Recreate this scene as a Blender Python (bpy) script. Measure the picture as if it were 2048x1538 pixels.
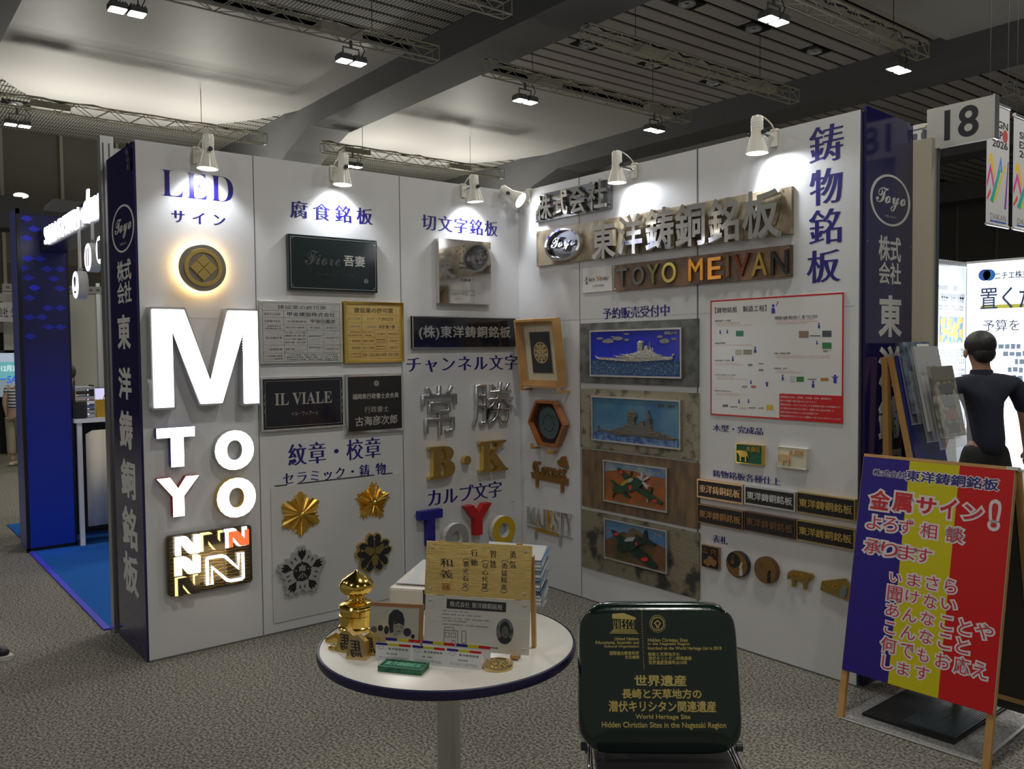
import bpy, math, random
import numpy as np
from mathutils import Matrix, Vector
from mathutils.geometry import delaunay_2d_cdt
random.seed(7)
for o in list(bpy.data.objects): bpy.data.objects.remove(o)
SC = bpy.context.scene; COL = SC.collection
# ------------------------------------------------ camera
FPX = 1694.33
CAM = np.array([4.60062, -3.71832, 1.613055])
YAW, PITCH, ROLL = 0.900338, -0.041357, -0.010009
def _basis():
    cy, sy = math.cos(YAW), math.sin(YAW); cp, sp = math.cos(PITCH), math.sin(PITCH)
    w = np.array([-sy*cp, cy*cp, sp]); r = np.array([cy, sy, 0.]); u = np.cross(r, w)
    c, s = math.cos(ROLL), math.sin(ROLL)
    return c*r+s*u, -s*r+c*u, w
CR, CU, CW = _basis()
cd = bpy.data.cameras.new('camera'); cam = bpy.data.objects.new('camera', cd); COL.objects.link(cam)
cam.matrix_world = Matrix(((CR[0], CU[0], -CW[0], CAM[0]), (CR[1], CU[1], -CW[1], CAM[1]), (CR[2], CU[2], -CW[2], CAM[2]), (0, 0, 0, 1)))
cd.sensor_width = 36; cd.lens = 36*FPX/2048; cd.clip_start = .05; cd.clip_end = 200
SC.camera = cam
# ------------------------------------------------ world, exposure
W = bpy.data.worlds.new('hall_air'); SC.world = W; W.use_nodes = True
W.node_tree.nodes['Background'].inputs[0].default_value = (.60, .59, .54, 1)
W.node_tree.nodes['Background'].inputs[1].default_value = .24
SC.view_settings.view_transform = 'Standard'; SC.view_settings.look = 'None'
SC.view_settings.exposure = 0.0; SC.view_settings.gamma = 1; SC.view_settings.use_curve_mapping = False
# ------------------------------------------------ hall lighting (floodlights of the hall, whole grid)
HALLC = (1.0, .965, .88); SPOTC = (.90, .95, 1.0)
HALLW = 53.0; SPOTW = 12.0; UPW = 75.0
def area(name, loc, size, watt, color, direction, size_y=None, spread=None):
    l = bpy.data.lights.new(name, 'AREA'); l.energy = watt; l.color = color; l.size = size
    if size_y: l.shape = 'RECTANGLE'; l.size_y = size_y
    if spread: l.spread = spread
    o = bpy.data.objects.new(name, l); COL.objects.link(o); o.location = loc
    o.rotation_euler = Vector(direction).to_track_quat('-Z', 'Y').to_euler()
    return o
LAMPS = [(-5.86, -1.0), (-5.86, 1.85), (-5.86, 4.9), (-5.86, 7.9), (-1.52, 5.2), (-1.52, 8.2), (-12.1, -1.2), (-11.7, 4.95)]
HIDDEN = [(-1.52, -1.0), (-1.52, 1.85), (3.2, 5.0), (3.2, 1.9), (3.2, -1.2), (7.2, -4.2), (3.2, -6.6), (-1.5, -6.6), (-6., -6.6), (8, 2), (-11.9, 8), (-1.5, 13), (-6, 13), (3.2, 13)]
for x, y in LAMPS+HIDDEN:
    area('floodlight_beam', (x, y, 5.40), .32, HALLW, HALLC, (0, 0, -1))
for y in (-.2, 2.6, 6.6, 9.4):
    area('uplight_beam', (-13.8, y, 4.6), .5, UPW, (1, .97, .86), (.12, 0, 1))

# ------------------------------------------------ materials
MATS = {}
def mat(name, col=(.8, .8, .8), rough=.5, metal=0., emit=None, es=1., bump=0., bscale=60., var=0., vscale=12., col2=None, alpha=1., trans=0., coat=0., stretch=None, spec=None, voro=False, contrast=(.35, .65), detail=4.):
    if name in MATS: return MATS[name]
    m = bpy.data.materials.new(name); m.use_nodes = True; nt = m.node_tree; b = nt.nodes['Principled BSDF']
    L = nt.links.new
    b.inputs['Base Color'].default_value = (*col, 1); b.inputs['Roughness'].default_value = rough; b.inputs['Metallic'].default_value = metal
    if spec is not None: b.inputs['Specular IOR Level'].default_value = spec
    if coat: b.inputs['Coat Weight'].default_value = coat; b.inputs['Coat Roughness'].default_value = .08
    if emit: b.inputs['Emission Color'].default_value = (*emit, 1); b.inputs['Emission Strength'].default_value = es
    if alpha < 1: b.inputs['Alpha'].default_value = alpha
    if trans: b.inputs['Transmission Weight'].default_value = trans
    if bump or col2 or var:
        tc = nt.nodes.new('ShaderNodeTexCoord'); src = tc.outputs['Object']
        if stretch:
            mp = nt.nodes.new('ShaderNodeMapping'); mp.inputs['Scale'].default_value = stretch; L(src, mp.inputs[0]); src = mp.outputs[0]
        if col2 or var:
            n = nt.nodes.new('ShaderNodeTexVoronoi' if voro else 'ShaderNodeTexNoise'); n.inputs['Scale'].default_value = vscale; L(src, n.inputs['Vector'])
            if not voro: n.inputs['Detail'].default_value = detail
            r = nt.nodes.new('ShaderNodeValToRGB'); r.color_ramp.elements[0].position, r.color_ramp.elements[1].position = contrast
            c2 = col2 or tuple(max(0, c*(1-var)) for c in col)
            r.color_ramp.elements[0].color = (*col, 1); r.color_ramp.elements[1].color = (*c2, 1)
            L(n.outputs[0], r.inputs[0]); L(r.outputs[0], b.inputs['Base Color'])
        if bump:
            n2 = nt.nodes.new('ShaderNodeTexNoise'); n2.inputs['Scale'].default_value = bscale; L(src, n2.inputs['Vector']); n2.inputs['Detail'].default_value = 3
            bp = nt.nodes.new('ShaderNodeBump'); bp.inputs['Strength'].default_value = bump; bp.inputs['Distance'].default_value = .01
            L(n2.outputs[0], bp.inputs['Height']); L(bp.outputs[0], b.inputs['Normal'])
    MATS[name] = m; return m
WALL = mat('booth_wall_paint', (.62, .62, .635), .42, var=.04, vscale=3, bump=.02, bscale=90)
SEAM = mat('joint_shadow_gap', (.12, .12, .13), .7)
ALU = mat('aluminium', (.62, .62, .63), .32, 1., bump=.03, bscale=200)
CHROME = mat('chrome', (.86, .86, .88), .05, 1.)
STEEL = mat('mirror_steel', (.80, .78, .75), .07, 1.)
BRUSH = mat('brushed_steel', (.62, .62, .60), .30, 1., bump=.25, bscale=14, stretch=(1, 60, 1))
BRUSHP = mat('brushed_steel_pale', (.74, .73, .68), .36, .85, bump=.2, bscale=14, stretch=(1, 60, 1))
BRASS = mat('brass', (.72, .50, .15), .24, 1., bump=.05, bscale=60)
GOLD = mat('polished_gold', (.86, .60, .14), .13, 1.)
GOLDR = mat('satin_gold', (.66, .47, .16), .38, 1., bump=.1, bscale=150)
BRUSHG = mat('brushed_brass', (.72, .52, .20), .33, 1., bump=.25, bscale=14, stretch=(1, 60, 1))
BRONZE = mat('dark_bronze', (.22, .12, .06), .4, .9, bump=.1, bscale=120)
COPPER = mat('copper_gold', (.75, .42, .16), .3, 1.)
INK = mat('navy_vinyl', (.014, .010, .16), .35)
NAVY = mat('navy_gloss', (.012, .009, .080), .12, coat=.35)
WHITEV = mat('white_vinyl', (.62, .62, .60), .4)
BLACK = mat('black_enamel', (.012, .012, .014), .3, bump=.15, bscale=220)
BLACKG = mat('black_gloss', (.008, .009, .016), .08, coat=.5)
DKGREEN = mat('green_enamel', (.01, .10, .045), .3, bump=.2, bscale=200)
WHITE = mat('white_plastic', (.78, .78, .76), .35)
CREAM = mat('lamp_cream_enamel', (.74, .72, .64), .28)
DARKK = mat('dark_knob', (.03, .035, .05), .3)
WOOD = mat('pale_wood', (.56, .33, .12), .5, col2=(.42, .22, .07), vscale=6, stretch=(1, 1, .1), bump=.05)
WOODD = mat('keyaki_wood', (.42, .15, .04), .35, col2=(.25, .08, .02), vscale=7, stretch=(1, 1, .2), coat=.3)
REDP = mat('red_print', (.52, .006, .008), .35)
BLUEP = mat('blue_print', (.020, .008, .20), .35)
YELP = mat('yellow_print', (.55, .48, .004), .35)
REDT = mat('crimson_print', (.50, .02, .05), .4)
PAPER = mat('paper', (.75, .75, .73), .5)
INKB = mat('black_ink', (.02, .02, .025), .5)
GREYT = mat('grey_ink', (.22, .22, .23), .5)
REDS = mat('red_small_print', (.62, .18, .16), .5)
LEDW = mat('led_white_face', (.9, .9, .9), .4, emit=(.93, .95, 1), es=3.2)
LEDWARM = mat('led_warm', (.9, .8, .5), .4, emit=(1, .74, .28), es=1.25)
LEDP = mat('led_pale', (.9, .9, .9), .4, emit=(1, .96, .88), es=3.0)
LEDRED = mat('led_red', (.9, .1, .05), .4, emit=(1, .13, .035), es=1.25)
BULB = mat('bulb', (1, 1, 1), .4, emit=(.95, .97, 1), es=14)
FLOOD = mat('flood_panel', (1, 1, 1), .4, emit=(1, .98, .90), es=16)
ACRYL = mat('acrylic', (.9, .92, .95), .05, alpha=.13)
GLASSY = mat('clear_film', (.85, .87, .9), .08, alpha=.14, bump=.3, bscale=20)

# ------------------------------------------------ frames and object helpers
class Frame:
    def __init__(s, o, r, u):
        s.o = np.array(o, float); s.r = np.array(r, float)/np.linalg.norm(r); u = np.array(u, float)
        u = u-(u@s.r)*s.r; s.u = u/np.linalg.norm(u); s.n = np.cross(s.r, s.u)
    def w(s, x, y, z=0.): return s.o+s.r*x+s.u*y+s.n*z
    def px(s, p, d=0.):
        ray = CW*FPX+CR*(p[0]-1024)-CU*(p[1]-769)
        q = CAM+ray*(((s.o+s.n*d-CAM)@s.n)/(ray@s.n))-s.o
        return float(q@s.r), float(q@s.u)
    def sub(s, x, y, z=0.): return Frame(s.w(x, y, z), s.r, s.u)
    def mat(s):
        return Matrix(((s.r[0], s.u[0], s.n[0], s.o[0]), (s.r[1], s.u[1], s.n[1], s.o[1]), (s.r[2], s.u[2], s.n[2], s.o[2]), (0, 0, 0, 1)))
def onplane(p, ax, v):
    ray = CW*FPX+CR*(p[0]-1024)-CU*(p[1]-769)
    return CAM+ray*((v-CAM[ax])/ray[ax])
FL = Frame((0, 0, 0), (0, 1, 0), (0, 0, 1))     # left booth wall, normal +X
FR = Frame((0, 0, 0), (1, 0, 0), (0, 0, 1))     # right booth wall, normal -Y
F0 = Frame((0, 0, 0), (1, 0, 0), (0, 1, 0))
def tagp(o, label=None, cat=None, group=None, kind=None):
    if label: o['label'] = label
    if cat: o['category'] = cat
    if group: o['group'] = group
    if kind: o['kind'] = kind
    return o
def thing(name, label, cat, frame=None, group=None, kind=None):
    o = bpy.data.objects.new(name, None); COL.objects.link(o); o.empty_display_size = .05
    if frame is not None: o.matrix_world = frame.mat()
    return tagp(o, label, cat, group, kind)
class MB:
    def __init__(s): s.v = []; s.f = []; s.sm = []
    def add(s, V, Fc, smooth=False):
        n = len(s.v); s.v += [tuple(map(float, v)) for v in V]; s.f += [tuple(i+n for i in f) for f in Fc]; s.sm += [smooth]*len(Fc); return s
    def box(s, x0, y0, z0, x1, y1, z1):
        x0, x1 = min(x0, x1), max(x0, x1); y0, y1 = min(y0, y1), max(y0, y1); z0, z1 = min(z0, z1), max(z0, z1)
        return s.add([(x0, y0, z0), (x1, y0, z0), (x1, y1, z0), (x0, y1, z0), (x0, y0, z1), (x1, y0, z1), (x1, y1, z1), (x0, y1, z1)],
              [(0, 3, 2, 1), (4, 5, 6, 7), (0, 1, 5, 4), (1, 2, 6, 5), (2, 3, 7, 6), (3, 0, 4, 7)])
    def prism(s, loops, z0, z1, back=True):
        """loops: list of 2D closed loops (outer and holes)"""
        loops = [np.asarray(l, float)[:, :2] for l in loops if len(l) > 2]
        if not loops: return s
        big = max(loops, key=lambda l: abs(sarea(l)))
        if sarea(big) < 0: loops = [l[::-1] for l in loops]
        allv = np.concatenate(loops); n = len(allv)
        lo = allv.min(0); k = 20./max(float((allv.max(0)-lo).max()), 1e-6); U = (allv-lo)*k
        fs = []; j = 0
        for l in loops: fs.append(list(range(j, j+len(l)))); j += len(l)
        res = delaunay_2d_cdt([Vector(p) for p in U], [], fs, 1, 1e-5)
        X = np.array([[v.x, v.y] for v in res[0]]); T = np.array([t for t in res[2] if len(t) == 3])
        if len(T) == 0: return s
        cen = X[T].mean(1); wn = np.zeros(len(T))
        j = 0
        for l in loops:
            P = U[j:j+len(l)]; Q = np.roll(P, -1, 0); j += len(l)
            up = (P[None, :, 1] <= cen[:, None, 1]) & (Q[None, :, 1] > cen[:, None, 1]); dn = (P[None, :, 1] > cen[:, None, 1]) & (Q[None, :, 1] <= cen[:, None, 1])
            side = (Q[None, :, 0]-P[None, :, 0])*(cen[:, None, 1]-P[None, :, 1])-(cen[:, None, 0]-P[None, :, 0])*(Q[None, :, 1]-P[None, :, 1])
            wn += (up & (side > 0)).sum(1)-(dn & (side < 0)).sum(1)
        T = T[wn > .5]
        F1 = []
        for t in T:
            a, b, c = X[t]; ar = (b[0]-a[0])*(c[1]-a[1])-(b[1]-a[1])*(c[0]-a[0])
            if abs(ar) > 1e-9: F1.append((int(t[0]), int(t[1]), int(t[2])) if ar > 0 else (int(t[0]), int(t[2]), int(t[1])))
        X = X/k+lo; nx = len(X)
        V = [(p[0], p[1], z1) for p in X]
        if abs(z1-z0) < 1e-9: return s.add(V, F1)
        Fc = list(F1)
        if back: V += [(p[0], p[1], z0) for p in X]; Fc += [(a+nx, c+nx, b+nx) for a, b, c in F1]
        s.add(V, Fc)
        V = [(p[0], p[1], z1) for p in allv]+[(p[0], p[1], z0) for p in allv]; Fc = []; j = 0
        for l in loops:
            m = len(l)
            for i in range(m):
                a, b = j+i, j+(i+1) % m
                Fc.append((a, a+n, b+n, b))
            j += m
        return s.add(V, Fc)
    def lathe(s, prof, seg=32, c=(0, 0, 0), ax=2, smooth=True):
        V = []; Fc = []; m = len(prof)
        for i in range(seg):
            a = 2*math.pi*i/seg
            for r, h in prof:
                p = [r*math.cos(a), r*math.sin(a), h]
                if ax == 0: p = [h, p[0], p[1]]
                if ax == 1: p = [p[1], h, p[0]]
                V.append((p[0]+c[0], p[1]+c[1], p[2]+c[2]))
        for i in range(seg):
            j = (i+1) % seg
            for k in range(m-1): Fc.append((i*m+k, j*m+k, j*m+k+1, i*m+k+1))
        return s.add(V, Fc, smooth)
    def disc(s, c, r, z0, z1, seg=40, rx=None):
        return s.prism([[(c[0]+(rx or r)*math.cos(2*math.pi*i/seg), c[1]+r*math.sin(2*math.pi*i/seg)) for i in range(seg)]], z0, z1)
    def ring(s, c, r0, r1, z0, z1, seg=48, kx=1.):
        f = lambda r: [(c[0]+kx*r*math.cos(2*math.pi*i/seg), c[1]+r*math.sin(2*math.pi*i/seg)) for i in range(seg)]
        return s.prism([f(r1), f(r0)[::-1]], z0, z1)
    def tube(s, pts, r, seg=8, closed=False, cap=True):
        pts = [np.array(p, float) for p in pts]; n = len(pts); V = []; Fc = []
        rr = r if isinstance(r, (list, tuple)) else [r]*n
        up = None
        for i in range(n):
            a = pts[i-1] if (i > 0 or closed) else pts[i]; b = pts[(i+1) % n] if (i < n-1 or closed) else pts[i]
            t = b-a; t = t/(np.linalg.norm(t)+1e-12)
            if up is None: up = np.cross(t, (0, 0, 1)) if abs(t[2]) < .9 else np.cross(t, (1, 0, 0))
            up = up-(up@t)*t; up /= np.linalg.norm(up)+1e-12; q = np.cross(t, up)
            for k in range(seg):
                an = 2*math.pi*k/seg; V.append(pts[i]+rr[i]*(math.cos(an)*up+math.sin(an)*q))
        for i in range(n if closed else n-1):
            j = (i+1) % n
            for k in range(seg):
                l = (k+1) % seg; Fc.append((i*seg+k, i*seg+l, j*seg+l, j*seg+k))
        s.add(V, Fc, True)
        if cap and not closed: s.add(V[:seg], [tuple(range(seg))[::-1]]); s.add(V[-seg:], [tuple(range(seg))])
        return s
    def beam(s, a, b, w, h):
        """rectangular bar a->b"""
        a = np.array(a, float); b = np.array(b, float); t = b-a; t /= np.linalg.norm(t)
        u = np.cross(t, (0, 0, 1)) if abs(t[2]) < .95 else np.array([1., 0, 0]); u /= np.linalg.norm(u); q = np.cross(u, t)
        V = [p+sx*u*w/2+sy*q*h/2 for p in (a, b) for sx, sy in ((-1, -1), (1, -1), (1, 1), (-1, 1))]
        return s.add(V, [(0, 1, 2, 3), (7, 6, 5, 4), (0, 4, 5, 1), (1, 5, 6, 2), (2, 6, 7, 3), (3, 7, 4, 0)])
    def build(s, name, m, parent=None, bevel=0., mods=None, label=None):
        me = bpy.data.meshes.new(name); me.from_pydata(s.v, [], s.f); me.update()
        if any(s.sm): me.polygons.foreach_set('use_smooth', s.sm); me.set_sharp_from_angle(angle=math.radians(38))
        me.materials.append(m)
        o = bpy.data.objects.new(name, me); COL.objects.link(o)
        if parent: o.parent = parent
        if bevel:
            b = o.modifiers.new('b', 'BEVEL'); b.width = bevel; b.segments = 2; b.limit_method = 'ANGLE'
        if label: o['label'] = label
        return o
def sarea(l):
    l = np.asarray(l); x, y = l[:, 0], l[:, 1]
    return float(np.sum(x*np.roll(y, -1)-np.roll(x, -1)*y)/2)
# ------------------------------------------------ lettering from Blender's own built-in font
_s2 = bpy.data.scenes.new('glyph_tmp'); _cu = bpy.data.curves.new('glyph_tmp', 'FONT'); _ob = bpy.data.objects.new('glyph_tmp', _cu); _s2.collection.objects.link(_ob)
_GL = {}
def _raw(s):
    _cu.body = s
    with bpy.context.temp_override(scene=_s2, view_layer=_s2.view_layers[0]): dg = bpy.context.evaluated_depsgraph_get()
    c = _ob.evaluated_get(dg).to_curve(dg)
    out = []
    for sp in c.splines:
        P = [(np.array(b.handle_left[:2]), np.array(b.co[:2]), np.array(b.handle_right[:2])) for b in sp.bezier_points]; n = len(P); pts = []
        for i in range(n):
            a, b = P[i], P[(i+1) % n]; pts.append(a[1]); d = b[1]-a[1]; L = np.linalg.norm(d)
            dev = max(abs(np.cross(d, a[2]-a[1])), abs(np.cross(d, b[0]-a[1])))/(L+1e-9)
            if dev > .004:
                for t in ((.5,) if dev < .02 else (.33, .67) if dev < .08 else (.2, .4, .6, .8)):
                    u = 1-t; pts.append(u**3*a[1]+3*u*u*t*a[2]+3*u*t*t*b[0]+t**3*b[1])
        q = [p for i, p in enumerate(pts) if np.linalg.norm(p-pts[i-1]) > 1e-4]
        if len(q) > 2: out.append(np.array(q))
    _ob.to_curve_clear()
    return out
def glyph(ch):
    if ch in _GL: return _GL[ch]
    if ch in ' \u3000': g = ([], .3 if ch == ' ' else 1.)
    else:
        ls = _raw(ch)
        if ls and sarea(max(ls, key=lambda l: abs(sarea(l)))) < 0: ls = [l[::-1] for l in ls]
        cjk = 0x2E80 < ord(ch) < 0x10000
        if cjk: adv = 1.
        else:
            b = _raw('|'); a = _raw(ch+'|'); adv = a[-1][:, 0].min()-b[-1][:, 0].min()
        g = (ls, adv)
    _GL[ch] = g; return g
def weight(l, dx, dy):
    if not dx and not dy: return l
    e = np.roll(l, -1, 0)-l; e /= np.linalg.norm(e, axis=1)[:, None]+1e-9
    n = np.stack([e[:, 1], -e[:, 0]], 1); m = n+np.roll(n, 1, 0); d = np.sum(m*m, 1)[:, None]/2+1e-9
    m = m/np.maximum(d, .45)
    return l+m*np.array([dx, dy])
def mathmap(s, caps, low):
    return ''.join(chr(caps+ord(c)-65) if 'A' <= c <= 'Z' else chr(low+ord(c)-97) if 'a' <= c <= 'z' else c for c in s)
def serif(s): return mathmap(s, 0x1D400, 0x1D41A)
def script(s): return mathmap(s, 0x1D4D0, 0x1D4EA)
def gothicbl(s): return mathmap(s, 0x1D56C, 0x1D586)
def layout(s, dx=0, dy=0, sp=0., vertical=False, slant=0.):
    out = []; x = 0.; y = 0.
    for ch in s:
        ls, adv = glyph(ch); c = []
        for l in ls:
            l = weight(l, dx, dy)
            if slant: l = l+np.stack([l[:, 1]*slant, l[:, 1]*0], 1)
            c.append(l+np.array([x, y]))
        out.append(c)
        if vertical: y -= adv+sp
        else: x += adv+sp
    return out
def fit(chars, box):
    P = np.concatenate([l for c in chars for l in c]); a, b = P.min(0), P.max(0)
    x0, x1 = sorted((box[0], box[2])); y0, y1 = sorted((box[1], box[3]))
    k = np.array([(x1-x0)/(b[0]-a[0]+1e-9), (y1-y0)/(b[1]-a[1]+1e-9)])
    return [[(l-a)*k+np.array([x0, y0]) for l in c] for c in chars]
MIN = dict(dx=.030, dy=-.011); BOLD = dict(dx=.022, dy=.020); BLACKW = dict(dx=.034, dy=.030)
def write(parent, s, box, z0, z1, m, name='lettering', split=False, label=None, mirror=False, **k):
    ch = fit(layout(s, **k), box)
    if mirror:
        cx = box[0]+box[2]; ch = [[np.stack([cx-l[:, 0], l[:, 1]], 1)[::-1] for l in c] for c in ch]
    if split:
        return [MB().prism(c, z0, z1, back=False).build('character', m, parent, label=label if i == 0 else None) for i, c in enumerate(ch) if c]
    mb = MB()
    for c in ch:
        if c: mb.prism(c, z0, z1, back=False)
    return mb.build(name, m, parent, label=label)
def mini(mb, x0, x1, y, h, z, seed=0, fill=.8):
    """rows of tiny illegible print"""
    r = random.Random(seed); x = x0
    while x < x1:
        w = h*r.uniform(.5, .95)
        if r.random() < fill: mb.box(x, y-h*r.uniform(.35, .5), z, min(x+w, x1), y+h*r.uniform(.3, .5), z+.0003)
        x += w+h*.18
def rect(frame, pts, d=0.):
    """TL,TR,BL,BR pixels -> x0,y0,x1,y1 in the frame at depth d"""
    q = [frame.px(p, d) for p in pts]
    return ((q[0][0]+q[2][0])/2, (q[2][1]+q[3][1])/2, (q[1][0]+q[3][0])/2, (q[0][1]+q[1][1])/2)
def place(frame, pts, d=0.):
    x0, y0, x1, y1 = rect(frame, pts, d)
    S = frame.sub((x0+x1)/2, (y0+y1)/2); return S, (x1-x0)/2, (y1-y0)/2
def pbox(S, a, b, d): 
    p, q = S.px(a, d), S.px(b, d); return (p[0], q[1], q[0], p[1])
def cbox(S, a, b, d, k=.92, kx=1.):
    cx, cy = (a[0]+b[0])/2, (a[1]+b[1])/2; c = S.px((cx, cy), d)
    hw = abs(S.px((b[0], cy), d)[0]-S.px((a[0], cy), d)[0])/2*kx; hh = abs(S.px((cx, a[1]), d)[1]-S.px((cx, b[1]), d)[1])/2*k
    return (c[0]-hw, c[1]-hh, c[0]+hw, c[1]+hh)
def Z1(ox, oy, k): return lambda pts: [(ox+x/k, oy+y/k) for x, y in pts]
def circ(cx, cy, rx, ry=None, n=24): return [(cx+rx*math.cos(2*math.pi*i/n), cy+(ry or rx)*math.sin(2*math.pi*i/n)) for i in range(n)]
def rrect(x0, y0, x1, y1, r, n=5):
    out = []
    for cx, cy, a in ((x1-r, y1-r, 0), (x0+r, y1-r, 90), (x0+r, y0+r, 180), (x1-r, y0+r, 270)):
        for i in range(n+1): t = math.radians(a+90*i/n); out.append((cx+r*math.cos(t), cy+r*math.sin(t)))
    return out
def frame_mb(x0, y0, x1, y1, w, z0, z1, wy=None):
    wy = wy or w
    return MB().prism([[(x0, y0), (x1, y0), (x1, y1), (x0, y1)], [(x0+w, y0+wy), (x0+w, y1-wy), (x1-w, y1-wy), (x1-w, y0+wy)]], z0, z1)
# ================================================ SETTING
def struct(name, mb, m, parent=None, **k):
    o = mb.build(name, m, parent, **k)
    if not parent: o['kind'] = 'structure'
    return o
CARPET = mat('grey_loop_carpet', (.095, .090, .074), .95, col2=(.29, .275, .235), vscale=85, bump=.6, bscale=110, contrast=(.42, .58), detail=8, spec=.1)
struct('floor', MB().box(-18.2, -12, -.05, 12, 28.4, 0), CARPET)
CEILD = mat('ceiling_void', (.035, .035, .037), .9)
SLAT = mat('ceiling_slat_grey', (.40, .375, .35), .6, bump=.1, bscale=50)
SLATP = mat('ceiling_slat_ribbed', (.24, .235, .20), .6)
def ribs(m):
    nt = m.node_tree; b = nt.nodes['Principled BSDF']; tc = nt.nodes.new('ShaderNodeTexCoord'); wv = nt.nodes.new('ShaderNodeTexWave')
    wv.bands_direction = 'Y'; wv.inputs['Scale'].default_value = 5.2; r = nt.nodes.new('ShaderNodeValToRGB')
    r.color_ramp.elements[0].color = (.12, .12, .11, 1); r.color_ramp.elements[1].color = (.46, .45, .40, 1); r.color_ramp.elements[0].position = .3; r.color_ramp.elements[1].position = .55
    nt.links.new(tc.outputs['Object'], wv.inputs[0]); nt.links.new(wv.outputs[0], r.inputs[0]); nt.links.new(r.outputs[0], b.inputs['Base Color'])
ribs(SLATP)
BOARD = mat('ceiling_board_white', (.50, .49, .475), .5, col2=(.43, .42, .41), vscale=.8, stretch=(1, .35, 1), contrast=(.2, .8), detail=8)
BEAMM = mat('beam_grey', (.125, .125, .13), .65)
HALLW_ = mat('hall_wall_panel', (.15, .145, .115), .75, col2=(.12, .11, .09), vscale=.3)
MULL = mat('hall_mullion', (.28, .27, .22), .6)
ceil = struct('ceiling', MB().box(-18.2, -12, 6.95, 12, 28.4, 7.05), CEILD)
BAYS = [(-12., -2.6, -3), (-1.68, 4.05, 0), (4.97, 10.95, 1), (11.87, 17.85, 2), (18.77, 24.75, 3)]
def arc(y, a, b):
    c = (a+b)/2; h = (b-a)/2; t = (y-c)/h; return -12.35-3.25*(1-t*t)**.8 if abs(t) < 1 else -12.35
P_ = .326
for a, b, k in BAYS[1:4]:
    # white boards with a curved far end, panel seams and hatch
    N = 28; lp = [(arc(a+(b-a)*i/N, a, b), a+(b-a)*i/N) for i in range(N+1)]
    MB().prism([[(-7.95, b), *lp[::-1], (-7.95, a)][::-1]], 6.70, 6.74).build('ceiling_board', BOARD, ceil)
    MB().box(-2.12, a, 6.70, 5.6, b, 6.74).build('ceiling_board', BOARD, ceil)
    x = -7.88
    while x < -2.3:
        MB().box(x, a, 6.775, x+.252, b, 6.80).build('slat', SLATP if k == 0 else SLAT, ceil); x += P_
    x = -17.9
    while x < -12.2:
        ys = [a+(b-a)*i/60 for i in range(61)]
        # the part of the slat which lies outside the curved board
        seg = [y for y in ys if arc(y, a, b) > x+.25]
        if x+.25 < -15.6: MB().box(x, a, 6.775, x+.252, b, 6.80).build('slat', SLATP if k < 2 else SLAT, ceil)
        else:
            lo = [y for y in seg if y < (a+b)/2]; hi = [y for y in seg if y >= (a+b)/2]
            if lo and max(lo)-a > .1: MB().box(x, a, 6.775, x+.235, max(lo)+.1, 6.80).build('slat', SLATP if k < 2 else SLAT, ceil)
            if hi and b-min(hi) > .1: MB().box(x, min(hi)-.1, 6.775, x+.252, b, 6.80).build('slat', SLATP if k < 2 else SLAT, ceil)
        x += P_
far = MB()
x = -7.88
while x < -2.3: far.box(x, 18.8, 6.775, x+.235, 24.7, 6.80); x += P_
o = far.build('far_slats', SLAT, ceil); o['kind'] = 'stuff'
for y0, y1 in ((-2.6, -1.68), (4.05, 4.97), (10.95, 11.87), (17.85, 18.77), (24.75, 25.6)):
    prof = [(12, 6.95), (-18.1, 6.95), (-18.1, 5.2), (-13.9, 5.55), (-12.9, 5.98), (-11.9, 6.27), (12, 6.27)]
    V = [(x, y0, z) for x, z in prof]+[(x, y1, z) for x, z in prof]; n = len(prof)
    mb = MB(); mb.add(V, [tuple(range(n)), tuple(range(n, 2*n))[::-1]]+[(i, i+n, (i+1) % n+n, (i+1) % n) for i in range(n)])
    mb.build('beam', BEAMM, ceil)
hw = struct('wall_left', MB().box(-18.2, -12, 0, -18, 28.4, 7), HALLW_)
for y in np.arange(-5.7, 20, 1.24): MB().box(-18, y+.03, 0, -17.9, y+.10, 6.9).build('mullion', MULL, hw)
MB().box(-18, -12, 0, -17.95, 28, 3.72).build('lower_panel', mat('hall_wall_dark', (.07, .062, .055), .8), hw)
hb = struct('wall_back', MB().box(-18.2, 28.3, 0, 12, 28.5, 7), mat('hall_wall_back', (.17, .165, .15), .8))
for x in np.arange(-15, 2, 1.35): MB().box(x, 28.2, 0, x+.07, 28.3, 6.9).build('mullion', MULL, hb)

# downlights recessed in the slat gaps
t0 = None
DN = iter(('near left', 'middle left', 'far left', 'near right', 'middle right', 'far right', 'right hand one beyond the far beam', 'left hand one beyond the far beam', 'one beside the far curved board', 'one nearest the top edge', 'one above the top centre truss'))
def downlight(x, y):
    t = thing('recessed_downlight', 'round recessed ceiling downlight in a black square: '+next(DN), 'downlight', Frame((x, y, 6.77), (1, 0, 0), (0, -1, 0)), 'downlights between the ceiling slats')
    MB().box(-.15, -.26, -.02, .15, .26, .006).build('trim_plate', BLACK, t)
    MB().lathe([(.13, .006), (.13, .03), (.105, .035), (.10, .01), (0, .004)], 24).build('reflector', mat('downlight_reflector', (.62, .62, .62), .25, .5), t)
for x, y in ((-6.03, 6.4), (-6.03, 8.05), (-6.03, 9.78), (-3.85, 6.4), (-3.85, 8.05), (-3.85, 9.8), (-3.85, 13.2), (-6.03, 13.2), (-15.5, -.7), (-3.85, 1.2), (-3.85, 2.6)): downlight(x, y)

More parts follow.
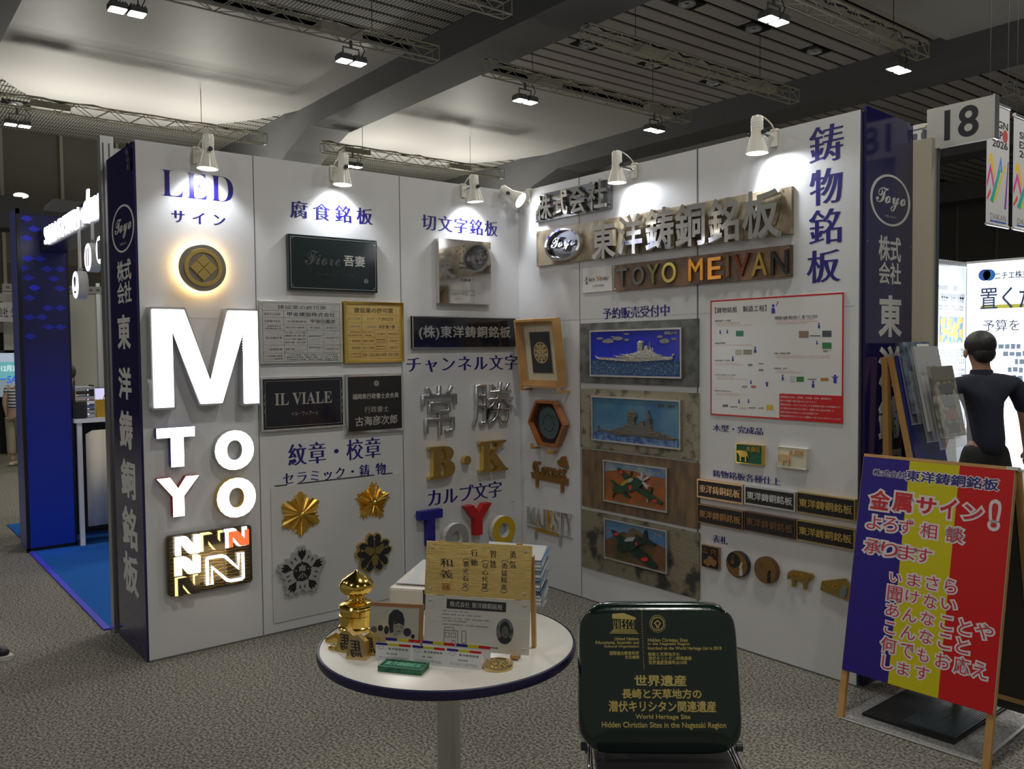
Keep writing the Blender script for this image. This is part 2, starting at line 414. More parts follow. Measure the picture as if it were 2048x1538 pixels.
# lighting trusses
TRM = mat('truss_paint', (.42, .40, .30), .5)
CABLE = mat('black_cable', (.02, .02, .022), .5)
def truss(x, y0, y1, lab, z=5.82, w=.18, h=.20, boxes=()):
    t = thing('lighting_truss', lab, 'truss', Frame((x, y0, z), (0, 1, 0), (0, 0, 1)), 'lighting trusses under the hall ceiling')
    L = y1-y0
    for a, b in ((0, 0), (0, w), (h, 0), (h, w)): MB().tube([(0, a, b-w/2), (L, a, b-w/2)], .012, 6).build('chord', TRM, t)
    m = MB(); n = int(L/.28); s = L/n
    for i in range(n):
        for q in (-w/2, w/2):
            a, b = (0, h) if i % 2 else (h, 0); m.tube([(i*s, a, q), ((i+1)*s, b, q)], .007, 4)
        for e in (0, h): m.tube([(i*s, e, -w/2 if i % 2 else w/2), ((i+1)*s, e, w/2 if i % 2 else -w/2)], .006, 4)
    for e in (0, L): m.tube([(e, 0, -w/2), (e, h, -w/2), (e, h, w/2), (e, 0, w/2), (e, 0, -w/2)], .009, 4)
    o = m.build('lacing', TRM, t); o['kind'] = 'stuff'
    for e in boxes:
        MB().box(e, .05, -.08, e+.62, .16, .08).build('junction_box', mat('junction_box_beige', (.45, .42, .34), .6), t, bevel=.01)
    pts = [(i*L/24, h+.02+.015*math.sin(i*1.7), .03*math.sin(i*2.3)) for i in range(25)]
    MB().tube(pts, .016, 5).build('cable', CABLE, t)
    for e in (L*.2, L*.8): MB().tube([(e, h, 0), (e, 6.75-z if abs(x+12) > 1 else 6.7-z, 0)], .006, 4).build('hanger_rod', CABLE, t)
    return t
truss(-5.9, -2.0, 3.25, 'truss over the curved white board at upper left, end overlapping the near grey beam', boxes=(3.4,))
truss(-5.9, 4.15, 8.85, 'truss above the spotlight corner, running from the near beam to the far beam', boxes=(.9, 3.6))
truss(-3.95, -2.0, 3.05, 'short truss end entering the photo at top centre beside the near beam', boxes=(2.0,))
truss(-3.95, 4.4, 9.35, 'truss with two junction boxes crossing the middle of the grey slats', boxes=(1.0, 3.7))
truss(-1.52, 4.6, 8.9, 'truss at upper right carrying two lit floodlights in front of the far beam', boxes=(2.8,))
truss(-1.52, 11.9, 16.6, 'truss at the right edge behind the aisle number sign', boxes=(.8,))
truss(-12.1, -3.2, 3.2, 'far left truss below the curved end of the big white board', boxes=(2.2,))
truss(-12.0, 4.4, 9.2, 'far truss seen just above the middle of the left booth wall', boxes=(.5, 3.2))
# floodlights
HOUS = mat('floodlight_housing', (.20, .20, .19), .5, .5)
def flood(x, y, lab, z=5.55, twin=True):
    t = thing('floodlight', lab, 'floodlight', Frame((x, y, z), (0, 1, 0), (1, 0, 0)), 'floodlights under the trusses')
    # local: x along truss, y across, z down... built with z up by negative values
    for s in (-1, 1):
        h = MB().prism([rrect(s*.105-.095, -.10, s*.105+.095, .10, .02)], -.035, .03); h.build('housing', HOUS, t)
        f = MB()
        for i in range(6): f.box(s*.105-.08+i*.03, -.08, -.06, s*.105-.072+i*.03, .08, -.035)
        f.build('cooling_fins', HOUS, t)
        MB().prism([rrect(s*.105-.086, -.09, s*.105+.086, .09, .02)], .03, .034).build('lit_panel', FLOOD, t)
    MB().tube([(-.12, 0, -.04), (-.12, 0, -.16), (.12, 0, -.16), (.12, 0, -.04)], .012, 6).build('bracket', HOUS, t)
    MB().tube([(0, 0, -.16), (0, 0, -.262)], .022, 8).build('clamp', HOUS, t)
    MB().tube([(.15, 0, -.05), (.2, .02, -.16), (.12, .02, -.26)], .007, 5).build('cable', CABLE, t)
labs = ['lit twin floodlight at upper left below the big white ceiling board', 'lit twin floodlight just left of the near grey beam', 'lit twin floodlight below the middle white ceiling board', 'lit floodlight under the truss end, above the two right wall spotlights',
        'lit floodlight at the top edge below the slatted ceiling', 'lit floodlight in front of the far beam at upper right', 'lit twin floodlight low at the far left before the hall wall', 'small distant twin floodlight just right of the second wall spotlight']
for (x, y), l in zip(LAMPS, labs): flood(x, y, l)

# ================================================ BOOTH WALLS
HW = 2.7; AX = 2.513; BL = 2.503
wl = struct('wall_booth_left', MB().box(-.06, -BL, 0, 0, 0, HW), WALL)
wr = struct('wall_booth_right', MB().box(-.06, 0, 0, AX, .06, HW), WALL)
wr2 = MB().box(AX-.002, -.002, 0, AX+.001, .062, HW).build('end_cap', ALU, wr)
def seam(parent, ax, v, z0, z1, w=.0022):
    m = MB()
    if ax == 'L': m.box(0, v-w, z0, .0012, v+w, z1)
    else: m.box(v-w, -.0012, z0, v+w, 0, z1)
    m.build('panel_joint', SEAM, parent)
for y in (-1.887, -.951): seam(wl, 'L', y, 0, HW)
for x in (.618, 1.567): seam(wr, 'R', x, 0, HW, .0022 if x < 1 else .0045)
# faint horizontal joints
zj = FL.px((1000, 640))[1]
for a, b in ((-2.5, -1.887), (-1.887, -.951), (-.951, 0)): MB().box(0, a+.01, 1.797, .0008, b-.01, 1.7985).build('sheet_joint', mat('faint_joint', (.42, .42, .42), .6), wl)
for a, b in ((.01, .618), (.618, 1.567), (1.567, 2.5)): MB().box(a+.01, -.0008, 1.80, b-.01, 0, 1.8015).build('sheet_joint', mat('faint_joint'), wr)
# dark base shadow gap trim along both walls
MB().box(0, -BL, 0, .003, 0, .008).build('base_trim', SEAM, wl); MB().box(0, -.003, 0, AX, 0, .008).build('base_trim', SEAM, wr)

# navy end boards
def toyo_logo(t, S, cx, cy, rx, ry, z, m, sub=True):
    ring = MB().prism([circ(cx, cy, rx, ry, 48), circ(cx, cy, rx*.90, ry*.915, 48)[::-1]], z, z+.001); ring.build('logo_ring', m, t)
    write(t, script('Toyo'), (cx-rx*.72, cy-ry*.42, cx+rx*.76, cy+ry*.46), z, z+.001, m, 'logo_script', dx=.004, dy=.004)
    if sub: write(t, 'MEIVAN', (cx-rx*.27, cy-ry*.68, cx+rx*.27, cy-ry*.585), z, z+.001, mat('dim_white', (.30, .30, .33), .4), 'logo_small_text')
BN = Frame((0, -2.503, 0), (1, 0, 0), (0, 0, 1))   # faces -Y
t = thing('company_sign_board', 'tall glossy navy board with white company name at the left end of the booth', 'sign board', Frame((-.27, -2.503, 0), (1, 0, 0), (0, 0, 1)), 'navy company name boards')
S = Frame((-.27, -2.503, 0), (1, 0, 0), (0, 0, 1))
MB().prism([[(-.29, 0), (.268, 0), (.268, 2.69), (-.27, 2.69)]], 0.002, .012).build('board', NAVY, t)
q0, q1 = S.px((224, 457), .012), S.px((269, 457), .012)
lc = S.px((246.5, 457), .012); rx = (q1[0]-q0[0])/2; ry = (S.px((246, 408.6), .012)[1]-S.px((246, 505), .012)[1])/2
toyo_logo(t, S, (q0[0]+q1[0])/2, lc[1], rx, ry, .0125, WHITEV)
def cell(t, S, chs, px0, px1, d, m=WHITEV, **k):
    write(t, chs, cbox(S, px0, px1, d, .96), d, d+.001, m, 'character', **k)
cell(t, S, '株式', (234, 519), (262, 563), .0125, **BOLD); cell(t, S, '会社', (234.5, 563), (262.5, 608), .0125, **BOLD)
for ch, a, b in (('東', (234.6, 628), (261, 700)), ('洋', (236.8, 733), (262.5, 800)), ('鋳', (239, 820), (265, 899)), ('銅', (242, 918), (270.5, 997)), ('銘', (245, 1013), (274, 1096)), ('板', (247, 1107), (277, 1189))): cell(t, S, ch, a, b, .0125, **BLACKW)
foil = MB(); r = random.Random(3)
pts = [(.20+.02*i, 2.58+.018*i+r.uniform(-.008, .008)) for i in range(4)]
V = []; 
for i in range(9):
    for j in range(5): V.append((.205+.012*j+r.uniform(-.004, .004), 2.55+.0165*i, .014+.016*r.random()+.01*(i/8)))
foil.add(V, [(i*5+j, i*5+j+1, i*5+j+6, i*5+j+5) for i in range(8) for j in range(4)]); foil.build('curled_corner', mat('navy_film', (.05, .04, .12), .08, .3, coat=1), t)
SR = Frame((2.53, 0, 0), (0, 1, 0), (0, 0, 1))
t = thing('company_sign_board', 'tall glossy navy board with white company name at the right end of the booth', 'sign board', Frame((2.53, .24, 0), (0, 1, 0), (0, 0, 1)), 'navy company name boards')
S = Frame((2.53, .24, 0), (0, 1, 0), (0, 0, 1))
MB().prism([[(-.21, 0), (.235, 0), (.22, 2.70), (-.218, 2.718)]], -.012, 0).build('board', NAVY, t)
q0, q1 = S.px((1740, 400)), S.px((1820, 402)); ry = (S.px((1775, 348))[1]-S.px((1783, 453))[1])/2
toyo_logo(t, S, (q0[0]+q1[0])/2, S.px((1780, 401))[1], (q1[0]-q0[0])/2, ry, .0005, WHITEV)
cell(t, S, '株式', (1757.5, 472), (1802, 524), .0005, **BOLD); cell(t, S, '会社', (1757.5, 524), (1802, 570), .0005, **BOLD)
for ch, a, b in (('東', (1757, 589), (1804, 676)), ('洋', (1757, 690), (1804, 775)), ('鋳', (1757, 790), (1803, 880)), ('銅', (1757, 893), (1802, 985)), ('銘', (1757, 1000), (1802, 1092)), ('板', (1757, 1110), (1802, 1200))): cell(t, S, ch, a, b, .0005, **BLACKW)
for x, y in ((-.205, 2.6), (.2, 2.62), (-.205, 2.1), (.2, 2.1)): MB().disc((x, y), .004, .0005, .002, 8).build('screw', CHROME, t)
# brace behind the board and beige panel of the neighbour stand
struct('wall_beige', MB().box(2.3, .465, 0, 2.62, .50, 2.62), mat('beige_panel', (.50, .47, .36), .6))

# "18" aisle sign on its post
t = thing('aisle_number_sign', 'white hanging box sign with black number on an aluminium post', 'sign', Frame((2.57, .5, 0), (1, 0, 0), (0, 0, 1)))
S = Frame((2.57, .5, 0), (1, 0, 0), (0, 0, 1))
x0, y0, x1, y1 = rect(S, [(1853.4, 216.4), (1987, 193), (1854, 298), (1986, 277.6)])
MB().box(x0, y0, -.03, x1, y1, 0).build('panel', mat('sign_white', (.50, .50, .47), .45), t)
MB().box(x1, y0-.004, -.045, x1+.008, y1+.004, .004).build('edge_profile', ALU, t)
write(t, '18', pbox(S, (1889, 221), (1957, 268.5), .001), .0005, .0015, INKB, 'number', dx=.02, dy=.012)
MB().box(x0+.012, 0, -.035, x0+.047, y0, -.002).build('post', ALU, t)
MB().box(x0+.047, 0, -.028, x0+.052, y0, -.008).build('post_slot', mat('post_dark', (.06, .07, .09), .4), t)
MB().box(-.22, 2.62, -.04, x0, 2.68, -.015).build('header_rail', ALU, t)
m = MB()
for i in range(2): m.box(x0-.075+i*.04, 2.635, -.015, x0-.055+i*.04, 2.665, -.013)
m.build('rail_slots', SEAM, t)
MB().prism([rrect(x0-.11, 2.685, x0-.005, 2.705, .008)], -.06, 0).build('lamp_cover', CREAM, t)
# event banners
def banner(pts, lab, xp, sh):
    hang = 1
    t = thing('event_banner', lab, 'banner', Frame((xp, 0, 0), (0, 1, 0), (0, 0, 1)), 'hanging event banners')
    S = Frame((xp, 0, 0), (0, 1, 0), (0, 0, 1)); x0, y0, x1, y1 = rect(S, pts); w = x1-x0; h = y1-y0
    MB().box(x0, y0, -.004, x1, y1, 0).build('cloth', mat('banner_cloth', (.62, .62, .64), .7), t)
    MB().tube([(x0, y0, 0), (x1, y0, 0)], w*.03, 8).build('bottom_bar', ALU, t); MB().tube([(x0, y1, 0), (x1, y1, 0)], w*.03, 8).build('top_bar', ALU, t)
    X = lambda u: x0+u*w; Y = lambda v: y1-v*h
    for u in (.1, .9): MB().tube([(X(u), y1, -.002), (X(u), 6.69, -.002)], .003, 5).build('hanging_wire', CABLE, t)
    for i, (s, a, b) in enumerate((('SIGN', .13, .19), ('EXP', .215, .275), ('2026', .295, .355))): write(t, s, (X(.22), Y(b), X(.92 if s != 'EXP' else .68), Y(a)), .0005, .0015, INKB, 'title_text', dx=.02, dy=.01)
    MB().disc((X(.80), Y(.245)), w*.125, .0005, .0015, 24, rx=w*.11).build('red_dot', REDP, t)
    R = [((.95, .55, .02), [(.05, .52), (.12, .42), (.22, .42), (.36, .6), (.30, .62), (.18, .47)]), ((.75, .05, .30), [(.0, .65), (.15, .5), (.33, .66), (.30, .70), (.16, .56), (.02, .70)]),
         ((.04, .25, .75), [(.42, .62), (.62, .42), (.68, .55), (.62, .55), (.60, .47), (.46, .64)]), ((.03, .45, .35), [(.16, .80), (.55, .52), (.60, .55), (.28, .82)]), ((.75, .65, .05), [(.28, .82), (.8, .48), (.84, .50), (.40, .80)]), ((.25, .05, .45), [(.8, .85), (.94, .45), (.97, .45), (.88, .85)]), ((.8, .08, .05), [(0, .79), (.16, .70), (.18, .74), (.04, .80)])]
    for i, (c, p) in enumerate(R):
        MB().prism([[(X(a), Y(b)) for a, b in p]], .0004+i*.0002, .0008+i*.0002).build('ribbon', mat('banner_c%d' % i, c, .6), t)
    write(t, 'DAIKAN', (X(.18), Y(.955), X(.88), Y(.905)), .0005, .0012, GREYT, 'sponsor_text', dx=-.012, dy=-.012)
    MB().box(X(.16), Y(.975), .0005, X(.90), Y(.963), .0012).build('sponsor_stripe', mat('banner_blue', (.02, .10, .55), .5), t)
banner([(1974, 196), (2018, 221), (1974, 447), (2018, 456)], 'white hanging event banner partly hidden behind the number sign', 1.6, 0)
banner([(2027, 226), (2075, 250), (2027, 456), (2075, 466)], 'white hanging event banner cut off by the right edge of the photo', 1.6, 0)
# ================================================ LEFT WALL DISPLAY
def heading(frame, s, a, b, lab, split=True, m=INK, d=.0015, cat='lettering', dots=None, **k):
    kk = dict(MIN); kk.update(k)
    S, w, h = place(frame, [a, (b[0], a[1]), (a[0], b[1]), b], d)
    bx = pbox(S, a, b, d)
    cx = (bx[0]+bx[2])/2; cy = (bx[1]+bx[3])/2; S = frame.sub(S_c(frame, S, cx, cy)[0], S_c(frame, S, cx, cy)[1])
    t = thing('heading_lettering', lab, cat, S)
    bx = pbox(S, a, b, d)
    write(t, s, bx, .0002, d, m, split=split, **kk)
    return t, S, bx
def S_c(frame, S, cx, cy):
    q = S.w(cx, cy)-frame.o; return float(q@frame.r), float(q@frame.u)
heading(FL, serif('LED'), (322, 338), (467, 405), 'large blue serif LED heading on the left wall above the round crest lamp', dx=-.016, dy=-.016, sp=.02)
heading(FL, 'サイン', (343, 420), (451, 452), 'small blue katakana heading directly under the large LED heading', sp=.45)
heading(FL, '腐食銘板', (580, 400), (746, 450), 'blue four character heading above the dark green nameplate with script lettering', sp=.28)
heading(FL, '紋章・校章', (576, 889), (762, 914), 'blue heading on the left wall above the four emblems', sp=.08)
heading(FL, 'セラミック・鋳 物', (565.5, 946), (772, 947), 'smaller blue heading line just above the black rule over the emblems', sp=.12)
heading(FL, '切文字銘板', (843, 427), (996.5, 473.5), 'blue five character heading above the square mirror nameplate', sp=.10)
heading(FL, 'チャンネル文字', (813, 713), (1035.4, 739), 'blue heading between the long black nameplate and the silver brush characters', sp=.1)
heading(FL, 'カルプ文字', (855, 980), (1003.7, 992.7), 'blue heading between the gold letters and the coloured foam letters')
# LED round crest lamp
S, w, h = place(FL, [(357, 489), (453, 489), (357, 582), (453, 582)], .05)
t = thing('crest_lamp', 'round gold crest lamp with a warm halo under the LED heading', 'lamp', S)
w = (w+h)/2
MB().lathe([(w*.98, .03), (w, .034), (w, .05), (w*.97, .054), (0, .054)], 56).build('disc', mat('brushed_nickel', (.36, .33, .27), .35, .9), t)
MB().lathe([(w*.62, .054), (w*.64, .062), (w*.80, .062), (w*.82, .054)], 56).build('ring', GOLDR, t)
m = MB()
for i, j in ((0, 0), (1, 0), (0, 1), (1, 1)):
    a = w*.40; q = [(i-1, j-1), (i, j-1), (i, j), (i-1, j)]
    c, s_ = math.cos(math.radians(45)), math.sin(math.radians(45)); g = .03
    pp = [((x+(.5-i)*g*0)*a, (y)*a) for x, y in q]
    pp = [(x*(1-g)+(i-.5)*a*g*2, y*(1-g)+(j-.5)*a*g*2) for x, y in pp]
    MB().prism([[(x*c-y*s_, x*s_+y*c) for x, y in pp]], .054, .066).build('crest_square', GOLDR, t, bevel=.002)
MB().lathe([(w*.80, .010), (w*.90, .012), (w*.90, .026), (w*.80, .028)], 48).build('halo_strip', mat('halo_led', (1, .8, .5), .5, emit=(1, .66, .26), es=26), t)
MB().lathe([(.03, 0), (.03, .03)], 12).build('stem', DARKK, t)
# big lit letters
def lit_letter(name, lab, loops, S, depth, body, face, inset=.0, back=None):
    t = thing(name, lab, 'letter', S)
    MB().prism(loops, .004, depth-.003).build('side', body, t)
    MB().prism(loops, depth-.003, depth).build('lit_face', face, t)
    return t
D = .085
S, w, h = place(FL, [(306, 618.6), (516.5, 622), (310, 815), (517, 807)], D)
Mp = [(0, 0), (0, 1), (.285, 1), (.525, .235), (.715, 1), (1, 1), (1, 0), (.86, 0), (.86, .80), (.63, .02), (.43, .02), (.172, .80), (.172, 0)]
lp = [(-w+x*2*w, -h+y*2*h) for x, y in Mp][::-1]
t = thing('channel_letter_m', 'huge lit white letter M with aluminium sides on the left wall', 'letter', S)
big = np.array(lp)
MB().prism([weight(big, .012, .012)], .004, D-.012).build('side', ALU, t)
MB().prism([lp], D-.012, D).build('lit_face', LEDW, t)
m = MB()
for i in range(26):
    y = h-.01-i*(2*h-.02)/26
    m.box(w*.715, y-.003, D-.03, w*.722, y+.003, D-.02)
    yy = h*.55-i*(1.5*h)/26; m.box(w*.705, yy-.003, D-.02, w*.712, yy+.003, D-.012)
o = m.build('led_dots', LEDW, t); o['kind'] = 'stuff'
write(t, 'TOYO', (-w-.030, -h+.0, -w-.012, -h+.15), D-.012, D-.011, WHITEV, 'side_text')
def fontletter(ch, pts, depth, body, lab, name='lit_letter', face=LEDP, dx=.05, dy=.045, pads=0):
    S, w, h = place(FL, pts, depth)
    return lit_letter(name, lab, fit(layout(ch, dx=dx, dy=dy), (-w, -h, w, h))[0], S, depth, body, face), S, w, h
SIDEB = mat('letter_side_blue', (.05, .04, .3), .4); SIDER = mat('letter_side_red', (.4, .01, .02), .4); SIDEY = mat('letter_side_yellow', (.6, .4, .05), .4)
S, w, h = place(FL, [(314, 857), (390.5, 853), (314, 936), (390, 932)], .05)
T_ = [(-w, h), (-w, h*.5), (-w*.28, h*.5), (-w*.28, -h), (w*.40, -h), (w*.40, h*.5), (w, h*.5), (w, h)]
lit_letter('lit_letter', 'lit white block letter T with violet sides below the huge M', [T_], S, .05, SIDEB, LEDP)
fontletter('O', [(430, 862), (508, 859), (430, 941), (508, 939)], .05, ALU, 'lit white letter O to the right of the lit T', dx=.085, dy=.055)
fontletter('Y', [(314, 957), (399, 951), (315, 1035), (399, 1031)], .05, SIDER, 'lit white letter Y with red sides below the lit T', dx=.06, dy=.03)
fontletter('O', [(434, 957), (512, 954), (434, 1036), (512, 1034)], .05, SIDEY, 'lit white letter O with yellow sides beside the lit Y', dx=.085, dy=.055)
# NN sample panel
S, w, h = place(FL, [(333, 1073), (503.5, 1049), (336, 1193), (504.5, 1165)], .03)
t = thing('led_sample_panel', 'black rippled panel with six differently lit N letters below the lit letters', 'panel', S)
RIP = mat('rippled_black_gloss', (.035, .028, .018), .12, coat=.6)
MB().prism([rrect(-w, -h, w, h, .02)], .004, .03).build('board', RIP, t)
m = MB(); r = random.Random(5)
for j in range(17):
    y = -h+.012+j*(2*h-.024)/16
    for i in range(3):
        xa = -w+.01+i*(2*w-.02)/3; xb = xa+(2*w-.02)/3-.006
        n = 8; top = [(xa+(xb-xa)*k/n, y+.004*math.sin(k*1.1+j*2+i)+.004) for k in range(n+1)]; bot = [(x, yy-.0045) for x, yy in top]
        m.prism([bot+top[::-1]], .03, .034)
m.build('ripple_relief', mat('ripple_gold_glint', (.30, .20, .06), .25, .7), t)  # gold colour paints the light reflected on the black ripples
z8 = Z1(320, 1030, 8.545)
def Nshape(S, x0, y0, x1, y1, st, d, up=.0):
    """N with rounded shoulder, in pixels given as TL/BR local box"""
    a = x0; b = x1; c = y0; e = y1; W_ = b-a; H_ = e-c; s = st*W_
    return [(a, c), (a, e-.02*H_), (a+.03*W_, e), (a+.40*W_, e), (a+.50*W_, e-.05*H_), (b-s, c+.42*H_), (b-s, e), (b, e), (b, c+.04*H_), (b-.04*W_, c), (b-.36*W_, c), (b-.46*W_, c+.05*H_), (a+s, e-.36*H_), (a+s, c)][::-1]
def addN(a, b, st, z0, z1, m, nm='letter_n', off=(0, 0)):
    bx = pbox(S, z8([a])[0], z8([b])[0], .045); bx = [bx[0]+off[0], bx[1]+off[1], bx[2]+off[0], bx[3]+off[1]]
    return MB().prism([Nshape(S, *bx, st, 0)], z0, z1).build(nm, m, t)
DKN = mat('dark_n', (.10, .085, .06), .4, .6)
addN((258, 388), (672, 638), .21, .036, .055, LEDW); addN((682, 316), (1085, 575), .21, .036, .040, LEDWARM, 'backlight'); addN((735, 345), (1105, 572), .21, .045, .055, DKN)
addN((1102, 252), (1498, 515), .21, .034, .040, LEDW, 'backlight'); addN((1165, 288), (1512, 500), .20, .045, .055, LEDRED)
addN((245, 735), (655, 990), .21, .034, .040, LEDWARM, 'backlight'); addN((275, 748), (688, 972), .21, .045, .055, LEDP)
addN((262, 1082), (660, 1325), .21, .034, .040, LEDWARM, 'backlight'); addN((300, 1088), (678, 1318), .21, .045, .055, DKN)
bx = pbox(S, z8([(800, 738)])[0], z8([(1425, 1085)])[0], .045)
o = Nshape(S, *bx, .13, 0)
m = MB(); m.tube([(x, y, .046) for x, y in o], .0085, 8, closed=True); m.build('neon_outline', LEDP, t)
area('sample_panel_glow', tuple(S.w(0, -.02, .075)), .2, .25, (1, .75, .4), tuple(-S.n))

# plaques
def plate(frame, pts, d, name, lab, cat, m, edge=None, thick=None, group=None, z0=.0):
    S, w, h = place(frame, pts, d)
    t = thing(name, lab, cat, S, group)
    MB().box(-w, -h, z0, w, h, d).build('plate', m, t, bevel=.0012)
    return t, S, w, h
def rim(t, w, h, rw, z0, z1, m, ins=0., name='rim'): return frame_mb(-w+ins, -h+ins, w-ins, h-ins, rw, z0, z1).build(name, m, t, bevel=.001)
t, S, w, h = plate(FL, [(576.7, 467), (754.5, 481.5), (578, 581), (754.5, 584)], .03, 'etched_nameplate', 'dark green-black nameplate with a silver script word and two kanji', 'nameplate', mat('green_black_lacquer', (.006, .014, .015), .2, coat=.35))
zd = Z1(510, 380, 3.075)
SIL = mat('etched_silver', (.70, .70, .66), .3, .9); DIMS = mat('etched_dim', (.20, .21, .21), .2, .9)
rim(t, w, h, .002, .03, .0308, SIL, .012, 'border_line')
for sx in (-1, 1):
    for sy in (-1, 1):
        MB().tube([(sx*(w-.012)-sx*.018*math.cos(a), sy*(h-.012)-sy*.018*math.sin(a), .0305) for a in [math.pi/2*i/6 for i in range(7)]], .0009, 5).build('corner_scroll', SIL, t)
write(t, script('Fiore'), pbox(S, zd([(305, 368)])[0], zd([(525, 470)])[0], .03), .03, .031, DIMS, 'script_text')
write(t, '吾妻', pbox(S, zd([(545, 400)])[0], zd([(677, 475)])[0], .03), .03, .031, SIL, 'kanji_text', **BOLD)
write(t, 'フィオーレ　アヅマ', pbox(S, zd([(375, 505)])[0], zd([(610, 538)])[0], .03), .03, .031, DIMS, 'kana_text')
c = S.px(zd([(684, 562)])[0], .03); MB().ring(c, .011, .0135, .03, .031, 24).box(c[0]-.009, c[1]-.004, .03, c[0]+.009, c[1]-.0015, .031).box(c[0]-.009, c[1]+.0015, .03, c[0]+.009, c[1]+.004, .031).build('crest', SIL, t)
def lic_rows(t, S, d, w, h, rows, cols, m, ox=0):
    mb = frame_mb(-w, -h, w, h, .0012, d, d+.0004)
    for y in rows: mb.box(-w, y-.0005, d, w, y+.0005, d+.0004)
    for x, ya, yb in cols: mb.box(x-.0005, ya, d, x+.0005, yb, d+.0004)
    mb.build('ruled_lines', m, t)
t, S, w, h = plate(FL, [(516.5, 601), (684.6, 604.4), (522, 726.3), (685.6, 726.3)], .018, 'licence_plate', 'brushed silver construction licence plate with ruled rows of black writing', 'nameplate', BRUSH)
W2, H2 = w-.018, h-.012; ys = [H2-2*H2*v for v in (.13, .25, .37, .47, .72, .86)]
lic_rows(t, S, .018, W2, H2, ys, [(-W2+.27*2*W2*.98, -H2, ys[0]), (-W2+.56*2*W2, ys[5], ys[2]), (-W2+.78*2*W2, ys[5], ys[2])], INKB)
def col(u): return -W2+u*2*W2
def row(v): return H2-v*2*H2
def wr_(s, u0, v0, u1, v1, m=INKB, **k): return write(t, s, (col(u0), row(v1), col(u1), row(v0)), D0, D0+.0004, m, 'engraved_text', **k)
D0 = .018
wr_('建設業の許可票', .19, .035, .82, .105); wr_('甲金建設株式会社', .31, .15, .94, .225, dx=.01, dy=.01); wr_('商号又は名称', .02, .17, .22, .215); wr_('代表者の氏名', .02, .29, .22, .335); wr_('代表取締役', .31, .295, .56, .335); wr_('甲斐田義彦', .61, .27, .94, .345, dx=.01, dy=.01)
for i, (s, u0, v0, u1, v1) in enumerate((('一般建設業又は', .03, .385, .23, .41), ('特定建設業の別', .03, .425, .23, .45), ('許可を受けた建設業', .29, .40, .53, .435), ('許可番号', .60, .40, .74, .435), ('許可年月日', .82, .40, .96, .435), ('特定建設業', .04, .58, .24, .615), ('一般建設業', .04, .775, .24, .81), ('土木工事業、とび・土工工事業', .28, .49, .54, .52), ('鋼構造物工事業、舗装工事業', .28, .545, .54, .575), ('しゅんせつ工事業、水道施設工事業', .28, .605, .54, .635), ('解体工事業、塗装工事業', .28, .66, .54, .69), ('福岡県知事許可', .58, .55, .76, .58), ('令和7年3月12日', .80, .58, .98, .61), ('建築工事業', .28, .775, .40, .81), ('福岡県知事許可', .58, .75, .76, .78), ('令和7年3月12日', .80, .775, .98, .81), ('この店舗で営業', .03, .89, .24, .92), ('している建設業', .03, .94, .24, .97), ('土木工事業、建築工事業、とび・土工工事業', .32, .88, .96, .905), ('鋼構造物工事業、舗装工事業、しゅんせつ工事業', .29, .92, .97, .945), ('水道施設工事業、解体工事業、塗装工事業', .29, .96, .97, .985))): wr_(s, u0, v0, u1, v1, INKB)
t, S, w, h = plate(FL, [(686.6, 603.5), (806.6, 605), (688, 726), (806.6, 724)], .018, 'licence_plate', 'gold framed construction licence plate beside the silver one', 'nameplate', BRUSHG)
rim(t, w, h, .014, .012, .026, GOLD, 0, 'frame')
W2, H2 = w-.024, h-.022; ys = [H2-2*H2*v for v in (.17, .32, .46, .59, .72, .86)]
lic_rows(t, S, .018, W2, H2, ys, [(-W2+.27*2*W2, -H2, ys[0]), (-W2+.51*2*W2, ys[5], ys[2]), (-W2+.74*2*W2, ys[5], ys[2])], BRONZE)
wr_('建設業の許可票', .13, .04, .87, .14, dx=.008, dy=.008); wr_('リック・プロ株式会社', .37, .215, .87, .28); wr_('井田 隆一郎', .59, .36, .90, .43, dx=.01, dy=.01); wr_('代表取締役', .36, .375, .55, .42, GREYT); wr_('商号又は名称', .02, .225, .24, .27, GREYT); wr_('代表者の氏名', .02, .37, .24, .415, GREYT)
for s, u0, v0, u1, v1 in (('一般建設業又は', .02, .485, .25, .515), ('特定建設業の別', .02, .54, .25, .57), ('許可を受けた', .28, .485, .49, .515), ('建設業', .33, .54, .45, .57), ('許可番号', .55, .51, .71, .55), ('許可年月日', .77, .51, .98, .55), ('一般建設業', .04, .64, .24, .68), ('一般建設業', .04, .77, .24, .81), ('建築工事業', .29, .64, .49, .68), ('防水工事業', .29, .77, .49, .81), ('福岡県知事許可', .53, .62, .72, .65), ('般-第12345号', .54, .67, .71, .70), ('福岡県知事許可', .53, .75, .72, .78), ('般-第12345号', .54, .80, .71, .83), ('令和6年', .79, .64, .95, .68), ('令和6年', .79, .77, .95, .81), ('この店舗で営業', .02, .885, .25, .915), ('している建設業', .02, .94, .25, .97), ('建築一式総合建設工事業・防水工事業', .28, .895, .97, .955)): wr_(s, u0, v0, u1, v1, BRONZE)
t, S, w, h = plate(FL, [(521.4, 755.6), (689, 749), (523, 864.5), (689, 853)], .022, 'etched_nameplate', 'black nameplate with silver edge and a two word serif name below the silver licence plate', 'nameplate', BRUSH)
MB().box(-w+.012, -h+.012, .022, w-.012, h-.012, .0228).build('black_field', BLACKG, t); rim(t, w, h, .0015, .0229, .0233, SIL, .024, 'border_line')
W2, H2 = w, h; D0 = .023
wr_(serif('IL VIALE'), .155, .30, .84, .53, SIL); wr_('イル・ヴィアーレ', .345, .655, .67, .735, SIL)
for s in (-1, 1):
    MB().tube([(s*(w-.022)+.004*math.sin(i*.9), -h*.45+i*h*.9/24, .0235) for i in range(25)], .0014, 5).build('side_ornament', SIL, t)
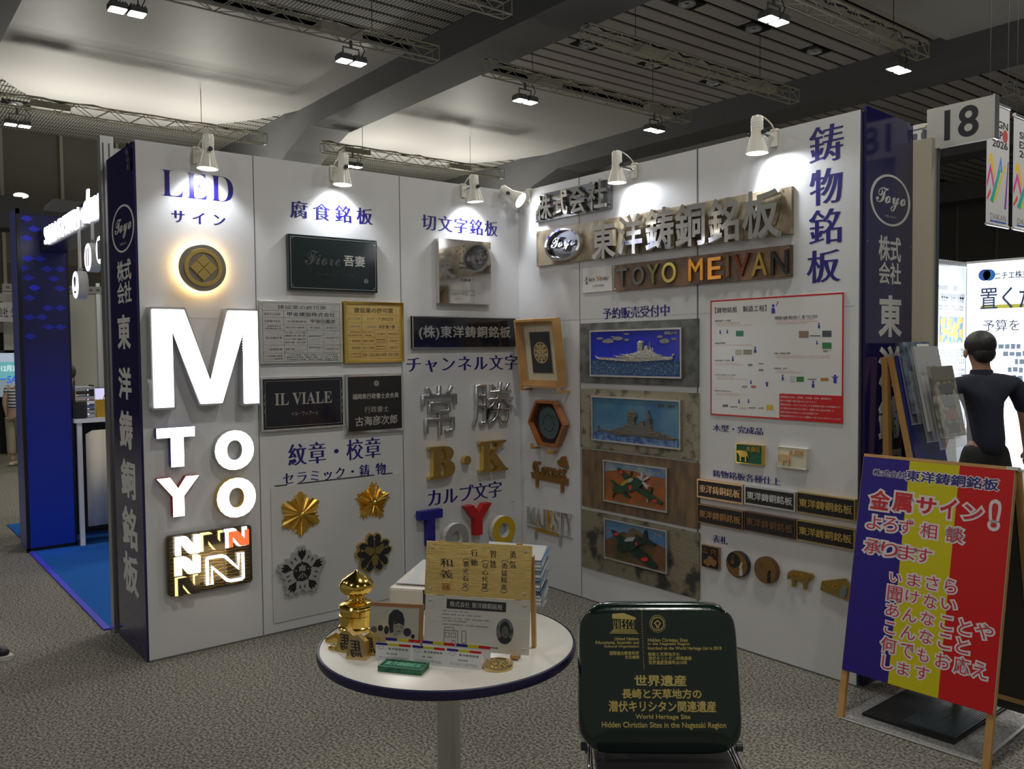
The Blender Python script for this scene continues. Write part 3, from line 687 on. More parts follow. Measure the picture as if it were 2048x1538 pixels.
t, S, w, h = plate(FL, [(690.5, 747.5), (807.6, 747), (692.8, 869.4), (807.6, 861)], .022, 'etched_nameplate', 'black mirror-edged nameplate with a flower crest and kanji', 'nameplate', STEEL)
MB().box(-w+.016, -h+.016, .022, w-.016, h-.016, .0228).build('black_field', mat('black_satin', (.02, .019, .018), .25), t); W2, H2 = w, h
c = (col(.52), row(.165)); m = MB().ring(c, .0155, .018, .023, .0234, 24)
for i in range(10): a = i*math.pi/5; m.disc((c[0]+.010*math.cos(a), c[1]+.010*math.sin(a)), .0032, .023, .0234, 8)
m.ring(c, .0035, .005, .023, .0234, 12).build('flower_crest', SIL, t)
wr_('福岡県行政書士会会員', .11, .33, .91, .425, SIL, **BOLD); wr_('行政書士', .31, .55, .73, .655, SIL); wr_('古海彦次郎', .15, .71, .88, .875, SIL, **BOLD)

# emblem board and emblems
t = thing('emblem_board', 'pale grey backing board behind the four metal emblems', 'board', None)
S, w, h = place(FL, [(541, 975), (795, 947), (548, 1246), (808, 1192)], .006); t.matrix_world = S.mat()
MB().box(-w, -h, 0.0015, w, h, .006).build('board', mat('acrylic_white', (.56, .56, .56), .25), t, bevel=.001)
t = thing('black_rule', 'thin black line of tape under the small katakana heading', 'line', FL)
a, b = FL.px((549, 972), .002), FL.px((784.7, 946), .002)
for u0, u1 in ((0, .10), (.18, .835), (.90, 1)):
    MB().box(a[0]+(b[0]-a[0])*u0, a[1]+(b[1]-a[1])*u0-.002, .0005, a[0]+(b[0]-a[0])*u1, a[1]+(b[1]-a[1])*u0+.002, .0062).build('tape', INKB, t)
def star(t, name, pts, m, z0=.008, ch=.03, base=True, parent=None):
    """faceted relief: pts (angle deg, radius, height) around; centre height ch"""
    mb = MB(); n = len(pts); V = [(0, 0, ch)]
    for a, r, z in pts: V.append((r*math.cos(math.radians(a)), r*math.sin(math.radians(a)), z))
    for a, r, z in pts: V.append((r*math.cos(math.radians(a)), r*math.sin(math.radians(a)), z0))
    F_ = [(0, i+1, (i+1) % n+1) for i in range(n)]+[(i+1, n+i+1, n+(i+1) % n+1, (i+1) % n+1) for i in range(n)]
    mb.add(V, F_); return mb.build(name, m, t)
ze = Z1(520, 860, 3.846)
def emblem(pc, pts, lab, m=None):
    S, w, h = place(FL, pts, .02); return thing('metal_emblem', lab, 'emblem', S), S, w, h
GE = mat('emblem_gold', (.88, .56, .12), .2, 1.)
t, S, w, h = emblem(0, ze([(178, 475), (455, 475), (178, 815), (455, 815)]), 'gold six-armed crest with rod-like rays at upper left of the emblem board')
R = h
P6 = []
for i in range(6):
    a = 90+60*i; P6 += [(a-4, R, .018), (a+4, R, .018), (a+11, R*.86, .012), (a+18, R*.90, .014), (a+22, R*.72, .010), (a+30, R*.80, .020), (a+38, R*.72, .010), (a+42, R*.90, .014), (a+49, R*.86, .012)]
star(t, 'relief', P6, GE, ch=.034)
for i in range(12):
    a = math.radians(90+30*i); L = R*(.98 if i % 2 == 0 else .74)
    MB().tube([(.012*math.cos(a), .012*math.sin(a), .036), (L*math.cos(a), L*math.sin(a), .024)], [.003, .0022], 6).build('ray', GOLD, t)
    if i % 2: MB().lathe([(0, .031), (.004, .029), (.005, .026), (.004, .022)], 10, (L*math.cos(a), L*math.sin(a), 0)).build('bead', GOLD, t)
MB().lathe([(0, .048), (.006, .047), (.011, .043), (.013, .037), (.013, .03)], 12).build('centre_boss', GOLD, t)
t, S, w, h = emblem(0, ze([(737, 400), (1005, 400), (737, 705), (1005, 705)]), 'gold five-armed sunburst star at upper right of the emblem board')
R = h*1.02; P5 = []
for i in range(5):
    a = 84+72*i; P5 += [(a-3, R*.9, .016), (a, R*.80, .020), (a+8, R, .016), (a+14, R*.80, .006), (a+19, R*.84, .014), (a+24, R*.68, .006), (a+30, R*.74, .018), (a+36, R*.62, .006), (a+42, R*.76, .018), (a+48, R*.66, .006), (a+54, R*.82, .014), (a+60, R*.78, .006), (a+66, R*.98, .016)]
star(t, 'relief', P5, GE, ch=.03)
for i in range(10):
    a = math.radians(84+36*i); L = R*(.8 if i % 2 == 0 else .58)
    m = MB(); m.add([(.012*math.cos(a+.9), .012*math.sin(a+.9), .024), (L*math.cos(a), L*math.sin(a), .022), (.012*math.cos(a-.9), .012*math.sin(a-.9), .024), (.02*math.cos(a), .02*math.sin(a), .036)], [(0, 3, 1), (3, 2, 1)]); m.build('ray', GOLD, t)
MB().lathe([(0, .050), (.007, .048), (.012, .042), (.010, .036), (.014, .032), (.014, .026)], 16).build('centre_boss', GOLD, t)
t, S, w, h = emblem(0, ze([(128, 885), (508, 885), (128, 1290), (508, 1290)]), 'silver and black star-shaped school crest at lower left of the emblem board')
R = h*1.0; lp = []
for i in range(5):
    a = 90+72*i
    for da, r in ((-9, .95), (-5, 1.0), (0, .93), (5, 1.0), (9, .95), (14, .82), (20, .80), (24, .86), (28, .78), (36, .68), (44, .78), (48, .86), (52, .80), (58, .82)): lp.append((R*r*math.cos(math.radians(a+da)), R*r*math.sin(math.radians(a+da))))
MB().prism([lp], .008, .026).build('base', mat('pewter', (.50, .51, .51), .35, .6), t, bevel=.002)
BK = BLACK
for i in range(5):
    a = math.radians(90+72*i); ca, sa = math.cos(a), math.sin(a)
    q = lambda x, y: (R*(x*ca-y*sa), R*(x*sa+y*ca))
    MB().prism([[q(.42, 0), q(.66, .16), q(.84, .13), q(.76, .05), q(.88, .0), q(.76, -.05), q(.84, -.13), q(.66, -.16)]], .026, .0275).build('petal', BK, t)
    MB().prism([[q(.40, -.02), q(.40, .02), q(.28, .05), q(.28, -.05)]], .026, .0275).build('petal_stem', BK, t)
    b = math.radians(90+36+72*i); ca, sa = math.cos(b), math.sin(b)
    for k in (-1, 1): MB().prism([[q(.46, k*.10), q(.60, k*.06), q(.64, k*.12)]], .026, .0275).build('petal_spot', BK, t)
    q2 = [q(.20, -.12), q(.33, -.16), q(.36, 0), q(.33, .16), q(.20, .12)]; MB().prism([q2], .026, .0275).build('inner_petal', BK, t)
MB().disc((0, 0), R*.22, .026, .0272, 20).build('centre_field', BK, t)
write(t, '南', (-R*.14, R*.02, R*.14, R*.24), .0275, .030, mat('pewter'), 'character', **BOLD); write(t, '小', (-R*.13, -R*.24, R*.13, -R*.02), .0275, .030, mat('pewter'), 'character', **BOLD)
t, S, w, h = emblem(0, ze([(735, 787), (1010, 787), (735, 1103), (1010, 1103)]), 'black and gold cherry blossom crest at lower right of the emblem board')
R = h*1.0
def cherry(k, s=1.):
    lp = []
    for i in range(5):
        a = 90+72*i
        for da, r in ((-34, .66), (-29, .84), (-20, .96), (-10, 1.0), (0, .84), (10, 1.0), (20, .96), (29, .84), (34, .66)): lp.append((R*(r-k)*s*math.cos(math.radians(a+da)), R*(r-k)*math.sin(math.radians(a+da))))
    return lp
MB().prism([cherry(0)], .008, .028).build('base', GOLDR, t, bevel=.0015); MB().prism([cherry(.07)], .028, .029).build('petals', BLACKG, t)
for i in range(5):
    a = math.radians(90+72*i); ca, sa = math.cos(a), math.sin(a); q = lambda x, y: (R*(x*ca-y*sa), R*(x*sa+y*ca))
    MB().prism([[q(.05, -.012), q(.66, -.012), q(.66, .012), q(.05, .012)]], .029, .031).build('stamen', GOLDR, t); MB().disc(q(.70, 0), R*.055, .029, .032, 10).build('stamen_tip', GOLDR, t)
for i in range(3):
    a = math.radians(30+120*i); ca, sa = math.cos(a), math.sin(a); q = lambda x, y: (R*(x*ca-y*sa), R*(x*sa+y*ca))
    MB().prism([[q(.02, 0), q(.16, .20), q(.60, .13), q(.56, -.13), q(.16, -.20)]], .031, .035).build('centre_lobe', mat('olive_gold', (.35, .27, .10), .35, .9), t)

# third panel
zf = Z1(800, 340, 4.046)
t, S, w, h = plate(FL, [(877.5, 476), (983, 484.6), (878.5, 607), (981.7, 609)], .04, 'mirror_nameplate', 'square mirror-polished steel nameplate with a lattice mark above small black letters', 'nameplate', STEEL)
for i in range(3):
    for j in range(3):
        if (i, j) == (2, 2): continue
        c = S.px(zf([(520+(i-j)*27, 617+(i+j)*22)])[0], .04); q = .008
        MB().prism([[(c[0]-q, c[1]-.001), (c[0], c[1]-.007), (c[0]+q, c[1]+.001), (c[0], c[1]+.007)]], .04, .046).build('lattice_tile', CHROME, t)
for s, a, b in (('PALACE', (480, 745), (578, 768)), ('STUDIO', (480, 782), (580, 805))): write(t, serif(s), pbox(S, zf([a])[0], zf([b])[0], .04), .04, .042, INKB, 'text_line', dx=.01, dy=.01)
write(t, '六本木', pbox(S, zf([(487, 875)])[0], zf([(575, 905)])[0], .04), .04, .042, INKB, 'text_line', **BOLD)
mb = MB(); bx = pbox(S, zf([(410, 968)])[0], zf([(612, 990)])[0], .04); mini(mb, bx[0], bx[2], (bx[1]+bx[3])/2, bx[3]-bx[1], .04, 1); bx = pbox(S, zf([(450, 1003)])[0], zf([(610, 1018)])[0], .04); mini(mb, bx[0], bx[2], (bx[1]+bx[3])/2, bx[3]-bx[1], .04, 2); mb.build('small_print', GREYT, t)
t, S, w, h = plate(FL, [(824, 632.5), (1032, 634.6), (825.5, 697), (1032, 695.4)], .022, 'company_nameplate', 'long black company nameplate with silver kanji and aluminium rim', 'nameplate', BLACKG)
rim(t, w, h, .006, .010, .026, ALU, 0, 'rim')
write(t, '(株)東洋鋳銅銘板', pbox(S, zf([(152, 1258)])[0], zf([(893, 1372)])[0], .024), .022, .026, SIL, split=True, sp=.06, **BOLD)
def puffy(ch, pts, d, name, lab, m, bev, ext, **k):
    S, w, h = place(FL, pts, d); t = thing(name, lab, 'letter', S)
    cs = fit(layout(ch, **k), (-w+bev*.7, -h+bev*.7, w-bev*.7, h-bev*.7))[0]
    cu = bpy.data.curves.new('tmp', 'CURVE'); cu.dimensions = '2D'; cu.fill_mode = 'BOTH'; cu.extrude = ext; cu.bevel_depth = bev; cu.bevel_resolution = 3
    for l in cs:
        sp = cu.splines.new('POLY'); sp.points.add(len(l)-1); sp.use_cyclic_u = True
        for i, p in enumerate(l): sp.points[i].co = (p[0], p[1], 0, 1)
    ob = bpy.data.objects.new('tmp', cu); COL.objects.link(ob); dg = bpy.context.evaluated_depsgraph_get()
    me = bpy.data.meshes.new_from_object(ob.evaluated_get(dg)); bpy.data.objects.remove(ob); bpy.data.curves.remove(cu)
    me.name = 'relief'; me.materials.clear(); me.materials.append(m); me.polygons.foreach_set('use_smooth', [True]*len(me.polygons))
    o = bpy.data.objects.new('relief', me); COL.objects.link(o); o.parent = t; o.location = (0, 0, ext+bev+.004)
    return t
SATS = mat('satin_silver', (.66, .66, .65), .22, 1.)
puffy('常', [(846, 772), (914.5, 772), (846, 870), (914.5, 870)], .03, 'brush_character', 'rounded silver brush-style kanji on the left, above the gold letter B', SATS, .0085, .006, dx=-.026, dy=-.026)
puffy('勝', [(948, 765), (1027, 765), (948, 848), (1027, 848)], .03, 'brush_character', 'rounded silver brush-style kanji on the right, above the gold letter K', SATS, .0085, .006, dx=-.026, dy=-.026)
for ch, pts, lab in (('B', [(860, 893), (910.6, 892), (860, 957), (910.6, 957)], 'gold serif letter B below the left silver kanji'), ('K', [(961, 882), (1016.5, 881.5), (961, 945), (1016.5, 941)], 'gold serif letter K below the right silver kanji')):
    S, w, h = place(FL, pts, .045); t = thing('gold_letter', lab, 'letter', S)
    lp = fit(layout(serif(ch), dx=.012, dy=.012), (-w, -h, w, h))[0]
    MB().prism(lp, 0.003, .043).build('side', GOLD, t); MB().prism(lp, .043, .045).build('face', GOLDR, t)
S, w, h = place(FL, [(928, 912), (943, 912), (928, 929), (943, 929)], .045); t = thing('gold_dot', 'small round gold dot between the gold letters B and K', 'letter', S); MB().disc((0, 0), h, .003, .045, 28).build('side', GOLD, t); MB().disc((0, 0), h*.9, .045, .0455, 28).build('face', GOLDR, t)
t, S, w, h = plate(FL, [(825, 1026.5), (1030, 999), (827, 1126), (1031, 1090)], .006, 'acrylic_board', 'clear acrylic sheet screwed to the wall behind the coloured foam letters', 'board', ACRYL)
zg = Z1(800, 700, 3.844)
for p in ((112, 1277), (486, 1221), (868, 1165)):
    c = S.px(zg([p])[0], .006); MB().lathe([(0, .010), (.004, .009), (.0055, .006)], 12, (c[0], c[1], 0)).build('screw', CHROME, t)
FOAM = mat('foam_cream', (.72, .70, .64), .6)
for ch, pts, m, sd, lab in (('T', [(840, 1023), (886, 1019), (841, 1096), (886, 1089)], mat('blue_foam', (.012, .010, .22), .5), mat('blue_foam', (0, 0, 0)), 'blue foam letter T on the acrylic sheet'),
    ('O', [(890, 1049), (938, 1045), (891, 1112), (938, 1106)], mat('grey_foam', (.27, .28, .29), .5), FOAM, 'grey faced foam letter O partly behind the table plates'),
    ('Y', [(931, 1012), (985, 1006), (931, 1073), (984, 1068)], mat('red_foam', (.45, .008, .012), .5), mat('red_foam', (0, 0, 0)), 'red foam letter Y on the acrylic sheet'),
    ('O', [(986, 1033), (1031, 1031), (986, 1091), (1031, 1087)], mat('yellow_foam', (.52, .34, .008), .5), FOAM, 'yellow faced foam letter O nearest the corner')):
    S, w, h = place(FL, pts, .055); t = thing('foam_letter', lab, 'letter', S)
    lp = fit(layout(ch, dx=.06, dy=.05), (-w, -h, w, h))[0]
    MB().prism(lp, .007, .052).build('side', sd, t); MB().prism(lp, .052, .055).build('face', m, t)

# ================================================ RIGHT WALL DISPLAY
heading(FR, '予約販売受付中', (1205.6, 616.6), (1339, 632), 'blue heading above the first battleship relief')
heading(FR, '木型・完成品', (1425, 848), (1526, 870), 'blue heading under the white poster, above the two cow plates')
heading(FR, '鋳物銘板各種仕上', (1425, 939), (1561, 972), 'blue heading above the six small black nameplates')
heading(FR, '表札', (1425, 1068.6), (1455, 1090), 'blue two character heading above the house name signs')
for i, (ch, a, b) in enumerate((('鋳', (1618, 255), (1687, 325)), ('物', (1619, 336), (1685, 408)), ('銘', (1617.5, 416), (1683, 489)), ('板', (1613.5, 496), (1681, 569)))):
    pass
t = thing('heading_lettering', 'large vertical navy heading of four kanji at the right end of the right wall', 'lettering', FR)
for ch, a, b in (('鋳', (1618, 258), (1687, 317)), ('物', (1619, 343), (1685, 403)), ('銘', (1617.5, 423), (1683, 484)), ('板', (1613.5, 503), (1681, 562))): write(t, ch, pbox(FR, a, b, .0015), .0002, .0015, INK, 'character', dx=.026, dy=-.010)
# framed crest in a deep wooden shadow box, leaning on two pegs
def leaning(p_bl, p_br, p_tl, p_tr, zdist_b, zdist_t):
    """frame lying in a plane parallel to X whose bottom edge is zdist_b and top edge zdist_t from the right wall"""
    A = onplane(p_bl, 1, -zdist_b); B = onplane(p_br, 1, -zdist_b); Cc = onplane(p_tl, 1, -zdist_t)
    up = np.array([0, Cc[1]-A[1], Cc[2]-(A[2]+B[2])/2]); up /= np.linalg.norm(up)
    return Frame(((A[0]+B[0])/2, -zdist_b, (A[2]+B[2])/2), (1, 0, 0), up)
S = leaning((1042.7, 773.5), (1121, 776.6), (1025, 641), (1104, 636), .075, .13)
q = [S.px(p) for p in ((1042.7, 773.5), (1121, 776.6), (1025, 641), (1104, 636))]
wf = ((q[1][0]-q[0][0])+(q[3][0]-q[2][0]))/4; hf = ((q[2][1]+q[3][1])/2-(q[0][1]+q[1][1])/2)/2; cx = sum(a[0] for a in q)/4; cy = sum(a[1] for a in q)/4
S = S.sub(cx, cy)
t = thing('framed_crest', 'wooden shadow-box frame with a gold crest on black, tilted forward from the right wall', 'picture frame', S)
frame_mb(-wf, -hf, wf, hf, .016, -.065, 0).build('frame', WOOD, t, bevel=.0015)
for k in range(3): frame_mb(-wf+.016+k*.009, -hf+.016+k*.009, wf-.016-k*.009, hf-.016-k*.009, .009, -.05, -.014-k*.009).build('step_moulding', WOOD, t)
MB().box(-wf+.02, -hf+.02, -.06, wf-.02, hf-.02, -.046).build('mat_board', mat('cream_mat', (.62, .58, .42), .7), t)
bw, bh = wf*.50, hf*.60
frame_mb(-bw-.004, -bh-.004, bw+.004, bh+.004, .004, -.046, -.044).build('mat_edge', GOLDR, t)
MB().box(-bw, -bh, -.046, bw, bh, -.0452).build('black_cloth', mat('black_cloth', (.008, .009, .013), .9), t)
CR_ = mat('crest_gold_matte', (.60, .44, .20), .45, .5); re = bw*.72
m = MB().ring((0, 0), re*.86, re, -.045, -.042, 40)
for i in range(5):
    a = math.radians(90+72*i); m.disc((re*.34*math.cos(a), re*.34*math.sin(a)), re*.20, -.045, -.041, 16)
    b = math.radians(90+36+72*i); m.disc((re*.66*math.cos(b), re*.66*math.sin(b)), re*.2, -.045, -.042, 16); m.disc((re*.66*math.cos(a), re*.66*math.sin(a)), re*.15, -.045, -.042, 16)
m.disc((0, 0), re*.14, -.045, -.039, 12); m.build('crest', CR_, t)
MB().box(-wf+.018, -hf+.018, -.012, wf-.018, hf-.018, -.0112).build('glazing', mat('picture_glass', (.9, .9, .92), .02, alpha=.02), t)
def peg(tn, frame, p, lab, d=.10):
    t = thing('wooden_peg', lab, 'peg', frame); c = frame.px(p, d)
    MB().prism([[(0, -.018), (d, -.018), (d, .022), (d-.012, .022), (d-.018, -.004), (0, -.004)]], -.009, .009)
    m = MB(); V = []
    pr = [(0, -.018), (d, -.018), (d, .022), (d-.012, .022), (d-.018, -.004), (0, -.004)]; n = len(pr)
    V = [(c[0]-.009, c[1]+b, a) for a, b in pr]+[(c[0]+.009, c[1]+b, a) for a, b in pr]
    m.add(V, [tuple(range(n)), tuple(range(n, 2*n))[::-1]]+[(i, (i+1) % n, (i+1) % n+n, i+n) for i in range(n)]); m.build('bracket', mat('pale_wood', (0, 0, 0)), t)
peg('a', FR, (1041, 776), 'left wooden peg under the framed crest'); peg('b', FR, (1116, 781), 'right wooden peg under the framed crest')
S2 = FR.sub(*FR.px((1092, 629), .01)); t = thing('hanging_wire', 'twisted clear wire holding the framed crest to the right wall', 'wire', S2)
MB().tube([(0, .01, .002), (-.012, -.004, .006), (.008, .002, .012), (.004, -.02, .03), (.018, -.03, .07)], .0022, 5).build('wire', GLASSY, t)
# hexagonal frame
S = leaning((1064, 894), (1113, 904), (1076, 796), (1115, 799), .05, .07); S = Frame(S.o, S.r, S.u)
hx = [S.px(p) for p in ((1064, 894), (1111, 903), (1129, 850), (1115, 799), (1076, 796), (1053.6, 841))]
hx = np.array(hx); c = hx.mean(0); S = S.sub(*c); hx = hx-c
rr_ = .158; hx = np.array([(rr_*math.cos(math.radians(a)), rr_*1.0*math.sin(math.radians(a))) for a in (240, 300, 0, 60, 120, 180)])*np.array([1.18, 1.12])
t = thing('hexagonal_frame', 'hexagonal wooden frame with a grey round crest on red brocade below the framed crest', 'picture frame', S)
MB().prism([hx, (hx*.88)[::-1]], -.045, 0).build('frame', WOODD, t, bevel=.0015)
MB().prism([hx*.9], -.044, -.034).build('brocade', mat('red_brocade', (.11, .018, .012), .8, col2=(.02, .012, .012), vscale=70, voro=True, contrast=(.2, .5)), t)
GC = mat('grey_crest', (.085, .12, .14), .5, .3)
lp = []
for i in range(60):
    a = 2*math.pi*i/60; lp.append((.098*(1+.045*abs(math.cos(2.5*a)))*math.cos(a), .105*(1+.045*abs(math.cos(2.5*a)))*math.sin(a)))
MB().prism([lp], -.034, -.028).build('crest', GC, t)
m = MB()
for i in range(8): a = 2*math.pi*i/8; m.tube([(.052*math.cos(a+k*.26), .055*math.sin(a+k*.26), -.027) for k in (-1, 0, 1)], .0022, 5)
m.build('crest_lines', BLACK, t)
peg('c', FR, (1062, 893), 'left wooden peg under the hexagonal frame', .075); peg('d', FR, (1097, 903), 'right wooden peg under the hexagonal frame', .075)
# cut-out gold sign "Corner"
zg2 = zg
S, w, h = place(FR, zg([(1005, 820), (1292, 820), (1005, 1090), (1292, 1090)]), .012)
t = thing('cutout_sign', 'bronze-gold blackletter cut-out sign with spade ornament on two stakes', 'sign', S)
CG = mat('antique_gold', (.40, .22, .07), .35, .9)
def loc(p): return S.px(p, .012)
L_ = lambda pts: [loc(p) for p in zg(pts)]
MB().prism([L_([(1003, 938), (1292, 990), (1288, 1043), (1010, 985)])[::-1]], .004, .010).build('base_bar', CG, t)
bx = (loc(zg([(1018, 850)])[0])[0], loc(zg([(1018, 945)])[0])[1]-.006, loc(zg([(1275, 970)])[0])[0], loc(zg([(1018, 850)])[0])[1])
b = layout(gothicbl('Corner'), dx=.012, dy=.012); b = fit(b, bx)
sl = (loc(zg([(1292, 990)])[0])[1]-loc(zg([(1003, 938)])[0])[1])/(loc(zg([(1292, 990)])[0])[0]-loc(zg([(1003, 938)])[0])[0])
for c in b: MB().prism([l+np.stack([l[:, 0]*0, (l[:, 0]-bx[0])*sl*.2], 1) for l in c], .006, .014).build('character', CG, t)
MB().prism([L_([(1245, 820), (1270, 815), (1280, 850), (1292, 905), (1285, 920), (1265, 905), (1240, 900), (1215, 880), (1208, 850), (1225, 845)])[::-1]], .004, .016).build('spade_ornament', CG, t, bevel=.002)
for a, b_, c, d in ((1040, 990, 1060, 1055), (1232, 1030, 1254, 1095)):
    MB().prism([L_([(a, b_), (c, b_), (c, d), (a, d)])[::-1]], .004, .010).build('stake', CG, t)
    q = L_([((a+c)/2, d-12)])[0]; MB().lathe([(0, .014), (.004, .013), (.005, .010)], 10, (q[0], q[1], 0)).build('stud', GOLD, t)
S, w, h = place(FR, zg([(972, 1190), (1325, 1230), (972, 1510), (1325, 1510)]), .012)
t = thing('cutout_sign', 'silver and gold cut-out word sign with scrollwork below the bronze one', 'sign', S)
a0, a1 = loc(zg([(972, 1195)])[0]), loc(zg([(1322, 1262)])[0]); b0, b1 = loc(zg([(985, 1350)])[0]), loc(zg([(1300, 1440)])[0])
cs = fit(layout(serif('MAJESTY'), dx=-.01, dy=-.02), (0, 0, 1, 1))
for i, c in enumerate(cs):
    MB().prism([np.array([[a0[0]+(a1[0]-a0[0])*p[0], (b0[1]+(b1[1]-b0[1])*p[0])*(1-p[1])+(a0[1]+(a1[1]-a0[1])*p[0])*p[1]] for p in l]) for l in c], .006, .014).build('character', GOLD if i == 3 else SATS, t)
y_ = lambda u: b0[1]+(b1[1]-b0[1])*u-.008
X_ = lambda u: a0[0]+(a1[0]-a0[0])*u
MB().prism([[(X_(0), y_(0)), (X_(1), y_(1)), (X_(1), y_(1)+.007), (X_(0), y_(0)+.007)]], .004, .010).build('base_bar', SATS, t)
MB().prism([[(X_(.24), y_(.24)-.010), (X_(.70), y_(.70)-.010), (X_(.70), y_(.70)+.012), (X_(.24), y_(.24)+.012)]], .006, .013).build('centre_plate', BRASS, t)
for u0, sgn in ((.24, 1), (.42, -1), (.60, 1), (.78, -1), (.12, 1), (.9, -1)):
    MB().tube([(X_(u0)+.016*math.cos(k*.55)*(1-k*.06), y_(u0)+.035+.022*math.sin(k*.55)*(1-k*.06)*sgn, .014) for k in range(12)], .0022, 5).build('scroll', GOLD if u0 in (.24, .42, .60) else CHROME, t)
for p0, p1 in (((1035, 1395), (1050, 1455)), ((1218, 1440), (1238, 1508))):
    q0_, q1_ = L_([p0])[0], L_([p1])[0]; MB().box(q0_[0], q1_[1], .004, q1_[0], q0_[1]+.02, .009).build('stake', ALU, t)
# ------------------------------------------------ right wall: big company signs
STONE = mat('slate_tan', (.42, .35, .24), .45, col2=(.16, .12, .075), vscale=9, bump=.3, bscale=30, stretch=(1, .5, 1), contrast=(.42, .62), detail=10)
STONE2 = mat('slate_brown', (.24, .14, .08), .5, col2=(.12, .075, .05), vscale=14, bump=.35, bscale=26, stretch=(1, .4, 1), contrast=(.42, .6), detail=10)
t, S, w, h = plate(FR, [(1070.6, 391), (1221, 357), (1071, 446.7), (1221, 415.8)], .02, 'company_nameplate', 'steel plate with four raised mirror kanji at the top left of the right wall', 'nameplate', mat('dark_steel', (.30, .31, .34), .22, 1.))
zh = Z1(1040, 330, 3.531)
for ch, a, b in (('株', (112, 222), (218, 372)), ('式', (228, 190), (335, 342)), ('会', (346, 160), (460, 328)), ('社', (474, 118), (600, 300))):
    write(t, ch, pbox(S, zh([a])[0], zh([b])[0], .05), .022, .05, STEEL, 'character', **BOLD)
for x in (-1, 1):
    for y in (-1, 1): MB().lathe([(0, .005), (.004, .004), (.005, 0)], 10, (x*(w-.012), y*(h-.012), .02)).build('screw', CHROME, t)
t, S, w, h = plate(FR, [(1071.7, 463), (1583.8, 372.5), (1074, 534), (1583, 466.5)], .02, 'company_nameplate', 'long stone-faced sign with an oval mark and six large raised mirror kanji', 'nameplate', STONE)
for ch, a, b in (('東', (503, 412), (672, 650)), ('洋', (690, 362), (862, 618)), ('鋳', (882, 318), (1085, 585)), ('銅', (1093, 285), (1305, 560)), ('銘', (1325, 248), (1545, 532)), ('板', (1570, 198), (1830, 500))):
    write(t, ch, pbox(S, zh([a])[0], zh([b])[0], .065), .03, .065, STEEL, 'character', **BOLD)
c = S.px(zh([(303, 562)])[0], .045); rx, ry = .110, .092
q0, q1 = S.px(zh([(180, 570)])[0], .045), S.px(zh([(430, 555)])[0], .045); rx = abs(q1[0]-q0[0])/2; ry = (S.px(zh([(300, 450)])[0], .045)[1]-S.px(zh([(300, 680)])[0], .045)[1])/2
MB().prism([circ(c[0], c[1], rx, ry, 48), circ(c[0], c[1], rx*.88, ry*.88, 48)[::-1]], .022, .055).build('oval_ring', CHROME, t)
MB().prism([circ(c[0], c[1], rx*.86, ry*.86, 40)], .022, .026).build('oval_back', mat('dark_steel'), t)
write(t, script('Toyo'), (c[0]-rx*.66, c[1]-ry*.42, c[0]+rx*.72, c[1]+ry*.5), .026, .05, CHROME, 'logo_script', dx=.01, dy=.01)
write(t, 'MEIVAN', (c[0]-rx*.3, c[1]-ry*.68, c[0]+rx*.3, c[1]-ry*.56), .026, .030, CHROME, 'logo_small_text')
for x in (-1, 1):
    for y in (-1, 1): MB().lathe([(0, .005), (.004, .004), (.005, 0)], 10, (x*(w-(.012 if x < 0 else .05)), y*(h-.014), .02)).build('screw', CHROME, t)
t, S, w, h = plate(FR, [(1164.6, 538), (1223.5, 530.5), (1165.5, 587), (1223.5, 580.6)], .008, 'stone_brand_card', 'small white card with a stone brand name left of the multicoloured letters', 'card', PAPER)
c = S.px(zh([(468, 815)])[0], .008); MB().prism([[(c[0]+.016*a, c[1]+.028*b) for a, b in ((-.6, -.5), (-.9, .1), (-.5, .3), (-.3, .9), (.2, .6), (.9, .7), (.8, .1), (1.1, -.5), (.3, -1))]], .008, .0086).build('stone_mark', INKB, t)
write(t, serif('R'), pbox(S, zh([(456, 792)])[0], zh([(485, 835)])[0], .009), .0087, .0093, WHITEV, 'mark_letter'); write(t, serif('oco'), pbox(S, zh([(487, 800)])[0], zh([(528, 822)])[0], .009), .0087, .0092, INKB, 'card_text', dx=-.02, dy=-.02)
write(t, serif('S'), pbox(S, zh([(538, 785)])[0], zh([(562, 818)])[0], .009), .0087, .0092, mat('orange_ink', (.65, .25, .02), .4), 'card_text'); write(t, serif('tone'), pbox(S, zh([(565, 785)])[0], zh([(624, 812)])[0], .009), .0087, .0092, INKB, 'card_text', dx=-.02, dy=-.02)
write(t, 'by TOYO MEIVAN', pbox(S, zh([(512, 848)])[0], zh([(592, 862)])[0], .009), .0087, .0090, GREYT, 'small_print')
t, S, w, h = plate(FR, [(1227.5, 528), (1582, 492.3), (1228.3, 582), (1582, 553.7)], .02, 'finish_sample_sign', 'brown stone sign with ten letters each in another metal finish', 'sign', STONE2)
fin = [('T', (680, 735), (755, 852), mat('fin_grey', (.17, .17, .17), .4, .8)), ('O', (790, 722), (874, 843), mat('fin_grey')), ('Y', (893, 705), (980, 836), mat('fin_olive', (.22, .21, .10), .3, .9)), ('O', (1000, 692), (1100, 826), mat('fin_yellow', (.66, .54, .16), .25, 1.)),
       ('M', (1188, 668), (1290, 812), mat('fin_orange', (.70, .33, .06), .3, .9)), ('E', (1325, 656), (1418, 802), mat('fin_copper', (.85, .40, .10), .3, .9)), ('I', (1453, 645), (1474, 790), mat('fin_brown', (.18, .10, .05), .35, .7)), ('V', (1505, 632), (1618, 780), mat('fin_maroon', (.16, .045, .03), .35, .6)), ('A', (1632, 625), (1745, 776), mat('fin_gold', (.42, .29, .08), .28, 1.)), ('N', (1770, 610), (1888, 767), mat('fin_black', (.012, .012, .012), .35))]
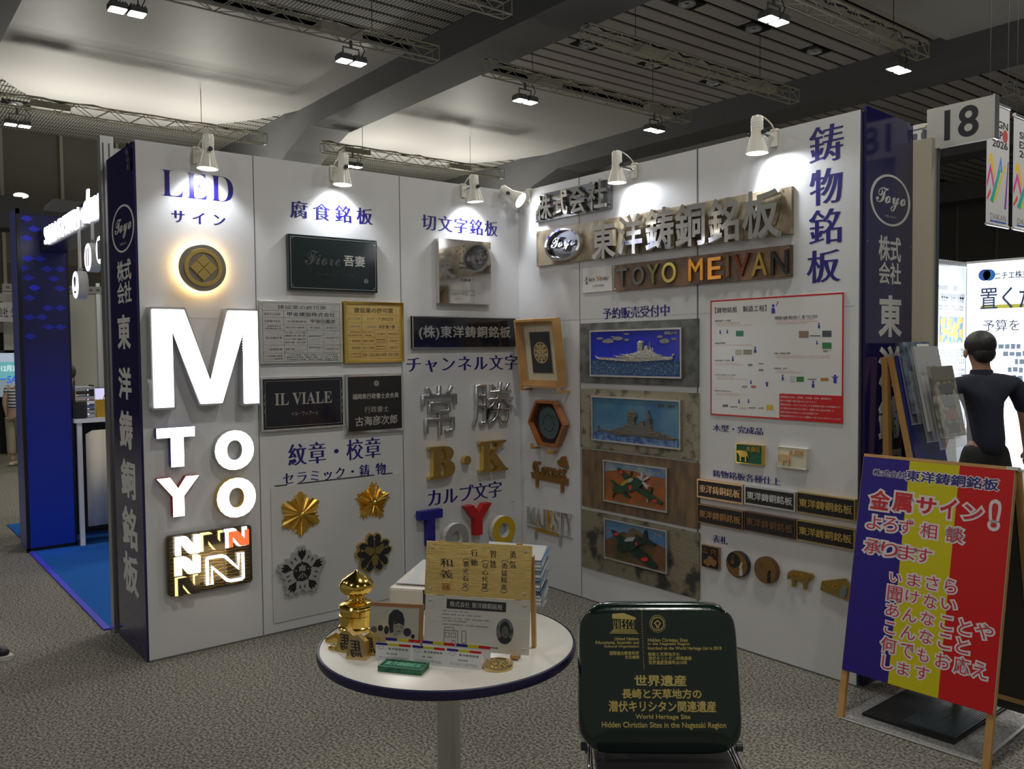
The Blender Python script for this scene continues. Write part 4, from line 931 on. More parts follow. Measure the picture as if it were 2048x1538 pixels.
for ch, a, b, m in fin: write(t, ch, pbox(S, zh([a])[0], zh([b])[0], .036), .022, .036, m, 'character', dx=.014, dy=.010)
for x in (-w+.01, -.02, w-.012):
    for y in (-1, 1): MB().lathe([(0, .005), (.004, .004), (.005, 0)], 10, (x, y*(h-.012), .02)).build('screw', CHROME, t)

# ------------------------------------------------ relief pictures
def relief(pts, ins, lab, stone, sky, fm=BRUSH):
    t, S, w, h = plate(FR, pts, .012, 'relief_picture', lab, 'relief picture', stone, group='preordered reliefs')
    x0, y0, x1, y1 = rect(S, ins, .03)
    frame_mb(x0, y0, x1, y1, .010, .012, .034).build('metal_frame', fm, t, bevel=.002)
    MB().box(x0+.008, y0+.008, .012, x1-.008, y1-.008, .024).build('painted_plate', sky, t)
    return t, S, (x0+.01, y0+.01, x1-.01, y1-.01)
zk = Z1(1150, 600, 5.126); zl = Z1(1150, 880, 4.807)
STA = mat('stone_grey', (.15, .155, .15), .55, col2=(.07, .075, .075), vscale=12, bump=.25, bscale=40, detail=12, contrast=(.4, .6))
STB = mat('stone_beige', (.29, .26, .18), .6, col2=(.10, .09, .07), vscale=13, bump=.3, bscale=60, contrast=(.50, .62), detail=14)
STC = mat('stone_sandstone', (.20, .125, .06), .6, col2=(.10, .07, .045), vscale=7, bump=.2, bscale=40, stretch=(2.6, .8, 1), detail=7, contrast=(.4, .62))
STD = mat('stone_patina', (.21, .185, .125), .6, col2=(.035, .032, .03), vscale=6.5, bump=.3, bscale=50, contrast=(.50, .60), detail=10)
PEW = mat('relief_pewter', (.58, .56, .52), .28, .75, bump=1., bscale=90)
PEWD = mat('relief_dark_pewter', (.20, .185, .16), .4, .8, bump=.8, bscale=120)
SEA = mat('sea_paint', (.02, .075, .20), .35, col2=(.22, .34, .42), vscale=60, bump=1., bscale=90, stretch=(1, 1, 2.2), contrast=(.5, .8))
def poly(t, S, z, pts, z0, z1, m, name, d=.03, bevel=0.):
    l = np.array([S.px(p, d) for p in z(pts)])
    if sarea(l) < 0: l = l[::-1]
    return MB().prism([l], z0, z1).build(name, m, t, bevel=bevel)
t, S, b = relief([(1158.8, 647), (1396, 637), (1160.7, 766), (1396, 772.6)], [(1180, 663), (1363, 652.7), (1180, 753), (1363.6, 757)], 'topmost relief: silver battleship on a blue sea, grey stone mount', STA, mat('relief_sky_blue', (.012, .028, .48), .3, bump=.1, bscale=30))
poly(t, S, zk, [(165, 612), (400, 625), (640, 635), (870, 618), (1062, 628), (1062, 772), (165, 768)], .024, .030, SEA, 'sea')
poly(t, S, zk, [(208, 568), (230, 585), (330, 590), (450, 598), (560, 590), (700, 583), (850, 582), (1000, 580), (1003, 612), (870, 618), (640, 632), (480, 625), (250, 608), (225, 598)], .024, .036, PEW, 'hull', bevel=.001)
poly(t, S, zk, [(430, 590), (435, 572), (500, 570), (505, 556), (560, 552), (600, 545), (640, 530), (652, 525), (650, 440), (668, 415), (690, 415), (700, 440), (695, 520), (715, 520), (722, 470), (745, 465), (752, 510), (768, 520), (775, 490), (790, 490), (800, 530), (840, 555), (890, 565), (895, 585), (700, 590)], .024, .040, PEW, 'superstructure', bevel=.001)
for a, b_ in (((652, 428), (715, 436)), ((655, 450), (700, 458)), ((652, 480), (700, 488))): poly(t, S, zk, [a, (b_[0], a[1]), b_, (a[0], b_[1])], .036, .043, PEW, 'tower_deck')
for x, y in ((440, 574), (505, 558), (840, 572), (870, 566)): poly(t, S, zk, [(x-35*(1 if x < 700 else -1), y-4), (x, y-6), (x, y+2), (x-35*(1 if x < 700 else -1), y)], .036, .042, PEW, 'gun_barrel')
poly(t, S, zk, [(765, 430), (768, 430), (770, 520), (767, 520)], .024, .034, PEW, 'mast'); poly(t, S, zk, [(1000, 550), (1015, 548), (1015, 568), (1003, 570), (1003, 600), (1000, 600)], .024, .034, PEW, 'stern_flag')
for (cx, cy, rx, ry) in ((250, 395, 35, 14), (335, 420, 62, 24), (435, 395, 50, 20), (525, 348, 30, 10), (525, 408, 25, 12), (383, 378, 18, 8), (868, 376, 30, 13), (915, 422, 50, 22), (1008, 398, 28, 11)):
    r = random.Random(cx); poly(t, S, zk, [(cx+rx*math.cos(a/16*6.283)*(1+.15*r.uniform(-1, 1)), cy+ry*math.sin(a/16*6.283)*(1+.2*r.uniform(-1, 1))) for a in range(16)], .024, .028, mat('cloud_relief', (.28, .28, .27), .5, .3, bump=.5, bscale=120), 'cloud')
write(t, '戦艦大和', pbox(S, zk([(918, 322)])[0], zk([(1045, 352)])[0], .026), .024, .028, PEW, 'title_text', dx=.01, dy=.01)
t, S, b = relief([(1160.7, 777.5), (1396.8, 785.3), (1162.5, 895.6), (1396.5, 920)], [(1183, 793), (1362.6, 798), (1184, 881), (1360, 899)], 'second relief: dark battleship against a pale blue sky, beige stone mount', STB, mat('relief_pale_sky', (.035, .14, .30), .35, col2=(.12, .26, .33), vscale=7, stretch=(1, 1, 5), contrast=(.3, .8)))
poly(t, S, zk, [(175, 1355), (230, 1350), (290, 1335), (380, 1380), (600, 1395), (830, 1425), (1050, 1440), (1050, 1530), (180, 1445)], .024, .029, mat('sea_strip', (.02, .06, .24), .35, col2=(.15, .28, .5), vscale=30, stretch=(1, 1, 5), bump=.5, bscale=60), 'sea')
poly(t, S, zk, [(228, 1318), (245, 1325), (350, 1330), (440, 1335), (520, 1330), (720, 1350), (900, 1375), (1010, 1410), (1040, 1425), (1000, 1437), (850, 1422), (700, 1405), (520, 1390), (390, 1375), (300, 1338), (235, 1348)], .024, .036, PEWD, 'hull', bevel=.001)
poly(t, S, zk, [(430, 1335), (440, 1312), (500, 1305), (520, 1280), (548, 1270), (545, 1180), (550, 1140), (585, 1120), (605, 1140), (630, 1185), (615, 1230), (625, 1280), (665, 1275), (680, 1240), (705, 1240), (715, 1290), (735, 1290), (740, 1200), (755, 1130), (770, 1200), (785, 1290), (800, 1340), (850, 1350), (900, 1365), (930, 1385), (930, 1405), (700, 1390), (520, 1370)], .024, .040, PEWD, 'superstructure', bevel=.001)
for x0, y0, x1, y1 in ((548, 1150, 635, 1158), (548, 1180, 640, 1190), (545, 1215, 620, 1224), (735, 1210, 795, 1217), (740, 1240, 790, 1248)): poly(t, S, zk, [(x0, y0), (x1, y0+5), (x1, y1+5), (x0, y1)], .036, .043, PEWD, 'tower_deck')
for x0, y0, x1, y1 in ((385, 1325, 445, 1333), (440, 1300, 510, 1308), (830, 1345, 890, 1362), (870, 1365, 935, 1385)): poly(t, S, zk, [(x0, y0), (x1, y1-6), (x1, y1), (x0, y0+5)], .036, .042, PEWD, 'gun_barrel')
poly(t, S, zk, [(236, 1285), (240, 1285), (245, 1325), (238, 1325)], .024, .034, PEWD, 'bow_staff')
write(t, '戦艦　長門', pbox(S, zk([(845, 1070)])[0], zk([(1010, 1105)])[0], .026), .024, .028, PEWD, 'title_text', dx=.015, dy=.015)
GRN = mat('plane_green', (.018, .055, .025), .35, bump=.2, bscale=60); GRND = mat('plane_dark_green', (.010, .028, .020), .35, bump=.2, bscale=60); REDD = mat('red_roundel', (.70, .02, .02), .4); SILP = mat('prop_silver', (.6, .6, .6), .3, .8)
t, S, b = relief([(1163, 898.7), (1397, 924.7), (1164.6, 1013), (1397, 1056.8)], [(1206.6, 920.6), (1334.7, 934.5), (1207, 1004), (1334.7, 1024)], 'third relief: green propeller plane over orange ground, brown stone mount', STC, mat('orange_ground', (.42, .10, .015), .4, col2=(.22, .09, .03), vscale=12, stretch=(1, 1, 3)))
poly(t, S, zl, [(285, 210), (870, 280), (870, 372), (700, 345), (560, 300), (430, 285), (285, 300)], .024, .0255, mat('sky_strip', (.05, .17, .45), .4, col2=(.3, .35, .35), vscale=9), 'sky_strip')
for ps, m, z_, nm in (([(395, 265), (430, 268), (520, 350), (500, 385), (480, 380)], GRN, .032, 'wing'), ([(580, 480), (625, 455), (700, 490), (845, 600), (835, 628), (700, 560)], GRN, .036, 'wing'), ([(440, 490), (460, 485), (530, 545), (520, 562), (490, 550)], GRN, .034, 'tailplane'), ([(340, 382), (365, 385), (405, 430), (390, 450)], GRN, .034, 'tailplane'),
    ([(368, 480), (385, 450), (470, 400), (530, 365), (600, 358), (650, 380), (665, 400), (645, 440), (600, 475), (540, 495), (450, 505), (385, 510)], GRN, .040, 'fuselage'), ([(520, 350), (545, 300), (548, 325), (535, 355)], GRN, .034, 'tail_fin'), ([(375, 505), (385, 508), (368, 555), (360, 552)], GRN, .033, 'tail_fin'), ([(735, 465), (748, 460), (730, 520), (715, 525)], GRN, .038, 'wing_fin'),
    ([(640, 385), (645, 310), (660, 300), (665, 340), (655, 385)], SILP, .042, 'propeller_blade'), ([(655, 385), (710, 345), (720, 365), (665, 395)], SILP, .042, 'propeller_blade'), ([(655, 400), (680, 400), (720, 450), (705, 470), (665, 425)], SILP, .043, 'propeller_blade'), ([(640, 380), (600, 345), (625, 345), (645, 370)], SILP, .042, 'propeller_blade'),
    ([(525, 385), (545, 365), (570, 370), (570, 385), (545, 405), (525, 405)], mat('canopy_grey', (.4, .42, .42), .2, .3), .044, 'canopy'), ([(440, 430), (470, 400), (530, 368), (560, 362), (530, 395), (470, 440)], mat('yellow_band', (.35, .28, .02), .4), .041, 'yellow_band'), ([(695, 570), (710, 565), (705, 600), (695, 598)], SILP, .036, 'wheel_strut')): poly(t, S, zl, ps, .024, z_, m, nm, bevel=.0012)
for cx, cy, rx, ry, z_ in ((447, 307, 16, 16, .0325), (542, 456, 14, 24, .0405), (775, 583, 22, 14, .0365)): poly(t, S, zl, circ(cx, cy, rx, ry, 16), z_, z_+.001, REDD, 'roundel')
write(t, '飛燕', pbox(S, zl([(758, 300)])[0], zl([(832, 345)])[0], .026), .024, .028, PEW, 'title_text')
t, S, b = relief([(1163, 1019.8), (1397.6, 1064), (1164.6, 1134.8), (1397.6, 1197)], [(1208, 1036), (1335, 1060), (1209, 1115), (1334, 1149.4)], 'lowest relief: dark green fighter plane over brown hills, patchy stone mount', STD, mat('hill_paint', (.045, .055, .02), .4, col2=(.17, .07, .03), vscale=9, stretch=(1, 1, 2)))
poly(t, S, zl, [(290, 768), (868, 868), (868, 1050), (800, 1010), (700, 960), (560, 930), (460, 880), (380, 920), (290, 960)], .024, .0255, mat('sky_strip2', (.05, .16, .38), .4, col2=(.12, .2, .3), vscale=8), 'sky_strip')
poly(t, S, zl, [(480, 930), (520, 860), (560, 845), (640, 900), (700, 930), (660, 990), (500, 990)], .0255, .0262, mat('brown_peak', (.12, .085, .05), .5), 'peak')
for ps, m, z_, nm in (([(345, 865), (375, 868), (500, 970), (440, 1010), (410, 960)], GRND, .034, 'wing'), ([(545, 1075), (600, 1040), (680, 1090), (790, 1210), (790, 1235), (720, 1225), (600, 1130), (550, 1110)], GRND, .036, 'wing'), ([(410, 1015), (430, 980), (480, 975), (520, 1000), (520, 1050), (470, 1075), (420, 1050)], GRND, .042, 'engine_cowl'), ([(470, 985), (540, 950), (600, 955), (680, 960), (700, 985), (620, 1010), (590, 1040), (540, 1070), (480, 1060)], GRND, .040, 'fuselage'),
    ([(655, 965), (670, 880), (685, 865), (705, 960)], GRND, .038, 'tail_fin'), ([(690, 960), (720, 960), (775, 1005), (770, 1020), (690, 985)], GRND, .040, 'tailplane'), ([(580, 905), (655, 945), (650, 960), (600, 945)], GRND, .036, 'tailplane'), ([(485, 960), (520, 935), (560, 935), (580, 950), (570, 970), (500, 975)], mat('canopy_grey'), .043, 'canopy')): poly(t, S, zl, ps, .024, z_, m, nm, bevel=.0012)
for cx, cy, rx, ry, z_ in ((403, 905, 22, 13, .0345), (600, 995, 9, 18, .0405), (676, 1145, 33, 20, .0365)): poly(t, S, zl, circ(cx, cy, rx, ry, 16), z_, z_+.001, REDD, 'roundel')
write(t, '零戦', pbox(S, zl([(762, 890)])[0], zl([(838, 935)])[0], .026), .024, .028, PEW, 'title_text')

# ------------------------------------------------ poster
t, S, w, h = plate(FR, [(1421.3, 601.7), (1688.5, 583.6), (1420.7, 830), (1685.7, 847)], .006, 'process_poster', 'white poster with red border explaining the casting process', 'poster', mat('poster_paper', (.66, .66, .64), .22))
zm = Z1(1400, 570, 5.303); D0 = .0062
frame_mb(-w, -h, w, h, .008, .006, .0066).build('red_border', REDP, t)
def pt(s, a, b, m=INKB, **k): return write(t, s, pbox(S, zm([a])[0], zm([b])[0], .006), D0, D0+.0004, m, 'printed_text', **k)
pt('【鋳物銘板　製造工程】', (160, 240), (705, 275), dx=.006, dy=.006)
for s, a, b in (('①製作用のデータ作成', (155, 372), (325, 388)), ('②製品の型製作', (155, 608), (270, 624)), ('③型を使用して砂型へ', (155, 793), (330, 809)), ('④砂型に金属流し込み（鋳造）', (155, 945), (378, 960)), ('⑤砂型から製品取り出し', (155, 1115), (340, 1133)), ('⑥鋳造後の金属の製品を削って、磨いて仕上げます', (790, 332), (1248, 352)), ('⑦磨いた製品に塗装', (785, 715), (958, 733)), ('⑧検品後、出荷', (785, 875), (918, 892))): pt(s, a, b)
mb = MB()
for k, (x0, x1, y) in enumerate(((170, 420, 400), (170, 420, 412), (170, 550, 430), (170, 550, 636), (168, 410, 828), (168, 468, 848), (168, 355, 975), (168, 500, 996), (168, 470, 1152), (168, 415, 1168), (810, 1215, 370), (810, 1255, 390), (810, 1140, 408), (805, 1380, 752), (805, 1385, 772), (805, 1012, 910), (805, 1068, 928))):
    a, b = S.px(zm([(x0, y)])[0], .006), S.px(zm([(x1, y)])[0], .006); mini(mb, a[0], b[0], (a[1]+b[1])/2, .0022, D0, k)
mb.build('small_print', REDS, t)
bx = pbox(S, zm([(843, 1150)])[0], zm([(1520, 1450)])[0], .006); MB().box(bx[0], -h, .006, w, bx[3], .0067).build('red_panel', REDP, t)
for i, s in enumerate(('鋳物銘板は表札、社銘板、校名板、社章、橋名板など', '様々な場面で取り扱われております！', '複雑な形状、デザインに対しても再現性が高いのが特長です！', 'また歴史をものあいの下実で、時間と共に風合が増して', '重厚な味わいが出てくるのも特長です！', '新商品記念のひとつとして提案してみてはいかがでしょうか？')):
    x1 = bx[0]+.008+(w-bx[0]-.02)*min(1, len(s)/28); yy = bx[3]-.012-i*(bx[3]+h-.018)/6
    write(t, s, (bx[0]+.006, yy-.0095, x1, yy), .0067, .0071, WHITEV, 'printed_text')
IB = mat('icon_blue', (.03, .03, .35), .4)
def icon(cx, cy, k=1., arms=0):
    poly(t, S, zm, circ(cx, cy-16*k, 6*k, 7*k, 10), D0, .0068, IB, 'icon', d=.006)
    poly(t, S, zm, [(cx-8*k, cy+18*k), (cx-7*k, cy-4*k), (cx-(18*k if arms else 5*k), cy-(16*k if arms else 6*k)), (cx, cy-8*k), (cx+(18*k if arms else 5*k), cy-(16*k if arms else 6*k)), (cx+7*k, cy-3*k), (cx+9*k, cy+18*k)], D0, .0068, IB, 'icon', d=.006)
icon(777, 258, 2.4); write(t, '?', pbox(S, zm([(808, 178)])[0], zm([(833, 222)])[0], .006), D0, .0067, IB, 'printed_text', slant=.2)
for a in ((215, 500), (290, 495), (585, 690, 1.6), (348, 785, 1.3), (710, 1052, 1.3, 1), (415, 1235), (515, 1232), (1262, 432, 1.4), (1240, 612), (878, 985, 1.5), (1200, 1055, 1.8), (1432, 1000, 2.2, 1), (540, 1030)): icon(*a)
ph = lambda a, b, c, nm='picture': poly(t, S, zm, [a, (b[0], a[1]), b, (a[0], b[1])], D0, .0068, mat('pic_%d%d%d' % tuple(int(v*99) for v in c), c, .4), nm, d=.006)
for a, b, c in (((382, 485), (462, 543), (.05, .22, .13)), ((375, 685), (445, 740), (.45, .43, .36)), ((460, 685), (550, 738), (.28, .27, .22)), ((510, 838), (556, 858), (.2, .2, .2)), ((622, 830), (672, 838), (.1, .1, .1)), ((622, 892), (672, 910), (.2, .2, .2)), ((445, 1068), (503, 1088), (.3, .3, .3)), ((543, 1068), (593, 1090), (.4, .1, .08)), ((240, 1268), (298, 1292), (.22, .10, .08)), ((705, 1272), (777, 1325), (.60, .42, .02)), ((620, 1300), (676, 1310), (.4, .2, .03)), ((422, 1298), (490, 1312), (.5, .45, .4)), ((1050, 488), (1152, 558), (.26, .17, .13)), ((1297, 484), (1395, 550), (.06, .07, .1)), ((1297, 610), (1395, 676), (.03, .20, .07)), ((955, 962), (1005, 1030), (.5, .5, .49)), ((1023, 972), (1102, 1026), (.03, .18, .05)), ((1280, 985), (1362, 1016), (.42, .17, .05))): ph(a, b, c)
for a, b in (((1168, 534), (1278, 542)), ((1145, 996), (1235, 1002)), ((320, 1288), (400, 1294)), ((512, 1300), (592, 1306))): ph(a, b, (.01, .01, .01), 'arrow')
write(t, '完成！！', pbox(S, zm([(1308, 690)])[0], zm([(1386, 712)])[0], .006), D0, .0066, INKB, 'printed_text')

# ------------------------------------------------ small plates of the last panel
zn = Z1(1390, 840, 4.156)
cow = [(-.95, .55), (-.80, .80), (-.60, .72), (-.45, .80), (.2, .78), (.62, .72), (.78, .50), (.95, -.35), (.86, -.30), (.72, .12), (.62, -.05), (.60, -.95), (.40, -.95), (.36, -.15), (.10, -.28), (-.20, -.22), (-.25, -.95), (-.42, -.95), (-.45, -.20), (-.62, .10), (-.72, .35), (-.92, .30)]
def cowmb(cx, cy, sx, sy, z0, z1, flip=1): 
    l = [(cx+flip*x*sx, cy+y*sy) for x, y in cow]; 
    if sarea(l) < 0: l = l[::-1]
    return MB().prism([l], z0, z1)
for pts, lab, pm, fm, cm, o in (([(1472.5, 887), (1526, 890.5), (1472.5, 926), (1525, 930)], 'small green plate with a gold cow and name, under the poster', DKGREEN, GOLD, GOLD, 0), ([(1555.5, 893), (1614, 897), (1555.5, 934), (1612, 939.6)], 'small unpainted wooden pattern plate with a cow, right of the green one', mat('pattern_board', (.66, .62, .46), .6), mat('pattern_rim', (.68, .66, .55), .5), mat('pattern_wood', (.62, .40, .20), .6), 1)):
    t, S, w, h = plate(FR, pts, .022, 'cow_plate', lab, 'nameplate', fm)
    MB().box(-w+.004, -h+.004, .022, w-.004, h-.004, .0228).build('field', pm, t); frame_mb(-w, -h, w, h, .004, .020, .026).build('rim', fm, t)
    cowmb(-w*.45, -h*.18, w*.48, h*.62, .0228, .030).build('cow_relief', cm, t, bevel=.0015)
    write(t, '久保田', (-w*.18, h*.28, w*.82, h*.80), .0228, .027, cm, 'name_text', **BOLD)
NP = [([(1394.8, 958), (1487.5, 969), (1395, 994), (1486, 1008.4)], 'rose-gold rimmed black nameplate, upper left of the six', mat('rose_gold', (.78, .52, .30), .3, 1.), MIN), ([(1488.7, 970), (1592, 984.4), (1490, 1007.7), (1591, 1024)], 'silver rimmed black nameplate, upper middle of the six', mat('silver_matt', (.66, .68, .70), .35, .9), BOLD), ([(1594, 984.4), (1711, 998.5), (1595, 1024), (1710, 1042)], 'yellow-gold rimmed black nameplate, upper right of the six', GOLDR, BOLD),
      ([(1395.3, 1008.4), (1486.5, 1021.7), (1396, 1045.7), (1486, 1059)], 'copper rimmed black nameplate, lower left of the six', mat('copper_dull', (.45, .25, .11), .35, .9), BOLD), ([(1489, 1023), (1592, 1038), (1490, 1061.4), (1591, 1078)], 'dull brown rimmed black nameplate, lower middle of the six', mat('brown_bronze', (.22, .12, .07), .4, .8), BOLD), ([(1594, 1039.7), (1710.5, 1058.5), (1594.5, 1078), (1708.5, 1101.5)], 'yellow-gold rimmed black nameplate, lower right of the six', GOLDR, BOLD)]
for i, (pts, lab, m, wt) in enumerate(NP):
    t, S, w, h = plate(FR, pts, .022, 'company_nameplate', lab, 'nameplate', m, group='small nameplates in six finishes')
    r = .008 if i in (0, 1) else .004
    MB().box(-w+r, -h+r, .022, w-r, h-r, .0228).build('black_field', BLACK, t)
    frame_mb(-w, -h, w, h, r, .020, .027).build('rim', m, t, bevel=.0012)
    write(t, '東洋鋳銅銘板', (-w+r+.008, -h*.42, w-r-.008, h*.42), .0228, .028, m, split=True, dx=wt['dx'], dy=wt['dy'] if wt is BOLD else -.008)
t, S, w, h = plate(FR, [(1402.8, 1089), (1437.5, 1095), (1403, 1132), (1437, 1141)], .02, 'house_name_plate', 'square black and copper house name plate with a small car relief', 'nameplate', mat('copper_dull', (0, 0, 0)))
MB().box(-w+.003, -h+.003, .02, w-.003, h-.003, .0206).build('black_field', BLACK, t); write(t, '山内', (-w*.78, h*.28, w*.78, h*.78), .0206, .026, mat('copper_dull'), 'name_text', split=True, sp=.4, dx=.01, dy=.01)
MB().prism([[(w*x, h*y) for x, y in ((-.65, -.62), (-.62, -.35), (-.25, -.20), (-.1, .08), (.35, .10), (.50, -.10), (.85, -.25), (.85, -.50), (.60, -.75), (.2, -.62), (-.1, -.85), (-.4, -.70))]], .0206, .029).build('car_relief', mat('copper_dull'), t, bevel=.003)
rab = [(-.35, -1), (-.42, -.45), (-.25, -.05), (-.40, .25), (-.30, .48), (-.12, .50), (-.05, .95), (.08, .98), (.12, .55), (.30, .95), (.40, .88), (.25, .40), (.15, .15), (.35, -.25), (.40, -.80), (.30, -1)]
def rabmb(cx, cy, sx, sy, z0, z1): return MB().prism([[(cx+x*sx, cy+y*sy) for x, y in rab][::-1]], z0, z1)
def rnd(pts, lab, body, face, zd=.028):
    S, w, h = place(FR, pts, zd); R_ = (w+h)/2; t = thing('round_house_sign', lab, 'nameplate', S)
    MB().disc((0, 0), R_, .003, zd, 48).build('disc', body, t, bevel=.0015); MB().disc((0, 0), R_*.94, zd, zd+.0008, 48).build('face', face, t); return t, S, R_
t, S, R_ = rnd([(1453, 1102), (1495, 1102), (1453, 1156), (1495, 1156)], 'round black and bronze moon sign with a white rabbit', BLACK, mat('moon_bronze', (.30, .17, .06), .35, .8))
MB().disc((-R_*.30, R_*.28), R_*.58, .0290, .031, 32).build('dark_moon', BLACK, t); write(t, '工藤', (-R_*.52, -R_*.02, -R_*.16, R_*.62), .031, .034, mat('moon_bronze'), 'name_text', vertical=True, sp=.1, split=True, **BOLD); rabmb(R_*.42, -R_*.25, R_*.36, R_*.52, .029, .034).build('rabbit_relief', mat('rabbit_silver', (.6, .58, .54), .4, .4), t, bevel=.001)
t, S, R_ = rnd([(1509, 1113), (1553, 1113), (1509, 1168), (1553, 1168)], 'round plain bronze sign with a small black rabbit', mat('dark_bronze', (0, 0, 0)), mat('bronze_face', (.30, .18, .07), .38, .85))
write(t, '和田', (-R_*.52, R_*.02, -R_*.22, R_*.55), .0289, .0295, BRONZE, 'name_text', vertical=True, split=True); rabmb(R_*.32, -R_*.38, R_*.32, R_*.46, .0289, .033).build('rabbit_relief', BLACK, t, bevel=.001)
S, w, h = place(FR, zn([(757, 1225), (985, 1260), (757, 1400), (985, 1410)]), .022); t = thing('cow_house_sign', 'gold cow silhouette house sign with raised name', 'nameplate', S)
CB = mat('cow_gold', (.42, .30, .09), .35, .95)
cowmb(0, 0, w, h, .006, .020, -1).build('cow_plate', CB, t, bevel=.002); write(t, 'YAMADA', (-w*.62, h*.18, w*.40, h*.52), .020, .025, GOLD, 'name_text', dx=.02, dy=.02)
MB().tube([(w*.92, h*.9, .018), (w*.8, h*.72, .02), (w*.7, h*.95, .018)], .0022, 5).build('horns', CB, t); MB().tube([(-w*.9, h*.45, .014), (-w*1.0, -h*.1, .012), (-w*.95, -h*.35, .012)], .0022, 5).build('tail', CB, t)
S, w, h = place(FR, zn([(1037, 1300), (1290, 1300), (1037, 1485), (1290, 1485)]), .022); t = thing('cheese_house_sign', 'gold cheese wedge house sign with a grey mouse, beside the tricolour board', 'nameplate', S)
x, y = 0, 0
MB().prism([[(-w, -h*.55), (-w*.88, h*.30), (w*.62, h*.98), (w*.95, h*.45), (w*.98, -h*.95)], circ(-w*.62, -h*.42, w*.10, n=12)[::-1], circ(w*.08, -h*.55, w*.06, n=10)[::-1], circ(-w*.88, h*.02, w*.05, n=10)[::-1], circ(w*.80, -h*.70, w*.06, n=10)[::-1]], .006, .020).build('cheese_plate', CB, t)
write(t, 'HARADA', (-w*.66, -h*.02, w*.36, h*.34), .020, .025, GOLD, 'name_text', dx=.02, dy=.02)
MB().prism([[(w*a, h*b) for a, b in ((.35, -.75), (.32, -.2), (.50, .15), (.55, .42), (.66, .30), (.85, .30), (.75, .0), (.80, -.25), (.62, -.8))]], .020, .024).build('mouse_relief', mat('mouse_grey', (.16, .17, .18), .5), t, bevel=.001)

# ------------------------------------------------ clip spotlights on the wall tops
def clip_lamp(wall, pc_mouth, pc_top, dist, lab, dirw, mount, tilt=(0, 0)):
    """mouth / top pixels give the lamp axis in the plane 'dist' in front of the wall"""
    if wall == 'L': a = onplane(pc_mouth, 0, dist); b = onplane(pc_top, 0, dist)
    else: a = onplane(pc_mouth, 1, -dist); b = onplane(pc_top, 1, -dist)
    if dirw is not None: b = a+np.array(dirw)*np.linalg.norm(b-a)
    ax = (b-a); L = np.linalg.norm(ax); ax /= L
    r = np.cross((0, 0, 1), ax); r = np.array([1., 0, 0]) if np.linalg.norm(r) < .05 else r/np.linalg.norm(r)
    u = np.cross(ax, r); f = Frame(a, r, u)     # local z = from mouth to the back
    t = thing('clip_spotlight', lab, 'spotlight', f, 'clip spotlights on the booth walls')
    MB().lathe([(.055, 0), (.0565, .002), (.0305, L*.50), (.030, L*.54), (.030, L*.94), (.025, L), (0, L)], 36).lathe([(.0535, .001), (.028, L*.48)], 36).build('shade', CREAM, t)
    m = MB()
    for k in range(3): m.lathe([(.0307, L*.68+k*.012), (.0307, L*.68+k*.012+.005)], 24)
    m.build('vent_slots', mat('vent_light', (.9, .9, .86), .3), t)
    MB().lathe([(0, .006), (.040, .008), (.050, .012)], 32).build('bulb', BULB, t)
    m = MB(); 
    for s in (-1, 1): m.lathe([(0, .029), (.011, .031), (.013, .041), (.010, .049), (0, .050)][::1], 14, (0, 0, L*.55), 0) if s > 0 else m.lathe([(0, -.029), (.011, -.031), (.013, -.041), (.010, -.049), (0, -.050)], 14, (0, 0, L*.55), 0)
    m.build('side_knobs', DARKK, t)
    mi = f.mat().inverted(); mw = np.array(mi @ Vector(mount))
    MB().tube([(0, .0, L*.55), tuple(mw*.5+np.array([0, 0, L*.28])), tuple(mw)], .008, 8).build('arm', CHROME, t)
    cm = MB()
    B = np.array(mount)
    if wall == 'L': cm.box(B[0]-.062, B[1]-.02, B[2]+.03, B[0]+.014, B[1]+.02, B[2]+.045).box(B[0]+.002, B[1]-.02, B[2]-.045, B[0]+.014, B[1]+.02, B[2]+.03)
    else: cm.box(B[0]-.02, B[1]-.014, B[2]+.03, B[0]+.02, B[1]+.062, B[2]+.045).box(B[0]-.02, B[1]-.014, B[2]-.045, B[0]+.02, B[1]-.002, B[2]+.03)
    cm.v = [tuple(mi @ Vector(v)) for v in cm.v]; cm.build('clamp', CREAM, t, bevel=.004)
    p0 = np.array([0, -.01, L]); P3 = [p0, p0+np.array([.01, 0, .015]), mw*.75+np.array([.02, 0, L*.55]), mw+np.array([0, 0, .02])]
    MB().tube([tuple((1-s)**3*P3[0]+3*s*(1-s)**2*P3[1]+3*s*s*(1-s)*P3[2]+s**3*P3[3]) for s in [i/10 for i in range(11)]], .0035, 6).build('power_cord', CREAM, t)
    l = bpy.data.lights.new('spot_beam', 'SPOT'); l.energy = SPOTW; l.color = SPOTC; l.spot_size = math.radians(118); l.spot_blend = .55; l.shadow_soft_size = .035
    o = bpy.data.objects.new('spot_beam', l); COL.objects.link(o); o.location = f.w(0, 0, -.004)
    return f, o
def aim(o, target): o.rotation_euler = (Vector(target)-o.location).to_track_quat('-Z', 'Y').to_euler()
